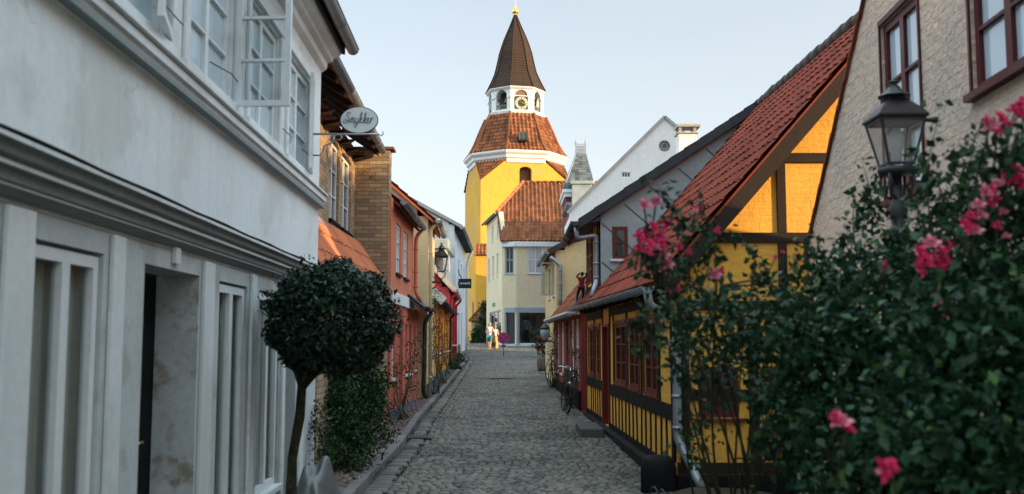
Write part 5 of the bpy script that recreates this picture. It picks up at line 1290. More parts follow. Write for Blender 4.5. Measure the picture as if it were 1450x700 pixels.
for a, b in wins:
    o = window(hf, f1, a+.012, b-.012, wz0+.012, wz1-.012, 2, 3, 'redpaint2', 'glass', d=-.015, t=.042, m=.02, sillmat='redpaint2', sill_out=.03)
    mb = MB()                                             # carved casing outside
    for q0, q1 in ((a-.03, a+.004), (b-.004, b+.03)): mb.fbox(f1, q0, q1, .003, .022, wz0-.02, wz1+.03)
    mb.fbox(f1, a-.06, b+.06, .003, .03, wz1+.004, wz1+.06); mb.build('casing', M['redpaint2'], o)
mb = MB(); mb.fbox(f1, dl[0]+.03, dl[1]-.03, -.14, -.09, .32, 2.08)
for i in range(5): x = dl[0]+.05+(dl[1]-dl[0]-.1)*(i+.5)/5; mb.fbox(f1, x-.012, x+.012, -.089, -.08, .4, 2.0)
do = mb.build('door', M['doorred'], hf); mb = MB(); mb.fbox(f1, dl[0]-.03, dl[0]+.035, -.1, .03, .3, 2.13); mb.fbox(f1, dl[1]-.035, dl[1]+.03, -.1, .03, .3, 2.13); mb.fbox(f1, dl[0]+.036, dl[1]-.036, -.1, .03, 2.08, 2.13); mb.build('door_frame', M['doorred'], do)
mb = MB(); mb.tube([f1.w(dl[0]+.12,-.08,1.2), f1.w(dl[0]+.12,-.03,1.2), f1.w(dl[0]+.2,-.03,1.2)], .01, 6); mb.build('door_handle', M['gold_paint'], do)
# timbers on the street side
tb = MB(); L1 = f1.L; random.seed(21)
def post(s_, z0_, z1_, w=.11, lean=0): 
    a0 = s_-w/2+random.uniform(-.008,.008); tb.hexa([f1.w(a0,-.01,z0_),f1.w(a0+w,-.01,z0_),f1.w(a0+w,.018,z0_),f1.w(a0,.018,z0_),f1.w(a0+lean,-.01,z1_),f1.w(a0+lean+w,-.01,z1_),f1.w(a0+lean+w,.018,z1_),f1.w(a0+lean,.018,z1_)])
segs = [(0, dl[0]-.04), (dl[1]+.04, L1)]
for a, b in segs:
    tb.fbox(f1, a, b, -.01, .022, wz0-.24, wz0-.06); tb.fbox(f1, a, b, -.01, .024, PB-.02, PB+.06); tb.fbox(f1, a, b, -.01, .02, 2.26, 2.40)
mids = sorted([0.07, dl[0]-.1, dl[1]+.1, L1-.06]+[ (wins[i][1]+wins[j][0])/2 for i, j in ((3,2),(4,3))]+[(wins[0][1]+wins[1][0])/2, wins[4][0]-.16, wins[2][1]+.14])
for m_ in mids:
    post(m_, wz0-.06, 2.26, .10); post(m_, 2.40, PT, .1)
for i in range(24):
    s_ = .07+i*.40
    if dl[0]-.12 < s_ < dl[1]+.12 or s_ > L1-.05: continue
    post(s_, PB+.06, wz0-.24, .048, random.uniform(-.03,.05))
post(.07, PB+.1, PT, .15)
tb.build('street_timbers', M['black'], hf)
for i in range(20):
    pass
for i in range(21):    # beam ends below the eaves
    s_ = .3+i*.47; mb = MB(); mb.fbox(f1, s_, s_+.11, .0, .2, 2.41, 2.50); mb.build('beam_end', M['black'], hf)
mb = MB(); mb.hexa([f1.w(-.04,0,-.1),f1.w(L1,0,-.1),f1.w(L1,.13,-.1),f1.w(-.04,.13,-.1),f1.w(-.04,.0,PB-.02),f1.w(L1,0,PB-.02),f1.w(L1,.10,PB-.05),f1.w(-.04,.10,PB-.05)]); mb.build('plinth', M['plinth'], hf, bevel=.02)
# camera-side gable
G0 = (1.86, YN); G1 = (7.9, YN); fg = Frame(G0, G1, toward=(2, 0))
RX, RZ = 4.95-1.86, 6.25      # ridge across / height
ez0 = 2.44; eb = 2.44
gp = [(.205,-.1),(6.04,-.1),(6.04,RZ-(RZ-ez0)/RX*(6.04-RX)),(RX,RZ),(.205,ez0+(RZ-ez0)/RX*.205)]
gx = lambda px, py: fg.sx(px, py); gzz = lambda px, py: fg.zx(px, py)
gw = (.27, .74); gwz = (gzz(1000,592), gzz(1000,520)); 
mb = MB(); mb.slab(fg, gp, [rect(gw[0],gw[1],gwz[0],gwz[1]), rect(gw[0]+1.35,gw[1]+1.35,gwz[0],gwz[1])], -.2, 0); mb.build('gable_wall', M['yellow_wall'], hf)
for k_ in (0,1.35): window(hf, fg, gw[0]+k_, gw[1]+k_, gwz[0], gwz[1], 2, 2, 'redpaint2', 'glass', d=-.03, t=.05, sillmat='redpaint2')
tb = MB()
def beam(a, b, w=.13, d=.03): tb.bar(fg.w(a[0], d-.02, a[1]), fg.w(b[0], d-.02, b[1]), .05, w, up=(0,0,1))
def hb_(z, s0, s1, h=.12): tb.fbox(fg, s0, s1, -.02, .03, z-h/2, z+h/2)
zA = gzz(1080,337); zB = gzz(1145,224); zC = gzz(1010,433)
slope = (RZ-ez0)/RX; sat = lambda z: (z-ez0)/slope
hb_(zA, sat(zA)-.02, 5.6, .12); hb_(zB, sat(zB), 5.2, .115); hb_(zC, .05, 6, .11); hb_(1.2, .05, 6, .13) ; hb_(PB+.04, .02, 6, .12)
pxs = gx(1106,300)
tb.fbox(fg, pxs-.05, pxs+.055, -.02, .034, zA+.061, zB-.058-.001); tb.fbox(fg, pxs-.05, pxs+.05, -.02, .034, zC+.056, zA-.061); tb.fbox(fg, pxs-.05, pxs+.05, -.02, .034, 1.27, zC-.056); tb.fbox(fg, pxs-.05, pxs+.05, -.02, .034, PB+.1, 1.13)
for s_ in (.06, .85, 2.4, 3.4, 4.6): tb.fbox(fg, s_, s_+.11, -.02, .032, PB+.101, 1.134); tb.fbox(fg, s_, s_+.11, -.02, .032, 1.266, zC-.056)
tb.build('gable_timbers', M['darkwood'], hf, bevel=.006)
mb = MB(); mb.fbox(fg, .0, 6, .0, .08, -.1, PB-.03); mb.build('gable_plinth', M['plinth'], hf, bevel=.02)
# street slope of the main roof, from the gable to the dormer
TB = .26                                  # overhang
P0 = Vector((1.86-.24, YN-.27, 2.44)); P1 = Vector((1.65-.24, 21.75, 2.56))
a = (P1-P0).normalized(); rg0 = Vector((4.95, YN-.27, RZ)); b = rg0-P0; b = b-a*b.dot(a); Lr = b.length; b.normalize()
tiles(hf, P0+Vector((0,0,.04)), a, b, (P1-P0).length, Lr, tw=.215, ch=.32, amp=.011, lift=.026, mat='tile_red', per=5, jit=.008, name='roof', under=True)
nrm = a.cross(b); nrm = nrm if nrm.z > 0 else -nrm
ridge_caps(hf, P0+b*Lr+Vector((0,0,.06)), P1+b*Lr+Vector((0,0,.06)), .11, 'ridge')
bk = Vector((-b.x, b.y, b.z)); O = rg0+Vector((.0,0,.02))-bk*3.9
tiles(hf, O, a, bk, (P1-P0).length, 3.9, tw=.3, ch=.4, mat='tile_red', name='rear_roof', per=4)
# bargeboard on the gable edge and sunlit tile edges above it
mb = MB(); o_ = Vector((0,-.02,0)); q0 = P0+b*.05-nrm*.10+Vector((0,.02,0)); q1 = P0+b*(Lr)-nrm*.10+Vector((0,.02,0))
mb.bar(q0, q1, .045, .17, up=nrm); mb.build('bargeboard', M['darkwood'], hf, bevel=.004)
g_ = gutter(hf, P0+Vector((-.09,-.02,-.02)), P1+Vector((-.09,0,-.02)), .07)
dp0 = P0+Vector((-.06,.05,-.10))
downpipe(hf, [P0+Vector((-.08,.06,-.08)), P0+Vector((-.06,.08,-.22)), Vector((1.86+.02, YN-.09, 2.06)), Vector((1.86+.02, YN-.09, 1.9)), Vector((1.87, YN-.1, .72)), Vector((2.02, YN-.3, .36)), Vector((2.08, YN-.42, .2))], .05)
# far gable
mb = MB(); mb.slab(Frame(B, (7.7, YF), toward=(3, 40)), [(0,-.1),(6,-.1),(6,2.6),(3.1,6.25),(0,2.44)], [], -.2, 0); mb.build('far_gable', M['yellow_wall'], hf)
# ---- dormer over the far bay
YC = 19.0
ck = Frame((1.70, YC), (5.2, YC), toward=(2,0))
cx = lambda px, py: ck.hit(px, py)
e = cx(848,300); r_ = cx(1068,160)
zl = 4.28
top = lambda s_: 4.30+(6.30-4.30)/(r_[0])*s_
rzs = P0.z+.04+(YC-P0.y)*a.z/a.y; 
# the cheek: bottom edge follows the tile slope
s0z = 2.60; slope2 = (RZ-2.44)/(4.95-1.62)
pts = [(0,2.62),(3.05,2.62+3.05*slope2-.02),(3.05,top(3.05)),(0,top(0))]
mb = MB(); mb.slab(ck, [(0,2.45),(0.02,2.45),(3.2,2.45+3.18*slope2),(r_[0]+.1,top(r_[0]+.1)),(0,top(0))], [rect(*[ck.sx(867,345), ck.sx(889,345)], ck.zx(878,367), ck.zx(878,321))], -.12, 0); dk = mb.build('dormer_cheek', M['zinc_sheet'], hf)
mb = MB()                                     # standing seams laid on the diagonal
for zc_ in (3.35, 4.10, 4.85, 5.62, 6.45, 7.30):      # lines falling to the right, zc_ = height at the near edge
    fall = .86; s0_ = 0.02
    while zc_-fall*s0_ > top(s0_)-.14 and s0_ < 5: s0_ += .02
    s1_ = s0_
    while zc_-fall*s1_ > 2.56+s1_*slope2 and s1_ < 5: s1_ += .02
    if s1_-s0_ > .2:
        mb = MB(); mb.bar(ck.w(s0_, .005, zc_-fall*s0_), ck.w(s1_, .005, zc_-fall*s1_), .012, .016); mb.build('seam', M['slate'], hf)
mb = MB()
mb.bar(ck.w(.02,.01,2.5), ck.w(3.25,.01,2.5+3.23*slope2), .03, .10); mb.build('apron_flashing', M['lead'], hf)
window(hf, ck, ck.sx(867,345)+.005, ck.sx(889,345)-.005, ck.zx(878,367)+.005, ck.zx(878,321)-.005, 1, 2, 'redpaint2', 'glass', d=.02, t=.055, m=.02, sillmat='sign_white', label='small dark red window in the grey dormer side')
ff = Frame((1.70, YC), (1.63, YF))
uwz = (3.02, 3.95); fu = [(.5,1.35),(1.55,2.4)]
mb = MB(); mb.slab(ff, rect(0.13, ff.L, 2.40, 4.3), [rect(a_,b_,*uwz) for a_, b_ in fu], -.15, 0); mb.build('dormer_front', M['yellow_wall'], hf)
for a_, b_ in fu: window(hf, ff, a_, b_, *uwz, 2, 3, 'redpaint2', 'glass_pale', d=0.0, t=.06, sill=False)
tb = MB()
for s_ in (.05,.38,1.40,2.45): tb.fbox(ff, s_, s_+.1, -.02, .02, 2.62, 4.2)
tb.fbox(ff, 0, ff.L, -.02, .024, 2.80, 2.96); tb.fbox(ff, 0, ff.L, -.02, .024, 2.50, 2.61); tb.build('dormer_timbers', M['black'], hf)
mb = MB(); mb.slab(Frame((1.63, YF), (5.2, YF), toward=(2,40)), [(0,2.45),(3.2,6.1),(r_[0],6.3),(0,4.3)], [], -.12, 0); mb.build('dormer_far_side', M['zinc_sheet'], hf)
dslope = (6.30-4.30)/r_[0]; xs0, xe = 1.70-.42, 1.70+r_[0]+.35
dz = lambda x: 4.34+(x-1.70)*dslope
mb = MB(); y0, y1 = YC-.16, YF+.9
mb.hexa([(xs0,y0,dz(xs0)-.09),(xe,y0,dz(xe)-.09),(xe,y1,dz(xe)-.09),(xs0,y1,dz(xs0)-.09),(xs0,y0,dz(xs0)+.06),(xe,y0,dz(xe)+.06),(xe,y1,dz(xe)+.06),(xs0,y1,dz(xs0)+.06)]); mb.build('dormer_roof', M['slate'], hf)
mb = MB(); mb.hexa([(xs0-.02,y0-.03,dz(xs0)-.11),(xe,y0-.03,dz(xe)-.11),(xe,y0,dz(xe)-.11),(xs0-.02,y0,dz(xs0)-.11),(xs0-.02,y0-.03,dz(xs0)+.08),(xe,y0-.03,dz(xe)+.08),(xe,y0,dz(xe)+.08),(xs0-.02,y0,dz(xs0)+.08)]); mb.build('dormer_fascia', M['slate'], hf)
tiles(hf, (xs0+.02,y0+.02,dz(xs0)+.07), (0,1,0), Vector((1,0,dslope)), y1-y0-.02, (xe-xs0)*math.hypot(1,dslope), tw=.25, ch=.36, mat='tile_red', amp=.02, lift=.02, name='dormer_tiles')
mb = MB(); mb.hexa([(xs0,y0+.02,4.02),(1.70,y0+.02,4.12),(1.66,y1,4.12),(xs0,y1,4.02),(xs0,y0+.02,4.06),(1.70,y0+.02,4.20),(1.66,y1,4.20),(xs0,y1,4.06)]); mb.build('dormer_soffit', M['slate'], hf)
gutter(hf, (xs0-.07,y0-.05,dz(xs0)+.03), (xs0-.07,y1+.05,dz(xs0)+.02), .085, mat='slate')
downpipe(hf, [(xs0-.05,y0+.12,dz(xs0)-.03),(xs0-.03,y0+.12,dz(xs0)-.28),(1.62,y0+.22,3.85),(1.62,y0+.22,2.95),(1.50,y0-.05,2.66)], .05)
# ---- step and corner stone
g = ground(843,622); st1 = thing('stone_step', 'low worn stone step below the dark red door', 'step', (1.42,17.4,gz(17.4)))
mb = MB(); mb.hexa([(1.15,17.0,gz(17)-.05),(1.55,16.95,gz(17)-.05),(1.52,18.2,gz(17)-.05),(1.14,18.2,gz(17)-.05),(1.16,17.02,gz(17)+.14),(1.55,16.97,gz(17)+.14),(1.52,18.18,gz(17)+.16),(1.15,18.18,gz(17)+.16)]); mb.build('slab', M['stone_step'], st1, bevel=.02)
mb = MB(); z = gz(11.5); vs = []
random.seed(4)
mb.lathe((1.66,11.45,z-.05), [(.20,0),(.215,.1),(.20,.3),(.18,.40),(.13,.44),(.04,.455)], 9)
mb.v = [(x+random.uniform(-.02,.02), y+random.uniform(-.02,.02), zz) for x, y, zz in mb.v]
o = mb.build('corner_stone', M['plinth'], loc=(1.66,11.45,z)); tag(o, 'squat black corner stone at the foot of the half timbered house', 'stone')

# ---- rough plastered gable house at the right
def xr2(Y): return 2.72+.053*Y
YR0, YR1 = -2.6, 11.05
A = (xr2(YR0), YR0); B = (xr2(YR1), YR1); f2 = Frame(A, B); SR = lambda Y: (Y-YR0)*f2.L/(YR1-YR0)
rh = thing('rough_gable_house', 'rough plastered grey beige gable house with dark red windows, right of the street lamp', 'house', (A[0], 4, gz(4)))
v0 = f2.hit(1145, 345); v1 = f2.hit(1225, 0); sl = (v1[1]-v0[1])/(v1[0]-v0[0])      # negative
mid = SR(4.3); zr = v0[1]+sl*(mid-v0[0]); ze_ = v0[1]+sl*(f2.L-v0[0])
w1_ = (f2.sx(1302,60), f2.sx(1248,60)); w1z = (f2.zx(1275,190), f2.zx(1275,12)+.02)
w2_ = (f2.sx(1480,60), f2.sx(1376,60)); w2z = (f2.zx(1376,138), f2.zx(1376,138)+1.25)
w1z = (2.62+.35, f2.zx(1248,38)); 
hl = [rect(*w1_, *w1z), rect(*w2_, *w2z), rect(SR(1.2), SR(2.4), w2z[0], w2z[1])]
mb = MB(); mb.slab(f2, [(0,-.2),(f2.L,-.2),(f2.L,ze_),(mid,zr),(0,zr+(-(sl))*-mid)], hl, -.3, 0); mb.build('gable_wall', M['rough_wall'], rh)
for (a_, b_), zz in ((w1_,w1z),(w2_,w2z),((SR(1.2),SR(2.4)),w2z)):
    o = window(rh, f2, a_+.01, b_-.01, zz[0]+.01, zz[1]-.01, 2, 3, 'redpaint', 'glass_sky', d=-.02, t=.06, m=.025, sill=True, sillmat='redpaint', sill_out=.06)
    mb = MB(); mb.fbox(f2, a_-.03, b_+.03, .003, .02, zz[1]+.004, zz[1]+.05)
    for q in ((b_+.003, b_+.03), (a_-.03, a_-.003)): mb.fbox(f2, q[0], q[1], .003, .018, zz[0], zz[1])
    mb.build('casing', M['redpaint'], o)
inw = -f2.n; DEP = 2.6
for (sa, za), (sb_, zb2), nm in (((f2.L+.12, ze_-.12), (mid, zr), 'roof'), ((-.12, zr+sl*mid-.12), (mid, zr), 'rear_roof')):
    p = f2.w(sa, -.01, za-.02); q = f2.w(sb_, -.01, zb2-.02); bb = (q-p); Lb = bb.length; bb.normalize()
    tiles(rh, p, inw, bb, DEP+.2, Lb, tw=.25, ch=.34, mat='tile_old', amp=.012, lift=.015, name=nm, under=False)
    vb = MB(); nt_ = int(Lb/.34)
    for i in range(nt_):
        u0 = p+bb*(.34*i); vb.bar(u0+Vector((0,0,.01))+f2.n*.02, u0+bb*.36+Vector((0,0,.04))+f2.n*.02, .05, .022)
    vb.build('verge_tiles', M['tile_old'], rh)
mb = MB(); p0 = f2.w(0,-.3,0); 
bk = Frame((A[0]+inw.x*DEP, A[1]+inw.y*DEP), (B[0]+inw.x*DEP, B[1]+inw.y*DEP), toward=(40,5)); mb.slab(bk, [(0,-.2),(f2.L,-.2),(f2.L,ze_),(mid,zr),(0,zr+sl*mid)], [], -.2, 0)
fe = Frame(B, (B[0]+inw.x*DEP, B[1]+inw.y*DEP), toward=(3,40)); mb.slab(fe, rect(.31,DEP-.01,-.2,ze_-.05), [], -.25, 0)
fe = Frame(A, (A[0]+inw.x*DEP, A[1]+inw.y*DEP), toward=(3,-40)); mb.slab(fe, rect(.31,DEP-.01,-.2,zr+sl*mid-.05), [], -.25, 0); mb.build('rear_wall', M['rough_wall'], rh)

# ---- two houses and a tree added out of view, only to cast shade
h9, _f, _g = house('unseen_shade_house', 'added unseen brick house that keeps the left fronts in shade', (8.2,-9.0), (8.2,6.8), 2.6, 8.2, 9.6, 'brick', near_wall='brick', zb=-.2, holes=[rect(2,3,2,3.4), rect(6,7,2,3.4), rect(10,11,2,3.4)])
h10, _f, _g = house('unseen_shade_block', 'added unseen brick block that shades the white gable', (22,33.0), (22,44.5), 9, 15.5, 18, 'brick', near_wall='brick', zb=0, holes=[rect(2,3.2,6,8), rect(6,7.2,6,8)])  # unseen block, added to keep sun off the white gable
yt = thing('unseen_shade_tree', 'added unseen tree that breaks the sun on the brick house', 'tree', (8.0, 11.6, gz(11)))  # unseen tree, added so its crown shades the brick front
mb = MB(); mb.tube([(8,11.6,0),(8.05,11.6,3),(7.9,11.5,5.6)], [.2,.15,.08], 8)
for q in ((7.5,10.3,6.6),(8.4,12.6,6.8),(7.9,11.4,7.2),(8.3,9.9,6.5),(7.6,13,6.4)): mb.tube(curve_pts((8,11.6,4.4), q, 0, 6, .05), [.08,.07,.05,.04,.03,.02,.01], 6)
mb.build('trunk', M['bark'], yt, uv=False)
leaf_mesh('crown', blob_points([((7.8,10.4,6.75),(1.0,1.3,.62)),((8.1,12.2,6.8),(1.2,1.6,.8)),((8.2,11.4,6.3),(1,1.8,.8)),((7.8,13.2,6.5),(1,1,.9)),((8,14.2,6.7),(1.1,1.2,1.1)),((7.9,10.9,7.0),(.9,1.0,.55))], 16000, .15, .16, 8), .16, 'leaf_shrub', yt)
# ---- red cottage
A = (1.56, 22.72); B = (1.30, 31.0)
rc_, frc, grc = house('red_cottage', 'low dull red cottage with old tiled roof behind the bicycle', A, B, 5, 2.62, 5.6, 'cottage_red', over=.28, roofmat='tile_old', near_wall='grey_white', gover=.1,
    holes=[rect(.5,1.15,.95,2.35), rect(1.7,2.35,.95,2.35), rect(3.2,3.9,.4,2.35), rect(4.7,5.4,.95,2.35), rect(6.3,7.0,.95,2.35)], plinth='plinth')
for a_ in (.5,1.7,4.7,6.3): window(rc_, frc, a_, a_+.66, .95, 2.35, 2, 4, 'white_trim', 'glass_pale', d=-.02, t=.06, sillmat='white_trim')
mb = MB(); mb.fbox(frc, 3.2, 3.9, -.12, -.06, .4, 2.35); mb.build('door', M['doorred'], rc_)
gutter(rc_, frc.w(-.1,frc.gd,frc.gz_), frc.w(frc.L,frc.gd,frc.gz_), .07)
mb = MB(); mb.fbox(frc, -.1, frc.L, .01, .32, 2.44, 2.50); mb.build('soffit', M['white_trim'], rc_)
mb = MB(); mb.slab(Frame((1.30,22.6),(1.62,22.6)), [(0,2.5),(.45,2.5),(.45,3.0),(.30,2.95)], [], -.05, 0); mb.build('verge_flashing', M['lead'], rc_)
# ---- butter cream house
A = (1.37, 31.05); B = (1.22, 36.5)
cb, fcb, gcb = house('butter_cream_house', 'butter cream house with smooth gable and grey downpipe above the red cottage', A, B, 6, 4.68, 6.3, 'cream_gable', over=.2, roofmat='tile_old', xr=3.0, holes=[rect(.6,1.4,3.3,4.3), rect(2.6,3.4,3.3,4.3), rect(.6,1.6,1.3,2.5), rect(3,4,1.3,2.5)], gover=.12)
for z0_, z1_, l in ((3.3,4.3,((.6,1.4),(2.6,3.4))), (1.3,2.5,((.6,1.6),(3,4)))):
    for a_, b_ in l: window(cb, fcb, a_, b_, z0_, z1_, 2, 3, 'white_trim', 'glass_pale', d=-.05)
open_leaf(cb, fcb, .6, 3.28, 4.34, .40, 92, 1, 'frame_blue', rows=3, d=.03)
gutter(cb, fcb.w(-.12,fcb.gd,fcb.gz_), fcb.w(fcb.L,fcb.gd,fcb.gz_), .09)
p_ = lambda px, py: at(px, py, 30.9)
downpipe(cb, [p_(779,364), p_(784,368), p_(793.5,376), p_(793.5,420), p_(793,432)], .06)
mb = MB(); mb.bar(gcb.w(-.25,.13,4.62), gcb.w(3.0,.13,6.28), .04, .14); mb.build('bargeboard', M['slate'], cb)
# ---- white gable with star window
zg = lambda px, py, Y=50.0: at(px, py, Y)
pk = zg(941,167); lft = zg(806,302)
sy = thing('white_gable_house', 'large white gabled house with round star window beyond the grey dormer', 'house', (7, 50, 1.0))
fs_ = Frame((lft.x, 50), (12.6, 50)); wN = 12.6-lft.x; pks = pk.x-lft.x
st_c = fs_.hit(941,207); rr = .30
sw_ = (fs_.sx(880,248), fs_.sx(893,248)); swz = (fs_.zx(886,251.5), fs_.zx(886,244))
circ = lambda c, r, n=28: [(c[0]+r*math.cos(2*math.pi*i/n), c[1]+r*math.sin(2*math.pi*i/n)) for i in range(n)]
mb = MB(); mb.slab(fs_, [(0,.5),(wN,.5),(wN,pk.z-(wN-pks)*.86),(pks,pk.z),(0,lft.z)], [circ(st_c, rr), rect(sw_[0],sw_[1],*swz)], -.3, 0); mb.build('gable', M['white_gable'], sy)
mb = MB(); mb.slab(fs_, circ(st_c, rr-.01), [], -.2, -.16); rwo = mb.build('round_window', M['glass'], sy)
mb = MB()
for k_ in (0, 1):
    P = [(st_c[0]+(rr-.03)*math.cos(R(90+60*k_*1+120*i)), st_c[1]+(rr-.03)*math.sin(R(90+60*k_+120*i))) for i in range(3)]
    for i in range(3): mb.bar(fs_.w(P[i][0], -.10-.012*k_, P[i][1]), fs_.w(P[(i+1)%3][0], -.10-.012*k_, P[(i+1)%3][1]), .03, .035)
ring = [fs_.w(*(x, -.06, z)) for x, z in circ(st_c, rr-.02)]; mb.tube(ring+[ring[0]], .028, 6); mb.build('star_tracery', M['concrete'], rwo)
window(sy, fs_, sw_[0], sw_[1], swz[0], swz[1], 3, 1, 'white_trim', 'glass', d=-.05, sill=False)
mb = MB(); mb.bar(fs_.w(-.1,.03,lft.z+.02), fs_.w(pks,.03,pk.z+.06), .12, .14); mb.bar(fs_.w(wN,.03,pk.z-(wN-pks)*.86+.02), fs_.w(pks,.03,pk.z+.06), .12, .14); mb.build('coping', M['concrete'], sy)
mb = MB(); z1_ = pk.z-(wN-pks)*.86
for P in ([(lft.x,50.02,lft.z-.05),(pk.x,50.02,pk.z-.05),(pk.x,55,pk.z-.05),(lft.x,55,lft.z-.05)], [(12.6,50.02,z1_-.05),(pk.x,50.02,pk.z-.05),(pk.x,55,pk.z-.05),(12.6,55,z1_-.05)]):
    P = [Vector(p) for p in P]; mb.hexa([p-Vector((0,0,.1)) for p in P]+P)
mb.build('roof', M['slate'], sy)
mb = MB(); mb.box((lft.x,50.31,.5),(lft.x+.3,55,lft.z-.2)); mb.box((12.3,50.31,.5),(12.6,55,z1_-.2)); mb.slab(Frame((lft.x,55),(12.6,55),toward=(8,90)), [(0,.5),(wN,.5),(wN,z1_-.1),(pks,pk.z-.1),(0,lft.z-.1)], [], -.3, 0); mb.build('side_wall', M['white_gable'], sy)
# chimney beside it (on its near wing)
YH = 40.0; c0 = at(959,212,YH); c1 = at(988,179,YH)
cm_ = thing('chimney', 'stubby pale chimney with open concrete cap, right of the star window', 'chimney', ((c0.x+c1.x)/2, YH, 3.5))
zx_ = lambda py: at(972, py, YH).z
mb = MB(); mb.box((c0.x, YH-.35, 3.0), (c1.x-.12, YH+.35, zx_(192))); mb.build('stack', M['white_gable'], cm_, bevel=.02)
mb = MB(); mb.box((c0.x-.05, YH-.4, zx_(192)+.003), (c1.x-.06, YH+.4, zx_(190))); mb.box((c0.x-.05, YH-.4, zx_(182.5)), (c1.x+.04, YH+.4, zx_(178.5)))
for x0, x1 in ((c0.x+.02, c0.x+.14), (c1.x-.24, c1.x-.12)):
    for y0_, y1_ in ((YH-.33, YH-.21), (YH+.21, YH+.33)): mb.box((x0, y0_, zx_(190)+.002), (x1, y1_, zx_(182.5)-.002))
mb.build('cap', M['concrete'], cm_, bevel=.012)
mb = MB(); mb.box((2.6, 38.5, .5), (9.5, 43.5, 5.6)); mb.build('lower_wing', M['white_gable'], sy)
mb = MB(); zt2 = zx_(214)
mb.hexa([(2.4,38.3,5.5),(9.7,38.3,5.5),(9.7,43.7,5.5),(2.4,43.7,5.5),(4.2,40.9,7.3),(8.2,40.9,7.3),(8.2,41.1,7.3),(4.2,41.1,7.3)]); mb.build('lower_wing_roof', M['slate'], sy)
# ---- oxblood turret house
YT = 64.0; t0 = at(800,267,YT); t1 = at(843,267,YT); tp0 = at(815.5,220,YT+1.5); tp1 = at(829,220,YT+1.5)
th_ = thing('turret_house', 'oxblood red house with slated turret and iron cresting, right of the corner shop', 'house', (t0.x+1, YT, 1.5))
mb = MB(); mb.box((t0.x+.08, YT+.1, 1.2), (9.5, 68.6, t0.z-.55)); mb.build('wall', M['darkred'], th_)
mb = MB(); mb.box((t0.x-.05, YT-.05, t0.z-.55), (9.6, 68.7, t0.z-.30)); mb.box((t0.x-.15, YT-.15, t0.z-.298), (9.7, 68.8, t0.z-.05)); mb.build('cornice', M['white_trim'], th_, bevel=.03)
mb = MB(); x0, x1 = t0.x-.1, t1.x; y0_, y1_ = YT-.1, YT+3.2; zt3 = tp0.z
mb.hexa([(x0,y0_,t0.z-.05),(x1,y0_,t0.z-.05),(x1,y1_,t0.z-.05),(x0,y1_,t0.z-.05),(tp0.x,YT+1.2,zt3),(tp1.x,YT+1.2,zt3),(tp1.x,YT+1.9,zt3),(tp0.x,YT+1.9,zt3)]); mb.build('turret_core', M['slate_green'], th_)
bl = Vector((0, YT+1.2-y0_, zt3-t0.z+.05)); Lb = bl.length
tiles(th_, (x0,y0_-.02,t0.z-.03), (1,0,0), bl, x1-x0, Lb, tw=.25, ch=.22, amp=.01, lift=.02, mat='slate_green', per=1, plain=True, left=lambda t: (tp0.x-x0)*t/Lb, right=lambda t: (x1-x0)-(x1-tp1.x)*t/Lb, name='turret_slates', under=False)
mb = MB(); 
for p, q in (((x0,y0_,t0.z),(tp0.x,YT+1.2,zt3)),((x1,y0_,t0.z),(tp1.x,YT+1.2,zt3))): mb.tube([p,q], .07, 6)
mb.build('hip_rolls', M['lead'], th_)
mb = MB(); zc2 = at(822,203,YT+1.5).z; n = 6
for yy in (YT+1.2, YT+1.9):
    mb = MB()
    for z_ in (zt3+.06, zt3+(zc2-zt3)*.55, zt3+(zc2-zt3)*.85): mb.bar((tp0.x,yy,z_),(tp1.x,yy,z_),.035)
    for i in range(n+1):
        x = tp0.x+(tp1.x-tp0.x)*i/n; mb.bar((x,yy,zt3),(x,yy,zc2 if i in (0,n) else zt3+(zc2-zt3)*.85),.035)
        if i < n: xc = x+(tp1.x-tp0.x)/n/2; rr_ = (tp1.x-tp0.x)/n*.4; mb.tube([(xc+rr_*math.cos(t*.7),yy,zt3+(zc2-zt3)*.30+rr_*math.sin(t*.7)) for t in range(10)], .016, 4)
    for x in (tp0.x, tp1.x): mb.lathe((x,yy,zc2), [(.03,0),(.07,.06),(.03,.12),(.01,.3)], 8)
    mb.build('iron_cresting', M['steel'], th_)
dm0, dm1 = at(810,290,YT-.4), at(838,257,YT-.4)
mb = MB(); mb.box((dm0.x, YT-.5, t0.z-1.6), (dm1.x, YT+1.2, dm1.z-.2)); mb.box((dm0.x-.1, YT-.6, dm1.z-.198), (dm1.x+.1, YT+1.2, dm1.z+.02)); mb.build('zinc_dormer', M['zinc_sheet'], th_, bevel=.02)
# white scrolled gable in front of it
fw_ = Frame((at(797,300,58).x, 58), (7.5, 58)); zq_ = lambda py: fw_.zx(812, py)
sc_ = thing('scrolled_gable_house', 'white house with curved gable edge and dark red side, below the turret', 'house', (fw_.A.x, 58, 1.2))
wa = fw_.sx(802,330); prof_ = [(wa,1.0),(2.5,1.0),(2.5,zq_(275)),(fw_.sx(815,290),zq_(288)),(wa+.35,zq_(302)),(wa+.25,zq_(315)),(wa+.02,zq_(322)),(wa+.1,zq_(335)),(wa-.05,zq_(345))]
mb = MB(); mb.slab(fw_, prof_, [], -.25, 0); mb.build('gable', M['white_gable'], sc_)
mb = MB(); mb.box((fw_.A.x+wa, 58.26, 1.0), (fw_.A.x+2.5, 58.8, zq_(318))); mb.build('side_wall', M['darkred'], sc_)
gutter(sc_, (at(806,287,57.8).x, 57.7, at(806,287,57.8).z), (at(799,318,59).x, 58.9, at(797,318,61).z+.3), .16, clips=False)

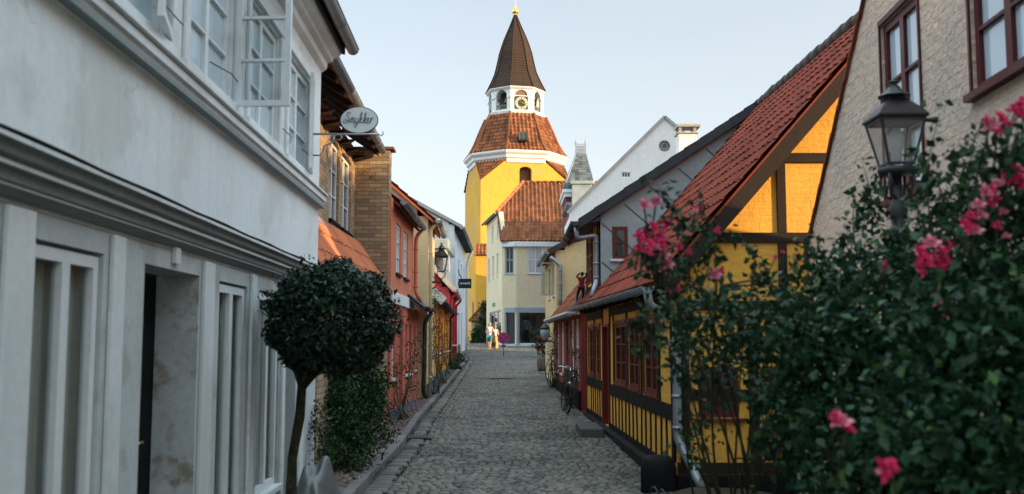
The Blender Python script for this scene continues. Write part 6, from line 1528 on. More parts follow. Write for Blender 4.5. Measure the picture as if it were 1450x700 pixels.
# ================================================================== STREET OBJECTS
# street lamp in the roses
LYY = 6.0; l0 = at(1270, 243, LYY); l1 = at(1270, 113, LYY)
lp = thing('street_lamp', 'black cast iron street lamp with glazed lantern among the roses', 'street lamp', (l0.x, LYY, gz(LYY)))
lantern_mesh(lp, l0, l1.z-l0.z, .205, 'iron_brown')
mb = MB(); gz6 = gz(LYY); zt_ = l0.z
mb.lathe((l0.x, LYY, zt_-.01), [(.05,-.02),(.115,-.01),(.12,.01),(.118,.03),(.06,.035)], 8)
prof_ = [(.16,gz6),(.16,gz6+.05),(.12,gz6+.12),(.11,gz6+.5),(.075,gz6+.62),(.05,gz6+.75),(.042,gz6+1.6),(.055,zt_-.62),(.048,zt_-.60),(.075,zt_-.54),(.05,zt_-.50),(.045,zt_-.42),(.062,zt_-.40),(.066,zt_-.36),(.04,zt_-.33),(.05,zt_-.28),(.058,zt_-.24),(.04,zt_-.19),(.03,zt_-.16),(.028,zt_-.02)]
mb.lathe((l0.x, LYY, 0), prof_, 14); mb.build('post', M['iron'], lp)
mb = MB()
for j in range(4):
    t = R(45+90*j); v = Vector((math.cos(t), math.sin(t), 0)); c = Vector((l0.x, LYY, zt_))
    mb.tube([c+v*.025+Vector((0,0,-.17)), c+v*.075+Vector((0,0,-.15)), c+v*.105+Vector((0,0,-.08)), c+v*.10+Vector((0,0,.0))], .011, 6)
    mb.tube([c+v*.07+Vector((0,0,-.14)), c+v*.06+Vector((0,0,-.09)), c+v*.085+Vector((0,0,-.075))], .007, 5)
mb.build('cradle', M['iron'], lp)
mb = MB(); c = Vector((l0.x, LYY, l0.z+.56*(l1.z-l0.z))); mb.tube([c+Vector((.19,0,0)), c+Vector((.24,0,.0))], .014, 8); mb.lathe(c+Vector((.245,0,-.02)), [(.01,0),(.022,.01),(.022,.03),(.01,.04)], 8); mb.build('bracket_knob', M['iron'], lp)
mb = MB(); mb.lathe((l0.x, LYY, zt_-.47), [(.05,-.02),(.11,0),(.12,.015),(.05,.03)], 10)
for t in (0, 2.1, 4.2): mb.tube([(l0.x+.05*math.cos(t),LYY+.05*math.sin(t),zt_-.47),(l0.x+.15*math.cos(t),LYY+.15*math.sin(t),zt_-.44),(l0.x+.17*math.cos(t),LYY+.17*math.sin(t),zt_-.40)], .012, 6)
mb.build('ladder_collar', M['iron'], lp)
# white post by the bed
p = at(1137, 690, 5.2)
wp = thing('white_post', 'white painted square post low among the roses', 'post', (p.x, 5.2, gz(5.2)))
mb = MB(); mb.box((p.x-.022, 5.17, gz(5.2)), (p.x+.022, 5.23, at(1137,610,5.2).z)); mb.build('shaft', M['white_trim'], wp, bevel=.004)
mb = MB(); zt_ = at(1137,610,5.2).z; mb.box((p.x-.03, 5.16, zt_+.001), (p.x+.03, 5.24, zt_+.02)); mb.build('cap', M['white_trim'], wp, bevel=.006)
# little hooped fence round the bed
fe_ = thing('garden_fence', 'low grey hooped wire fence round the arching rose', 'fence', (1.9, 9.2, gz(9.2)))
mb = MB(); P = [(1.35,9.9),(1.5,9.35),(1.85,9.05),(2.3,9.0),(2.75,9.1)]; rail = []
for (xa, ya), (xb_, yb_) in zip(P, P[1:]):
    for i in range(3):
        t0_, t1_ = i/3, (i+1)/3; p = Vector((xa+(xb_-xa)*t0_, ya+(yb_-ya)*t0_, gz(9.3))); q = Vector((xa+(xb_-xa)*t1_, ya+(yb_-ya)*t1_, gz(9.3)))
        m_ = (p+q)/2; mb.tube([p, p+Vector((0,0,.22)), p.lerp(m_,.4)+Vector((0,0,.29)), m_+Vector((0,0,.31)), q.lerp(m_,.4)+Vector((0,0,.29)), q+Vector((0,0,.22)), q], .008, 6); rail += [p+Vector((0,0,.14))]
rail.append(Vector((2.75,9.1,gz(9.3)+.14))); mb.tube(rail, .007, 6); mb.build('hoops', M['iron'], fe_)
# round no-stopping sign
sp_ = ground(713, 504); sY = sp_.y
ns = thing('no_stopping_sign', 'round red and blue no stopping sign on a short grey post', 'traffic sign', (at(713,500,sY).x, sY, sp_.z))
c = at(713, 479, sY); rS = 8.2*sY/1409
mb = MB(); mb.tube([(c.x, sY, sp_.z-.05), (c.x, sY, c.z+.1)], .035, 8); mb.build('post', M['steel'], ns)
fS = Frame((0, sY-.05), (1, sY-.05)); mb = MB(); mb.slab(fS, circ((c.x, c.z), rS, 32), [], -.02, 0); so = mb.build('disc', M['sign_red'], ns)
mb = MB(); mb.slab(fS, circ((c.x, c.z), rS*.72, 32), [], .001, .006); mb.build('blue_field', M['sign_blue'], so)
mb = MB()
for s_ in (-1, 1): mb.bar((c.x-rS*.6, sY-.062-.006*s_, c.z-rS*.6*s_), (c.x+rS*.6, sY-.062-.006*s_, c.z+rS*.6*s_), .01, rS*.24)
mb.build('red_cross', M['sign_red'], so)
mb = MB(); mb.box((c.x-.12, sY-.06, c.z-rS-.16), (c.x+.12, sY-.04, c.z-rS-.04)); mb.build('plate', M['sign_blue'], ns)
# bollard
bp_ = ground(648.5, 505); bY = bp_.y
bo = thing('bollard', 'short brown stone bollard at the street corner', 'bollard', (bp_.x, bY, bp_.z))
mb = MB(); hB = at(648.5,487,bY).z-bp_.z; mb.lathe(bp_, [(.17,-.02),(.17,hB*.1),(.145,hB*.3),(.135,hB*.85),(.12,hB*.95),(.06,hB)], 10); mb.build('shaft', M['woodbarrel'], bo)
# planter box by the tall house, litter bin
pq = ground(655, 500)
# bicycle
bY0 = 21.4; bx = 1.17
bi = thing('bicycle', 'black bicycle leaning towards the red cottage, seen from the front', 'bicycle', (bx, bY0, gz(bY0)))
def torus(mbx, c, Rr, r, nrm_, n=36, m=6):
    c = Vector(c); nrm_ = Vector(nrm_).normalized(); a_ = nrm_.orthogonal().normalized(); b_ = nrm_.cross(a_); vs = []
    for i in range(n):
        t = 2*math.pi*i/n; d = a_*math.cos(t)+b_*math.sin(t)
        for j in range(m): u_ = 2*math.pi*j/m; vs.append(c+d*(Rr+r*math.cos(u_))+nrm_*r*math.sin(u_))
    mbx.add(vs, [(i*m+j, i*m+(j+1)%m, ((i+1)%n)*m+(j+1)%m, ((i+1)%n)*m+j) for i in range(n) for j in range(m)], smooth=True)
z_ = gz(bY0); lean = Vector((.10, 0, 1)).normalized(); side = Vector((1, .12, -.1)).normalized()
def BP(l, h): # l along the bike (0 = front axle), h height
    return Vector((bx, bY0, z_))+Vector((-.03, 1, 0))*l+lean*h
for nm, l in (('front_wheel', 0), ('rear_wheel', 1.06)):
    mb = MB(); torus(mb, BP(l,.345), .33, .018, side); wo = mb.build(nm, M['rubber'], bi)
    mb = MB(); torus(mb, BP(l,.345), .305, .010, side, 32, 5); c = BP(l,.345)
    for i in range(18):
        t = 2*math.pi*i/18; d = Vector((0,1,0)).cross(side).normalized()*math.sin(t)+Vector((-.03,1,0)).normalized()*math.cos(t); mb.tube([c, c+d*.3], .0022, 3, cap=False)
    mb.tube([c-side*.05, c+side*.05], .018, 8); mb.build('rim', M['bikepaint'], wo)
mb = MB()
for p, q, r in ((BP(.16,.80),BP(.62,.28),.018),(BP(.16,.72),BP(.10,.62),.02),(BP(.62,.28),BP(.74,.82),.016),(BP(.62,.28),BP(1.06,.345),.011),(BP(.72,.72),BP(1.06,.345),.010),(BP(.17,.84),BP(.0,.345),.013),(BP(.17,.74),BP(.70,.5),.014)): mb.tube([p,q], r, 8)
for l in (0,1.06):
    mb.tube([BP(l+.36*math.cos(t), .345+.365*math.sin(t)) for t in [R(20+14*i) for i in range(11)]], .012, 6)
mb.tube([BP(.62,.28)-side*.1, BP(.62,.28)+side*.1], .014, 6); mb.build('frame', M['bikepaint'], bi)
mb = MB(); hb1 = BP(.2,.98); mb.tube([BP(.17,.8), BP(.18,.98)], .012, 8); mb.tube([hb1-side*.27+Vector((-.03,.2,-.02)), hb1-side*.25+Vector((0,.06,.01)), hb1-side*.1, hb1, hb1+side*.1, hb1+side*.25+Vector((0,.06,.01)), hb1+side*.27+Vector((-.03,.2,-.02))], .011, 8); mb.build('handlebar', M['chrome'], bi)
mb = MB(); mb.tube([BP(.66,.92), BP(.76,.93), BP(.86,.94)], [.03,.055,.085], 10); mb.build('saddle', M['leather'], bi)
mb = MB(); c = BP(.02,.80)
for i in range(7): mb.tube([c+Vector((sx_*.15,sy_*.11,-.1+.035*i)) for sx_, sy_ in ((-1,-1),(1,-1),(1,1),(-1,1),(-1,-1))], .005, 4)
for i in range(9): mb.tube([c+Vector((-.15+.0375*i,-.11,-.1)), c+Vector((-.15+.0375*i,-.11,.11))], .004, 4)
mb.build('basket', M['bikepaint'], bi)
mb = MB(); mb.lathe(BP(-.03,.62)+Vector((0,-.05,0)), [(.02,0),(.045,.02),(.05,.05),(.02,.07)], 10); mb.build('headlight', M['chrome'], bi)
mb = MB(); mb.box((bx-.14, bY0+.55, z_+.27), (bx-.06, bY0+.64, z_+.29)); mb.box((bx+.08, bY0+.62, z_+.25), (bx+.16, bY0+.71, z_+.27)); mb.build('pedals', M['rubber'], bi)
# doll climbing on the far corner of the yellow house
dY = 21.45; db = at(823.5, 428, dY)
dl_ = thing('climbing_doll', 'stuffed doll in red jacket and black boots climbing up the corner above the cottage gutter', 'doll', (db.x, dY, db.z))
hD = .62*1.05
figure(dl_, (db.x, dY, db.z), hD, {'handR':(.16,.10,.98),'elbowR':(.17,.06,.84),'handL':(-.05,.14,.95),'elbowL':(-.15,.06,.85),'footL':(-.16,.05,.07),'kneeL':(-.12,.10,.28),'footR':(.03,0,.06),'head':(.03,.01,.905)},
       [('jacket','cloth_red','jacket'),('trousers','cloth_dark','trousers'),('boots','cloth_dark','boots')], 'cloth_grey', 'cloth_dark', yaw=0)
hk = at(824,394,dY)
lp2 = thing('rope_hook', 'thin iron loop on the wall corner holding the climbing doll', 'hook', (hk.x, dY, hk.z))
mb = MB(); mb.tube([(hk.x+.12*math.cos(R(t)), dY+.02, hk.z+.12*math.sin(R(t))) for t in range(-60, 200, 20)], .008, 5); mb.tube([(hk.x+.06,dY+.02,hk.z-.1),(1.66,dY+.02,hk.z-.08)], .01, 5); mb.build('loop', M['iron'], lp2)
# wall lamp on the cottage's far corner
lc = at(772, 470, 31.5)
wl2 = thing('globe_wall_lamp', 'blue grey globe lamp on a curled iron bracket at the red cottage corner', 'lamp', lc)
mb = MB(); mb.lathe(lc, [(.04,-.26),(.10,-.22),(.15,-.10),(.155,.02),(.12,.12),(.06,.15)], 14); mb.build('globe', M['frame_blue'], wl2)
mb = MB(); mb.lathe(lc, [(.16,.08),(.15,.13),(.08,.22),(.03,.26),(.02,.36)], 12); mb.tube([lc+Vector((0,0,.34)), lc+Vector((.1,0,.44)), lc+Vector((.28,-.0,.36)), lc+Vector((.52,-.4,.1))], .02, 6); mb.tube([lc+Vector((0,0,-.28)), lc+Vector((.2,0,-.3)), lc+Vector((.5,-.4,-.42))], .03, 6); mb.build('bracket', M['iron'], wl2)
# people
pf = ground(692.5, 495.5)
man = thing('person', 'left hand person of the walking pair, in white shirt and teal shorts', 'person', (at(693,495,pf.y).x, pf.y, pf.z), 'people walking in the sun by the corner shop')
hp = 38.5*pf.y/1409
figure(man, (at(693.5,495,pf.y).x, pf.y, pf.z), hp, {'footL':(-.05,.14,.05),'kneeL':(-.055,.10,.27),'footR':(.05,-.12,.05),'kneeR':(.055,.02,.28),'handL':(-.10,.16,.66),'elbowL':(-.15,.0,.66),'handR':(.05,.15,.60),'elbowR':(.15,.0,.64)},
       [('shirt','cloth_white','top'),('shorts','cloth_teal','shorts')], 'skin', 'hair_blond', yaw=math.pi*.92)
pw = ground(701.5, 496); 
wo_ = thing('person', 'right hand person of the walking pair, in white top and long sand orange skirt', 'person', (at(701.5,495,pw.y).x, pw.y, pw.z), 'people walking in the sun by the corner shop')
figure(wo_, (at(701,495,pw.y).x, pw.y-.1, pw.z), 34.5*pw.y/1409, {'footL':(-.04,.05,.05),'footR':(.05,-.06,.05),'handL':(-.12,.10,.62),'elbowL':(-.15,-.01,.66),'handR':(.13,.05,.50)},
       [('top','cloth_white','top'),('skirt','cloth_orange','skirt')], 'skin', 'hair_blond', yaw=math.pi*1.08)
bg_ = thing('shoulder_bag', 'red brown bag carried by the person in the long skirt', 'bag', (at(699.3,489,pw.y).x, pw.y-.25, pw.z+.35))
bq = at(699.3, 489, pw.y); mb = MB(); mb.box((bq.x-.13, pw.y-.30, pw.z+.25), (bq.x+.13, pw.y-.18, pw.z+.52)); mb.build('pouch', M['leather'], bg_, bevel=.03)
mb = MB(); mb.tube([(bq.x-.1,pw.y-.24,pw.z+.5),(bq.x,pw.y-.22,pw.z+.85),(bq.x+.02,pw.y-.2,pw.z+1.15),(bq.x+.1,pw.y-.24,pw.z+.5)], .012, 5); mb.build('strap', M['leather'], bg_)
# plastic sheet heaped by the trunk
random.seed(8); sx0, sy0 = -1.86, 8.6; mb = MB(); n = 26; vs = []
for j in range(n+1):
    for i in range(n+1):
        u_, v_ = i/n, j/n; x = -2.12+.46*u_; y = 8.9+1.6*v_; e_ = math.sin(math.pi*min(1,u_*1.02))*math.sin(math.pi*v_)
        h = e_*(.42*math.exp(-((v_-.7)**2)*9)+.16)+.035*math.sin(u_*17+v_*5)*e_+.05*math.sin(v_*23+u_*9)*e_+random.uniform(-.018,.018)*e_
        vs.append((x+.03*math.sin(v_*11), y, gz(y)+.045+max(0,h)))
mb.add(vs, [(j*(n+1)+i, j*(n+1)+i+1, (j+1)*(n+1)+i+1, (j+1)*(n+1)+i) for j in range(n) for i in range(n)], smooth=True)
tag(mb.build('plastic_sheet', M['sheet'], loc=(sx0, 9.6, gz(9.6))), 'crumpled translucent plastic sheet heaped on the cobbles behind the clipped tree trunk', 'sheet')

# ================================================================== PLANTS
def plant(name, label, cat, loc, blobs, n, size, leaf, canes=(), cane_r=.010, clump=.07, ck=9, shell=.35, group=None, leafname='foliage', aspect=.55):
    t = thing(name, label, cat, loc, group)
    P = blob_points(blobs, n, shell, clump, ck); P = P[P[:,2] > loc[2]+.02] if len(P) else P
    leaf_mesh(leafname, P, size, leaf, t, aspect=aspect)
    if len(canes):
        mb = MB()
        for c in canes: mb.tube(c, [cane_r*(1.1-.75*i/(len(c)-1)) for i in range(len(c))], 5)
        mb.build('stems', M['cane'], t, uv=False)
    return t
# clipped standard tree
TYY = 8.5; tcn = at(470, 452, TYY); tb0 = Vector((at(412,700,TYY-.3).x-.01, TYY-.15, gz(TYY)+.03))
tr = thing('clipped_tree', 'clipped round headed evergreen tree with mossy trunk before the shop house', 'tree', tb0)
fork = at(428, 545, TYY-.05)
mb = MB(); mb.tube([tb0, tb0.lerp(at(412,640,TYY-.1),.5), at(413,650,TYY-.1), at(424,590,TYY-.08), fork], [.058,.048,.042,.039,.038], 12)
mb.v = [(x+.006*math.sin(z*31+x*60), y+.006*math.sin(z*23), z) for x, y, z in mb.v]
random.seed(15)
for i in range(16):
    tgt = tcn+Vector((random.uniform(-.42,.42), random.uniform(-.4,.4), random.uniform(-.25,.35)))
    mb.tube(curve_pts(fork-Vector((0,0,.03)), tgt, 0, 6, .03), [.030,.024,.018,.014,.011,.008,.005], 6)
mb.build('trunk', M['bark'], tr, uv=False)
n = 21000; d = rng.normal(size=(n,3)); d /= np.linalg.norm(d,axis=1)[:,None]
lump = 1+.075*np.sin(d[:,0]*7+1)*np.sin(d[:,2]*6+2)+.035*np.sin(d[:,0]*15+d[:,2]*13)+.03*rng.normal(size=n)
flat = np.stack([np.sign(d[:,0])*np.abs(d[:,0])**.88, np.sign(d[:,1])*np.abs(d[:,1])**.88, np.sign(d[:,2])*np.abs(d[:,2])**.78],1)
rad = (.50+.50*rng.random(n)**.38)*lump
P = np.array(tcn)+flat*rad[:,None]*np.array([.535,.50,.475])
tw = []
for i in range(30):
    q = rng.normal(size=3); q /= np.linalg.norm(q); q[2] = abs(q[2])*.6+.1; q /= np.linalg.norm(q)
    for k_ in range(8): tw.append(np.array(tcn)+q*np.array([.535,.50,.475])*(1+.022*k_*(1 if i % 3 else 1.7))+rng.normal(size=3)*.014)
top_ = at(433,366,TYY)
for k_ in range(14): tw.append(np.array(at(433+rng.normal()*3,382-k_*1.6,TYY))+rng.normal(size=3)*.012)
leaf_mesh('crown', np.vstack([P, tw]), .047, 'leaf_holly', tr, nrm=np.vstack([d, np.tile([0,0,1.],(len(tw),1))]), aspect=.5)

# shrubs in the strip before the brick house
def B_(px, py, Y, r, sy=None): 
    c = at(px, py, Y); k_ = Y/1409.0; return (tuple(c), (r*k_, (sy or r*k_), r*k_*(1.0)))
def up_canes(base, targets, wob=.05, spread=.08):
    return [curve_pts(Vector(base)+Vector((random.uniform(-spread,spread), random.uniform(-spread,spread), 0)), t, .0, 8, wob) for t in targets]
random.seed(31)
g1 = Vector((-2.25, 13.2, gz(13.2)+.03)); bl = [B_(450,640,12.0,22),B_(512,640,12.8,24),B_(488,585,13.2,48), B_(466,605,12.6,44), B_(462,560,12.6,40), B_(495,625,12.9,34), B_(520,545,13.6,34), B_(500,560,13.6,38), B_(478,548,13.0,26), B_(520,575,14.0,28)]
plant('green_shrub', 'loose green shrub against the brick wall, right behind the clipped tree', 'shrub', g1, bl, 10500, .055, 'leaf_shrub', up_canes(g1, [Vector(b[0])+Vector((random.uniform(-.2,.2),0,.1)) for b in bl for _ in range(2)]))
g2 = Vector((-2.2, 16.0, gz(16)+.03)); bl = [B_(520,545,16.0,30), B_(505,528,16.0,28), B_(532,590,16.3,24), B_(545,620,15.5,14)]
plant('green_shrub', 'lower green shrub between the loose shrub and the coral house', 'shrub', g2, bl, 3600, .055, 'leaf_shrub', up_canes(g2, [Vector(b[0]) for b in bl for _ in range(2)]))
g3 = Vector((-2.0, 11.0, gz(11)+.03)); bl = [B_(470,640,11.2,26), B_(500,655,11.6,18), B_(455,600,11.4,22)]
plant('ground_weeds', 'straggling weeds on the cobbled strip near the plastic sheet', 'weeds', g3, bl, 900, .04, 'leaf_shrub', ())
# climbing roses along the left walls
def climber(label, base, pts_px, Y0, Y1, n, size=.05, red=0, seed=0, rr=10, off=.08, pink=0, group='climbing roses on the left walls', frm=None):
    random.seed(seed); bl = []; cn = []
    t = thing('climbing_rose', label, 'climbing rose', base, group)
    for i, (px, py) in enumerate(pts_px):
        Y = Y0+(Y1-Y0)*i/max(1,len(pts_px)-1); c = at(px, py, Y); bl.append((tuple(c), rr*Y/1409.0*random.uniform(.8,1.3)))
        cn.append(curve_pts(Vector(base)+Vector((random.uniform(-.1,.1), random.uniform(-.3,.3), 0)), c, 0, 8, .07))
    P = blob_points(bl, n, .0, .06, 6)
    ex = [np.array(p)+rng.normal(size=3)*.05 for c in cn for p in c[3:] for _ in range(4)]
    P = np.vstack([P, ex]); leaf_mesh('foliage', P, size, 'leaf_rose', t)
    mb = MB()
    for c in cn: mb.tube(c, [.016*(1.1-.8*k_/(len(c)-1)) for k_ in range(len(c))], 5)
    mb.build('stems', M['cane'], t, uv=False)
    for _ in range(red): b_ = random.choice(bl); bloom(t, Vector(b_[0])+Vector((random.uniform(-1,1)*b_[1], -b_[1]*.8, random.uniform(-1,1)*b_[1])), .10, True)
    for _ in range(pink): b_ = random.choice(bl); bloom(t, Vector(b_[0])+Vector((random.uniform(-1,1)*b_[1], -b_[1]*.8, random.uniform(-1,1)*b_[1])), .09)
    return t
climber('thin climbing rose at the near corner of the coral house', (-2.12, 19.9, gz(19.9)+.05), [(575,560),(566,530),(578,515),(588,500),(570,490),(590,480),(583,545)], 19.8, 20.8, 420, seed=1, rr=13)
climber('tall climbing rose between the coral house and the amber cottage', (-2.02, 26.6, gz(26.6)+.05), [(605,540),(603,510),(608,480),(606,450),(612,430),(606,400),(614,412),(604,470),(611,500),(612,465)], 26.4, 28.0, 1300, seed=2, rr=12, pink=3)
climber('climbing rose in the middle of the amber cottage wall', (-2.12, 31, gz(31)+.05), [(616,520),(618,490),(617,460),(620,440),(625,500),(622,475)], 30.5, 32.5, 800, seed=3, rr=9, pink=3)
climber('climbing rose at the far end of the amber cottage wall', (-2.3, 36, gz(36)+.05), [(629,510),(630,480),(632,455),(631,440),(634,495),(628,465)], 35, 38, 900, seed=4, rr=9)
climber('small climbing rose by the red house door', (-2.55, 44, gz(44)+.05), [(640,500),(641,480),(640,462)], 43.5, 45, 300, seed=5, rr=6)
random.seed(9)
g4 = ground(639,524); plant('leafy_clump', 'low leafy clump on the pavement near the red house', 'plant', g4, [((g4.x,g4.y,g4.z+.12),(.32,.5,.20)),((g4.x+.2,g4.y-.6,g4.z+.08),(.25,.3,.12))], 900, .09, 'leaf_shrub', ())
g4 = ground(652,515); plant('leafy_clump', 'small leafy clump beside the wall of the tall white house', 'plant', g4, [((g4.x,g4.y,g4.z+.2),(.28,.5,.28))], 500, .09, 'leaf_shrub', ())
# ivy and bushes below the tower
iv = at(683,465,80); gI = Vector((iv.x, 80.5, 1.6))
plant('ivy_column', 'tall dark ivy column against the corner shop wall', 'ivy', gI, [B_(685,440,80.5,5,.5),B_(684,455,80.5,6.5,.6),B_(683,472,80.3,8,.7),B_(682,487,80,9,.8),B_(686,432,80.5,3,.4)], 3400, .17, 'leaf_ivy', (), clump=.16)
gI = Vector((at(672,480,78).x, 78, 1.6)); plant('grey_bush', 'pale leaved bush between the ivy and the church wall', 'bush', gI, [B_(673,476,78,6,.5),B_(676,466,78.3,5,.4),B_(672,486,78,6,.5)], 1300, .15, 'leaf_shrub', (), clump=.15)
# right: rose bush at the cottage, pots of red roses
random.seed(12)
climber('thin leafless looking rose climbing in front of the red cottage windows', (1.28, 23.0, gz(23)+.02), [(806,540),(812,520),(818,500),(810,490),(822,520),(815,545),(824,490),(808,470),(820,560)], 22.4, 24.5, 800, seed=6, rr=11, group='climbing roses on the right walls', size=.045)
climber('rose with red blooms at the far end of the red cottage', (1.22, 30.2, gz(30)+.02), [(783,500),(780,480),(788,470),(792,500),(785,520),(797,485),(790,530)], 30, 29, 1100, seed=7, rr=10, red=12, group='climbing roses on the right walls')
for i, (px, Y, lab) in enumerate(((768, 40.0, 'tall red rose in a wooden tub at the far end of the right pavement'),)):
    g = Vector((at(px,500,Y).x, Y, gz(Y))); t = thing('potted_rose', lab, 'potted plant', g)
    mb = MB(); mb.lathe(g, [(.17,-.02),(.21,.15),(.225,.3),(.21,.46),(.19,.55),(.165,.55),(.16,.45)], 14); mb.build('tub', M['woodbarrel'], t)
    mb = MB(); mb.tube([(g.x,g.y,g.z+.5),(g.x+.02,g.y,g.z+1.2)], .02, 6); mb.build('stems', M['cane'], t)
    bl = [((g.x,Y,g.z+1.1),(.35,.35,.35)), ((g.x-.1,Y,g.z+1.5),(.28,.28,.25)), ((g.x+.1,Y,g.z+.8),(.28,.28,.2))]
    leaf_mesh('foliage', blob_points(bl, 1200, .2, .08, 7), .08, 'leaf_rose', t)
    for _ in range(8): b_ = random.choice(bl); bloom(t, Vector(b_[0])+Vector((random.uniform(-.3,.3),-.28,random.uniform(-.2,.25))), .13, True)

# tufts of grass and moss in the gutter joints, a few fallen leaves and petals
P = []
for _ in range(1500):
    y = 6+random.random()**1.6*44; side_ = random.random()
    if side_ < .55: x = xk(y)+random.choice((.02,.30))+random.gauss(0,.02)
    elif side_ < .8: x = xr_(y)-abs(random.gauss(0,.05))
    else: x = xk(y)-.15-random.random()*.5
    if math.sin(y*1.3+x*2)+random.random() > .4: P.append((x, y, gz(y)+.015+(.06 if x < xk(y)-.05 else 0)))
tag(leaf_mesh('grass', P, .05, 'leaf_shrub', None, (0,0,0), aspect=.3, droop=-1.2), kind='stuff')
P = [(random.uniform(xk(y)+.05, xr_(y)-.05), y, gz(y)+.018) for y in [7+random.random()**1.5*25 for _ in range(150)]]
tag(leaf_mesh('fallen_leaves', P, .04, 'leaf_dry', None, (0,0,0), nrm=np.tile([0,0,3.],(len(P),1)), droop=0), kind='stuff')

# ---- the big pink roses on the right
def rose_bush(label, base, blobs, n, size, shoots, blooms, seed, canes_to=None, ncane=1):
    random.seed(seed); t = thing('rose_bush', label, 'rose bush', base)
    P = [blob_points(blobs, n, .25, .05, 7)]
    mb = MB()
    for b_ in blobs:
        for _ in range(ncane):
            c = Vector(b_[0])+Vector((random.uniform(-.6,.6)*b_[1][0], random.uniform(-.4,.4)*b_[1][1], random.uniform(-.2,.7)*b_[1][2]))
            cp_ = curve_pts(Vector(base)+Vector((random.uniform(-.12,.12), random.uniform(-.12,.12), 0)), c, 0, 9, .06); mb.tube(cp_, [.011*(1.15-.85*i/9) for i in range(10)], 5)
    for sh_ in shoots:      # (base pixel, tip pixel, Y)
        a_ = at(sh_[0], sh_[1], sh_[4]); b_ = at(sh_[2], sh_[3], sh_[4]-.05); cp_ = curve_pts(a_, b_, 0, 10, .02); mb.tube(cp_, [.005*(1.1-.8*i/10) for i in range(11)], 5)
        P.append(np.array([np.array(p)+rng.normal(size=3)*.028 for p in cp_[1:] for _ in range(4)]))
    st_ = mb
    for (px, py, Y, d) in blooms:
        p = at(px, py, Y); bloom(t, p, d*Y/1409.0*(1.08 if seed == 41 else 1.3))
        q = p+Vector((random.uniform(-.04,.04), .05, -random.uniform(.08,.16))); st_.tube([p, q], .004, 4)
        nb = min(blobs, key=lambda b_: (Vector(b_[0])-q).length); st_.tube(curve_pts(Vector(nb[0]), q, 0, 6, .02), [.006,.006,.005,.005,.004,.004,.004], 4)
        P.append(np.array([np.array(c_)+rng.normal(size=3)*.02 for c_ in (q, q.lerp(Vector(nb[0]), .3)) for _ in range(3)]))
    mb.build('canes', M['cane'], t, uv=False)
    P = np.vstack(P); P = P[P[:,2] > gz(4)+.03]
    leaf_mesh('foliage', P, size, 'leaf_rose', t, aspect=.62)
    return t
cl1 = [(912,291),(929,286),(945,318),(904,337),(920,346),(934,336),(925,322),(905,351),(941,362),(944,374),(928,352),(913,331),(938,345),(916,356)]
bA = [(x,y,4.25+random.uniform(-.08,.08),random.choice((17,20,22))) for x,y in cl1]+[(992,293,4.4,12),(962,350,4.3,13),(975,357,4.3,11),(1016,327,4.4,12),(1012,389,4.3,18),(1022,384,4.35,13),(952,413,4.3,10),(961,410,4.3,9),(1098,365,4.5,9),(1108,358,4.5,9),(984,300,4.3,8)]
base = Vector((1.55, 6.6, gz(6.6)+.08))
BA = [B_(925,345,4.4,20,.12),B_(950,385,4.5,26,.15),B_(968,425,4.7,34,.2),B_(990,462,4.9,48,.25),B_(940,475,5.0,26,.2),B_(1045,455,5.0,52,.3),B_(1000,505,5.3,46,.3),B_(1075,495,5.2,52,.3),B_(1105,425,5.0,34,.2),B_(1020,405,4.7,22,.15),B_(965,525,5.3,22,.15),B_(1110,560,5.4,45,.3),B_(1130,390,5.0,24,.15),B_(1150,450,5.0,50,.2),B_(960,325,4.4,16,.1),B_(990,600,5.8,22,.15),B_(975,640,6.2,18,.12)]
rose_bush('arching pink rose leaning over the half timbered house corner, left of the others', base, BA, 3000, .042,
   [(960,340,930,262,4.3),(1010,400,985,280,4.4),(1060,420,1045,330,4.6),(1120,420,1075,370,4.8),(1150,400,1135,335,4.8),(930,470,895,500,4.9),(920,440,893,470,4.9),(985,420,1000,330,4.5)], bA, 41, ncane=1)
base = Vector((1.75, 4.6, gz(4.6)+.08))
BB = [B_(1180,440,4.6,55,.25),B_(1235,400,4.6,50,.25),B_(1190,520,4.4,85,.3),B_(1270,480,4.3,90,.3),B_(1180,610,4.2,75,.3),B_(1260,600,4.0,95,.35),B_(1300,390,4.8,50,.25),B_(1120,500,4.6,45,.2),B_(1110,560,4.4,40,.2),B_(1230,690,3.9,95,.35),B_(1180,380,4.9,26,.2),B_(1250,345,5.0,24,.2),B_(1220,300,5.2,14,.12),B_(1110,620,4.6,42,.2),B_(1160,480,4.3,60,.25)]
bB = [(1253,378,4.3,15),(1248,380,4.3,10)]+[(x,y,3.7,22) for x,y in ((1302,358),(1318,345),(1333,362),(1343,350),(1311,372),(1326,376),(1338,372),(1301,383))]+[(1190,598,3.0,26),(1199,606,3.0,20),(1182,592,3.0,18),(1252,664,2.8,30),(1262,660,2.8,20)]
rose_bush('dense dark rose bush with single pink blooms beneath the street lamp', base, BB, 9800, .046,
   [(1235,330,1222,235,5.2),(1250,300,1240,260,5.2),(1200,400,1185,330,4.8),(1290,300,1305,230,5.0),(1150,420,1130,360,4.8),(1170,400,1160,350,4.9),(1215,370,1210,280,5.2)], bB, 42)
base = Vector((2.1, 3.6, gz(3.6)+.08))
BC = [B_(1370,400,3.9,70,.3),B_(1420,330,3.8,60,.25),B_(1350,500,3.6,100,.3),B_(1430,480,3.5,110,.3),B_(1380,610,3.4,120,.35),B_(1460,600,3.3,110,.3),B_(1330,660,3.3,90,.3),B_(1400,700,3.2,110,.3),B_(1440,250,3.8,40,.2),B_(1340,290,4.4,30,.15),B_(1370,240,4.2,26,.15),B_(1500,420,3.5,90,.3),B_(1320,330,4.5,40,.15)]
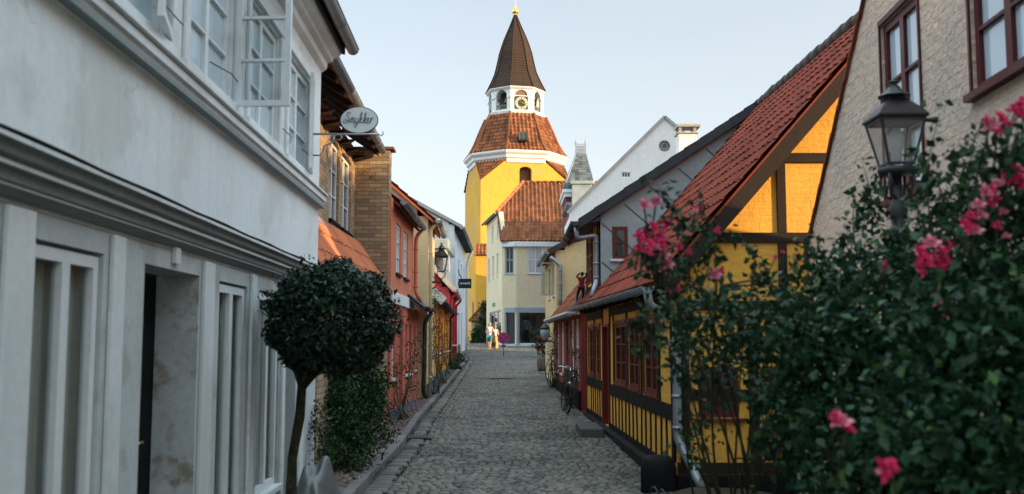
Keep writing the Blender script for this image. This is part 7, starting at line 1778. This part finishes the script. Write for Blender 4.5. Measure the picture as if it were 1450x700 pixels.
bC = [(x,y,3.6,d) for x,y,d in ((1402,176,22),(1416,168,22),(1428,178,18),(1437,160,24),(1446,152,24),(1412,186,16),(1449,168,20),(1396,170,13),
      (1368,320,22),(1380,328,20),(1388,305,18),(1374,307,16),(1395,272,20),(1408,282,18),(1400,290,16),(1415,262,18),(1428,255,22),(1440,244,22),(1447,258,20),(1385,290,16),(1405,268,15),
      (1420,300,12),(1412,320,13),(1330,428,18),(1340,436,16),(1322,424,13),(1346,430,12),(1335,446,10),(1425,335,11))]
rose_bush('tall rose bush full of bright pink clusters at the right edge', base, BC, 9500, .046,
   [(1333,370,1331,160,4.3),(1340,300,1290,215,4.5),(1370,330,1380,190,4.2),(1400,300,1420,185,3.7),(1430,300,1446,170,3.6),(1350,330,1310,250,4.5),(1390,330,1370,200,4.0),(1345,330,1352,230,4.2)], bC, 43)

# ================================================================== LIGHT
SUN_AZ = R(62); SUN_EL = R(12)      # measured from straight behind the camera, towards the right
sd = Vector((math.sin(SUN_AZ)*math.cos(SUN_EL), -math.cos(SUN_AZ)*math.cos(SUN_EL), math.sin(SUN_EL)))
ld = bpy.data.lights.new('sun', 'SUN'); lo = bpy.data.objects.new('sun', ld); COL.objects.link(lo)
ld.energy = 3.35; ld.angle = R(.6); ld.color = (1.0, .66, .33); lo.rotation_mode = 'QUATERNION'; lo.rotation_quaternion = sd.to_track_quat('Z', 'Y')
w = bpy.data.worlds.new('World'); sc.world = w; w.use_nodes = True; nt = w.node_tree
bg = nt.nodes['Background']; sky = nt.nodes.new('ShaderNodeTexSky'); sky.sky_type = 'NISHITA'; sky.sun_disc = False
sky.sun_elevation = SUN_EL; sky.sun_rotation = math.atan2(sd.x, sd.y); sky.air_density = 1.0; sky.dust_density = 1.6; sky.ozone_density = 1.5; sky.altitude = 0
hs_ = nt.nodes.new('ShaderNodeHueSaturation'); hs_.inputs['Saturation'].default_value = .75; hs_.inputs['Value'].default_value = .41
nt.links.new(sky.outputs[0], hs_.inputs['Color'])
# a pale veil added to the sky, brightest overhead to lift shaded walls
tcw = nt.nodes.new('ShaderNodeTexCoord'); sx_ = nt.nodes.new('ShaderNodeSeparateXYZ'); nt.links.new(tcw.outputs['Generated'], sx_.inputs[0])
cl = nt.nodes.new('ShaderNodeTexNoise'); cl.inputs['Scale'].default_value = 2.2; cl.inputs['Detail'].default_value = 5
mpw = nt.nodes.new('ShaderNodeMapping'); mpw.inputs['Scale'].default_value = (1, 1, 5); nt.links.new(tcw.outputs['Generated'], mpw.inputs[0]); nt.links.new(mpw.outputs[0], cl.inputs['Vector'])
veil = ramp(nt, sx_.outputs['Z'], [(0, (.26,.25,.235)), (.12, (.225,.23,.225)), (.42, (.185,.20,.21)), (.70, (.56,.70,.80)), (1, (.74,.93,1.0))])
# the added veil is raised to both sides, to light the street fronts
sq = nt.nodes.new('ShaderNodeMath'); sq.operation = 'POWER'; ab = nt.nodes.new('ShaderNodeMath'); ab.operation = 'ABSOLUTE'; nt.links.new(sx_.outputs['X'], ab.inputs[0]); nt.links.new(ab.outputs[0], sq.inputs[0]); sq.inputs[1].default_value = 4.0
ph = nt.nodes.new('ShaderNodeMath'); ph.operation = 'MULTIPLY_ADD'; nt.links.new(sq.outputs[0], ph.inputs[0]); ph.inputs[1].default_value = 20.0; ph.inputs[2].default_value = 6.9
vmul = nt.nodes.new('ShaderNodeVectorMath'); vmul.operation = 'SCALE'; nt.links.new(veil, vmul.inputs[0]); nt.links.new(ph.outputs[0], vmul.inputs['Scale'])
vcl = ramp(nt, cl.outputs[0], [(.35, (.975,.98,.985)), (.7, (1.03,1.025,1.02))])
add = nt.nodes.new('ShaderNodeVectorMath'); add.operation = 'ADD'; nt.links.new(hs_.outputs[0], add.inputs[0]); nt.links.new(vmul.outputs[0], add.inputs[1])
m2_ = nt.nodes.new('ShaderNodeVectorMath'); m2_.operation = 'MULTIPLY'; nt.links.new(add.outputs[0], m2_.inputs[0]); nt.links.new(vcl, m2_.inputs[1])
nt.links.new(m2_.outputs[0], bg.inputs[0]); bg.inputs[1].default_value = .15
vs_ = sc.view_settings; vs_.view_transform = 'Standard'; vs_.look = 'None'; vs_.exposure = 1.18; vs_.gamma = 1.0; vs_.use_curve_mapping = False
sc.cycles.use_adaptive_sampling = True; sc.cycles.use_denoising = True; sc.cycles.max_bounces = 6; sc.cycles.transparent_max_bounces = 12
sc.cycles.sample_clamp_indirect = 6
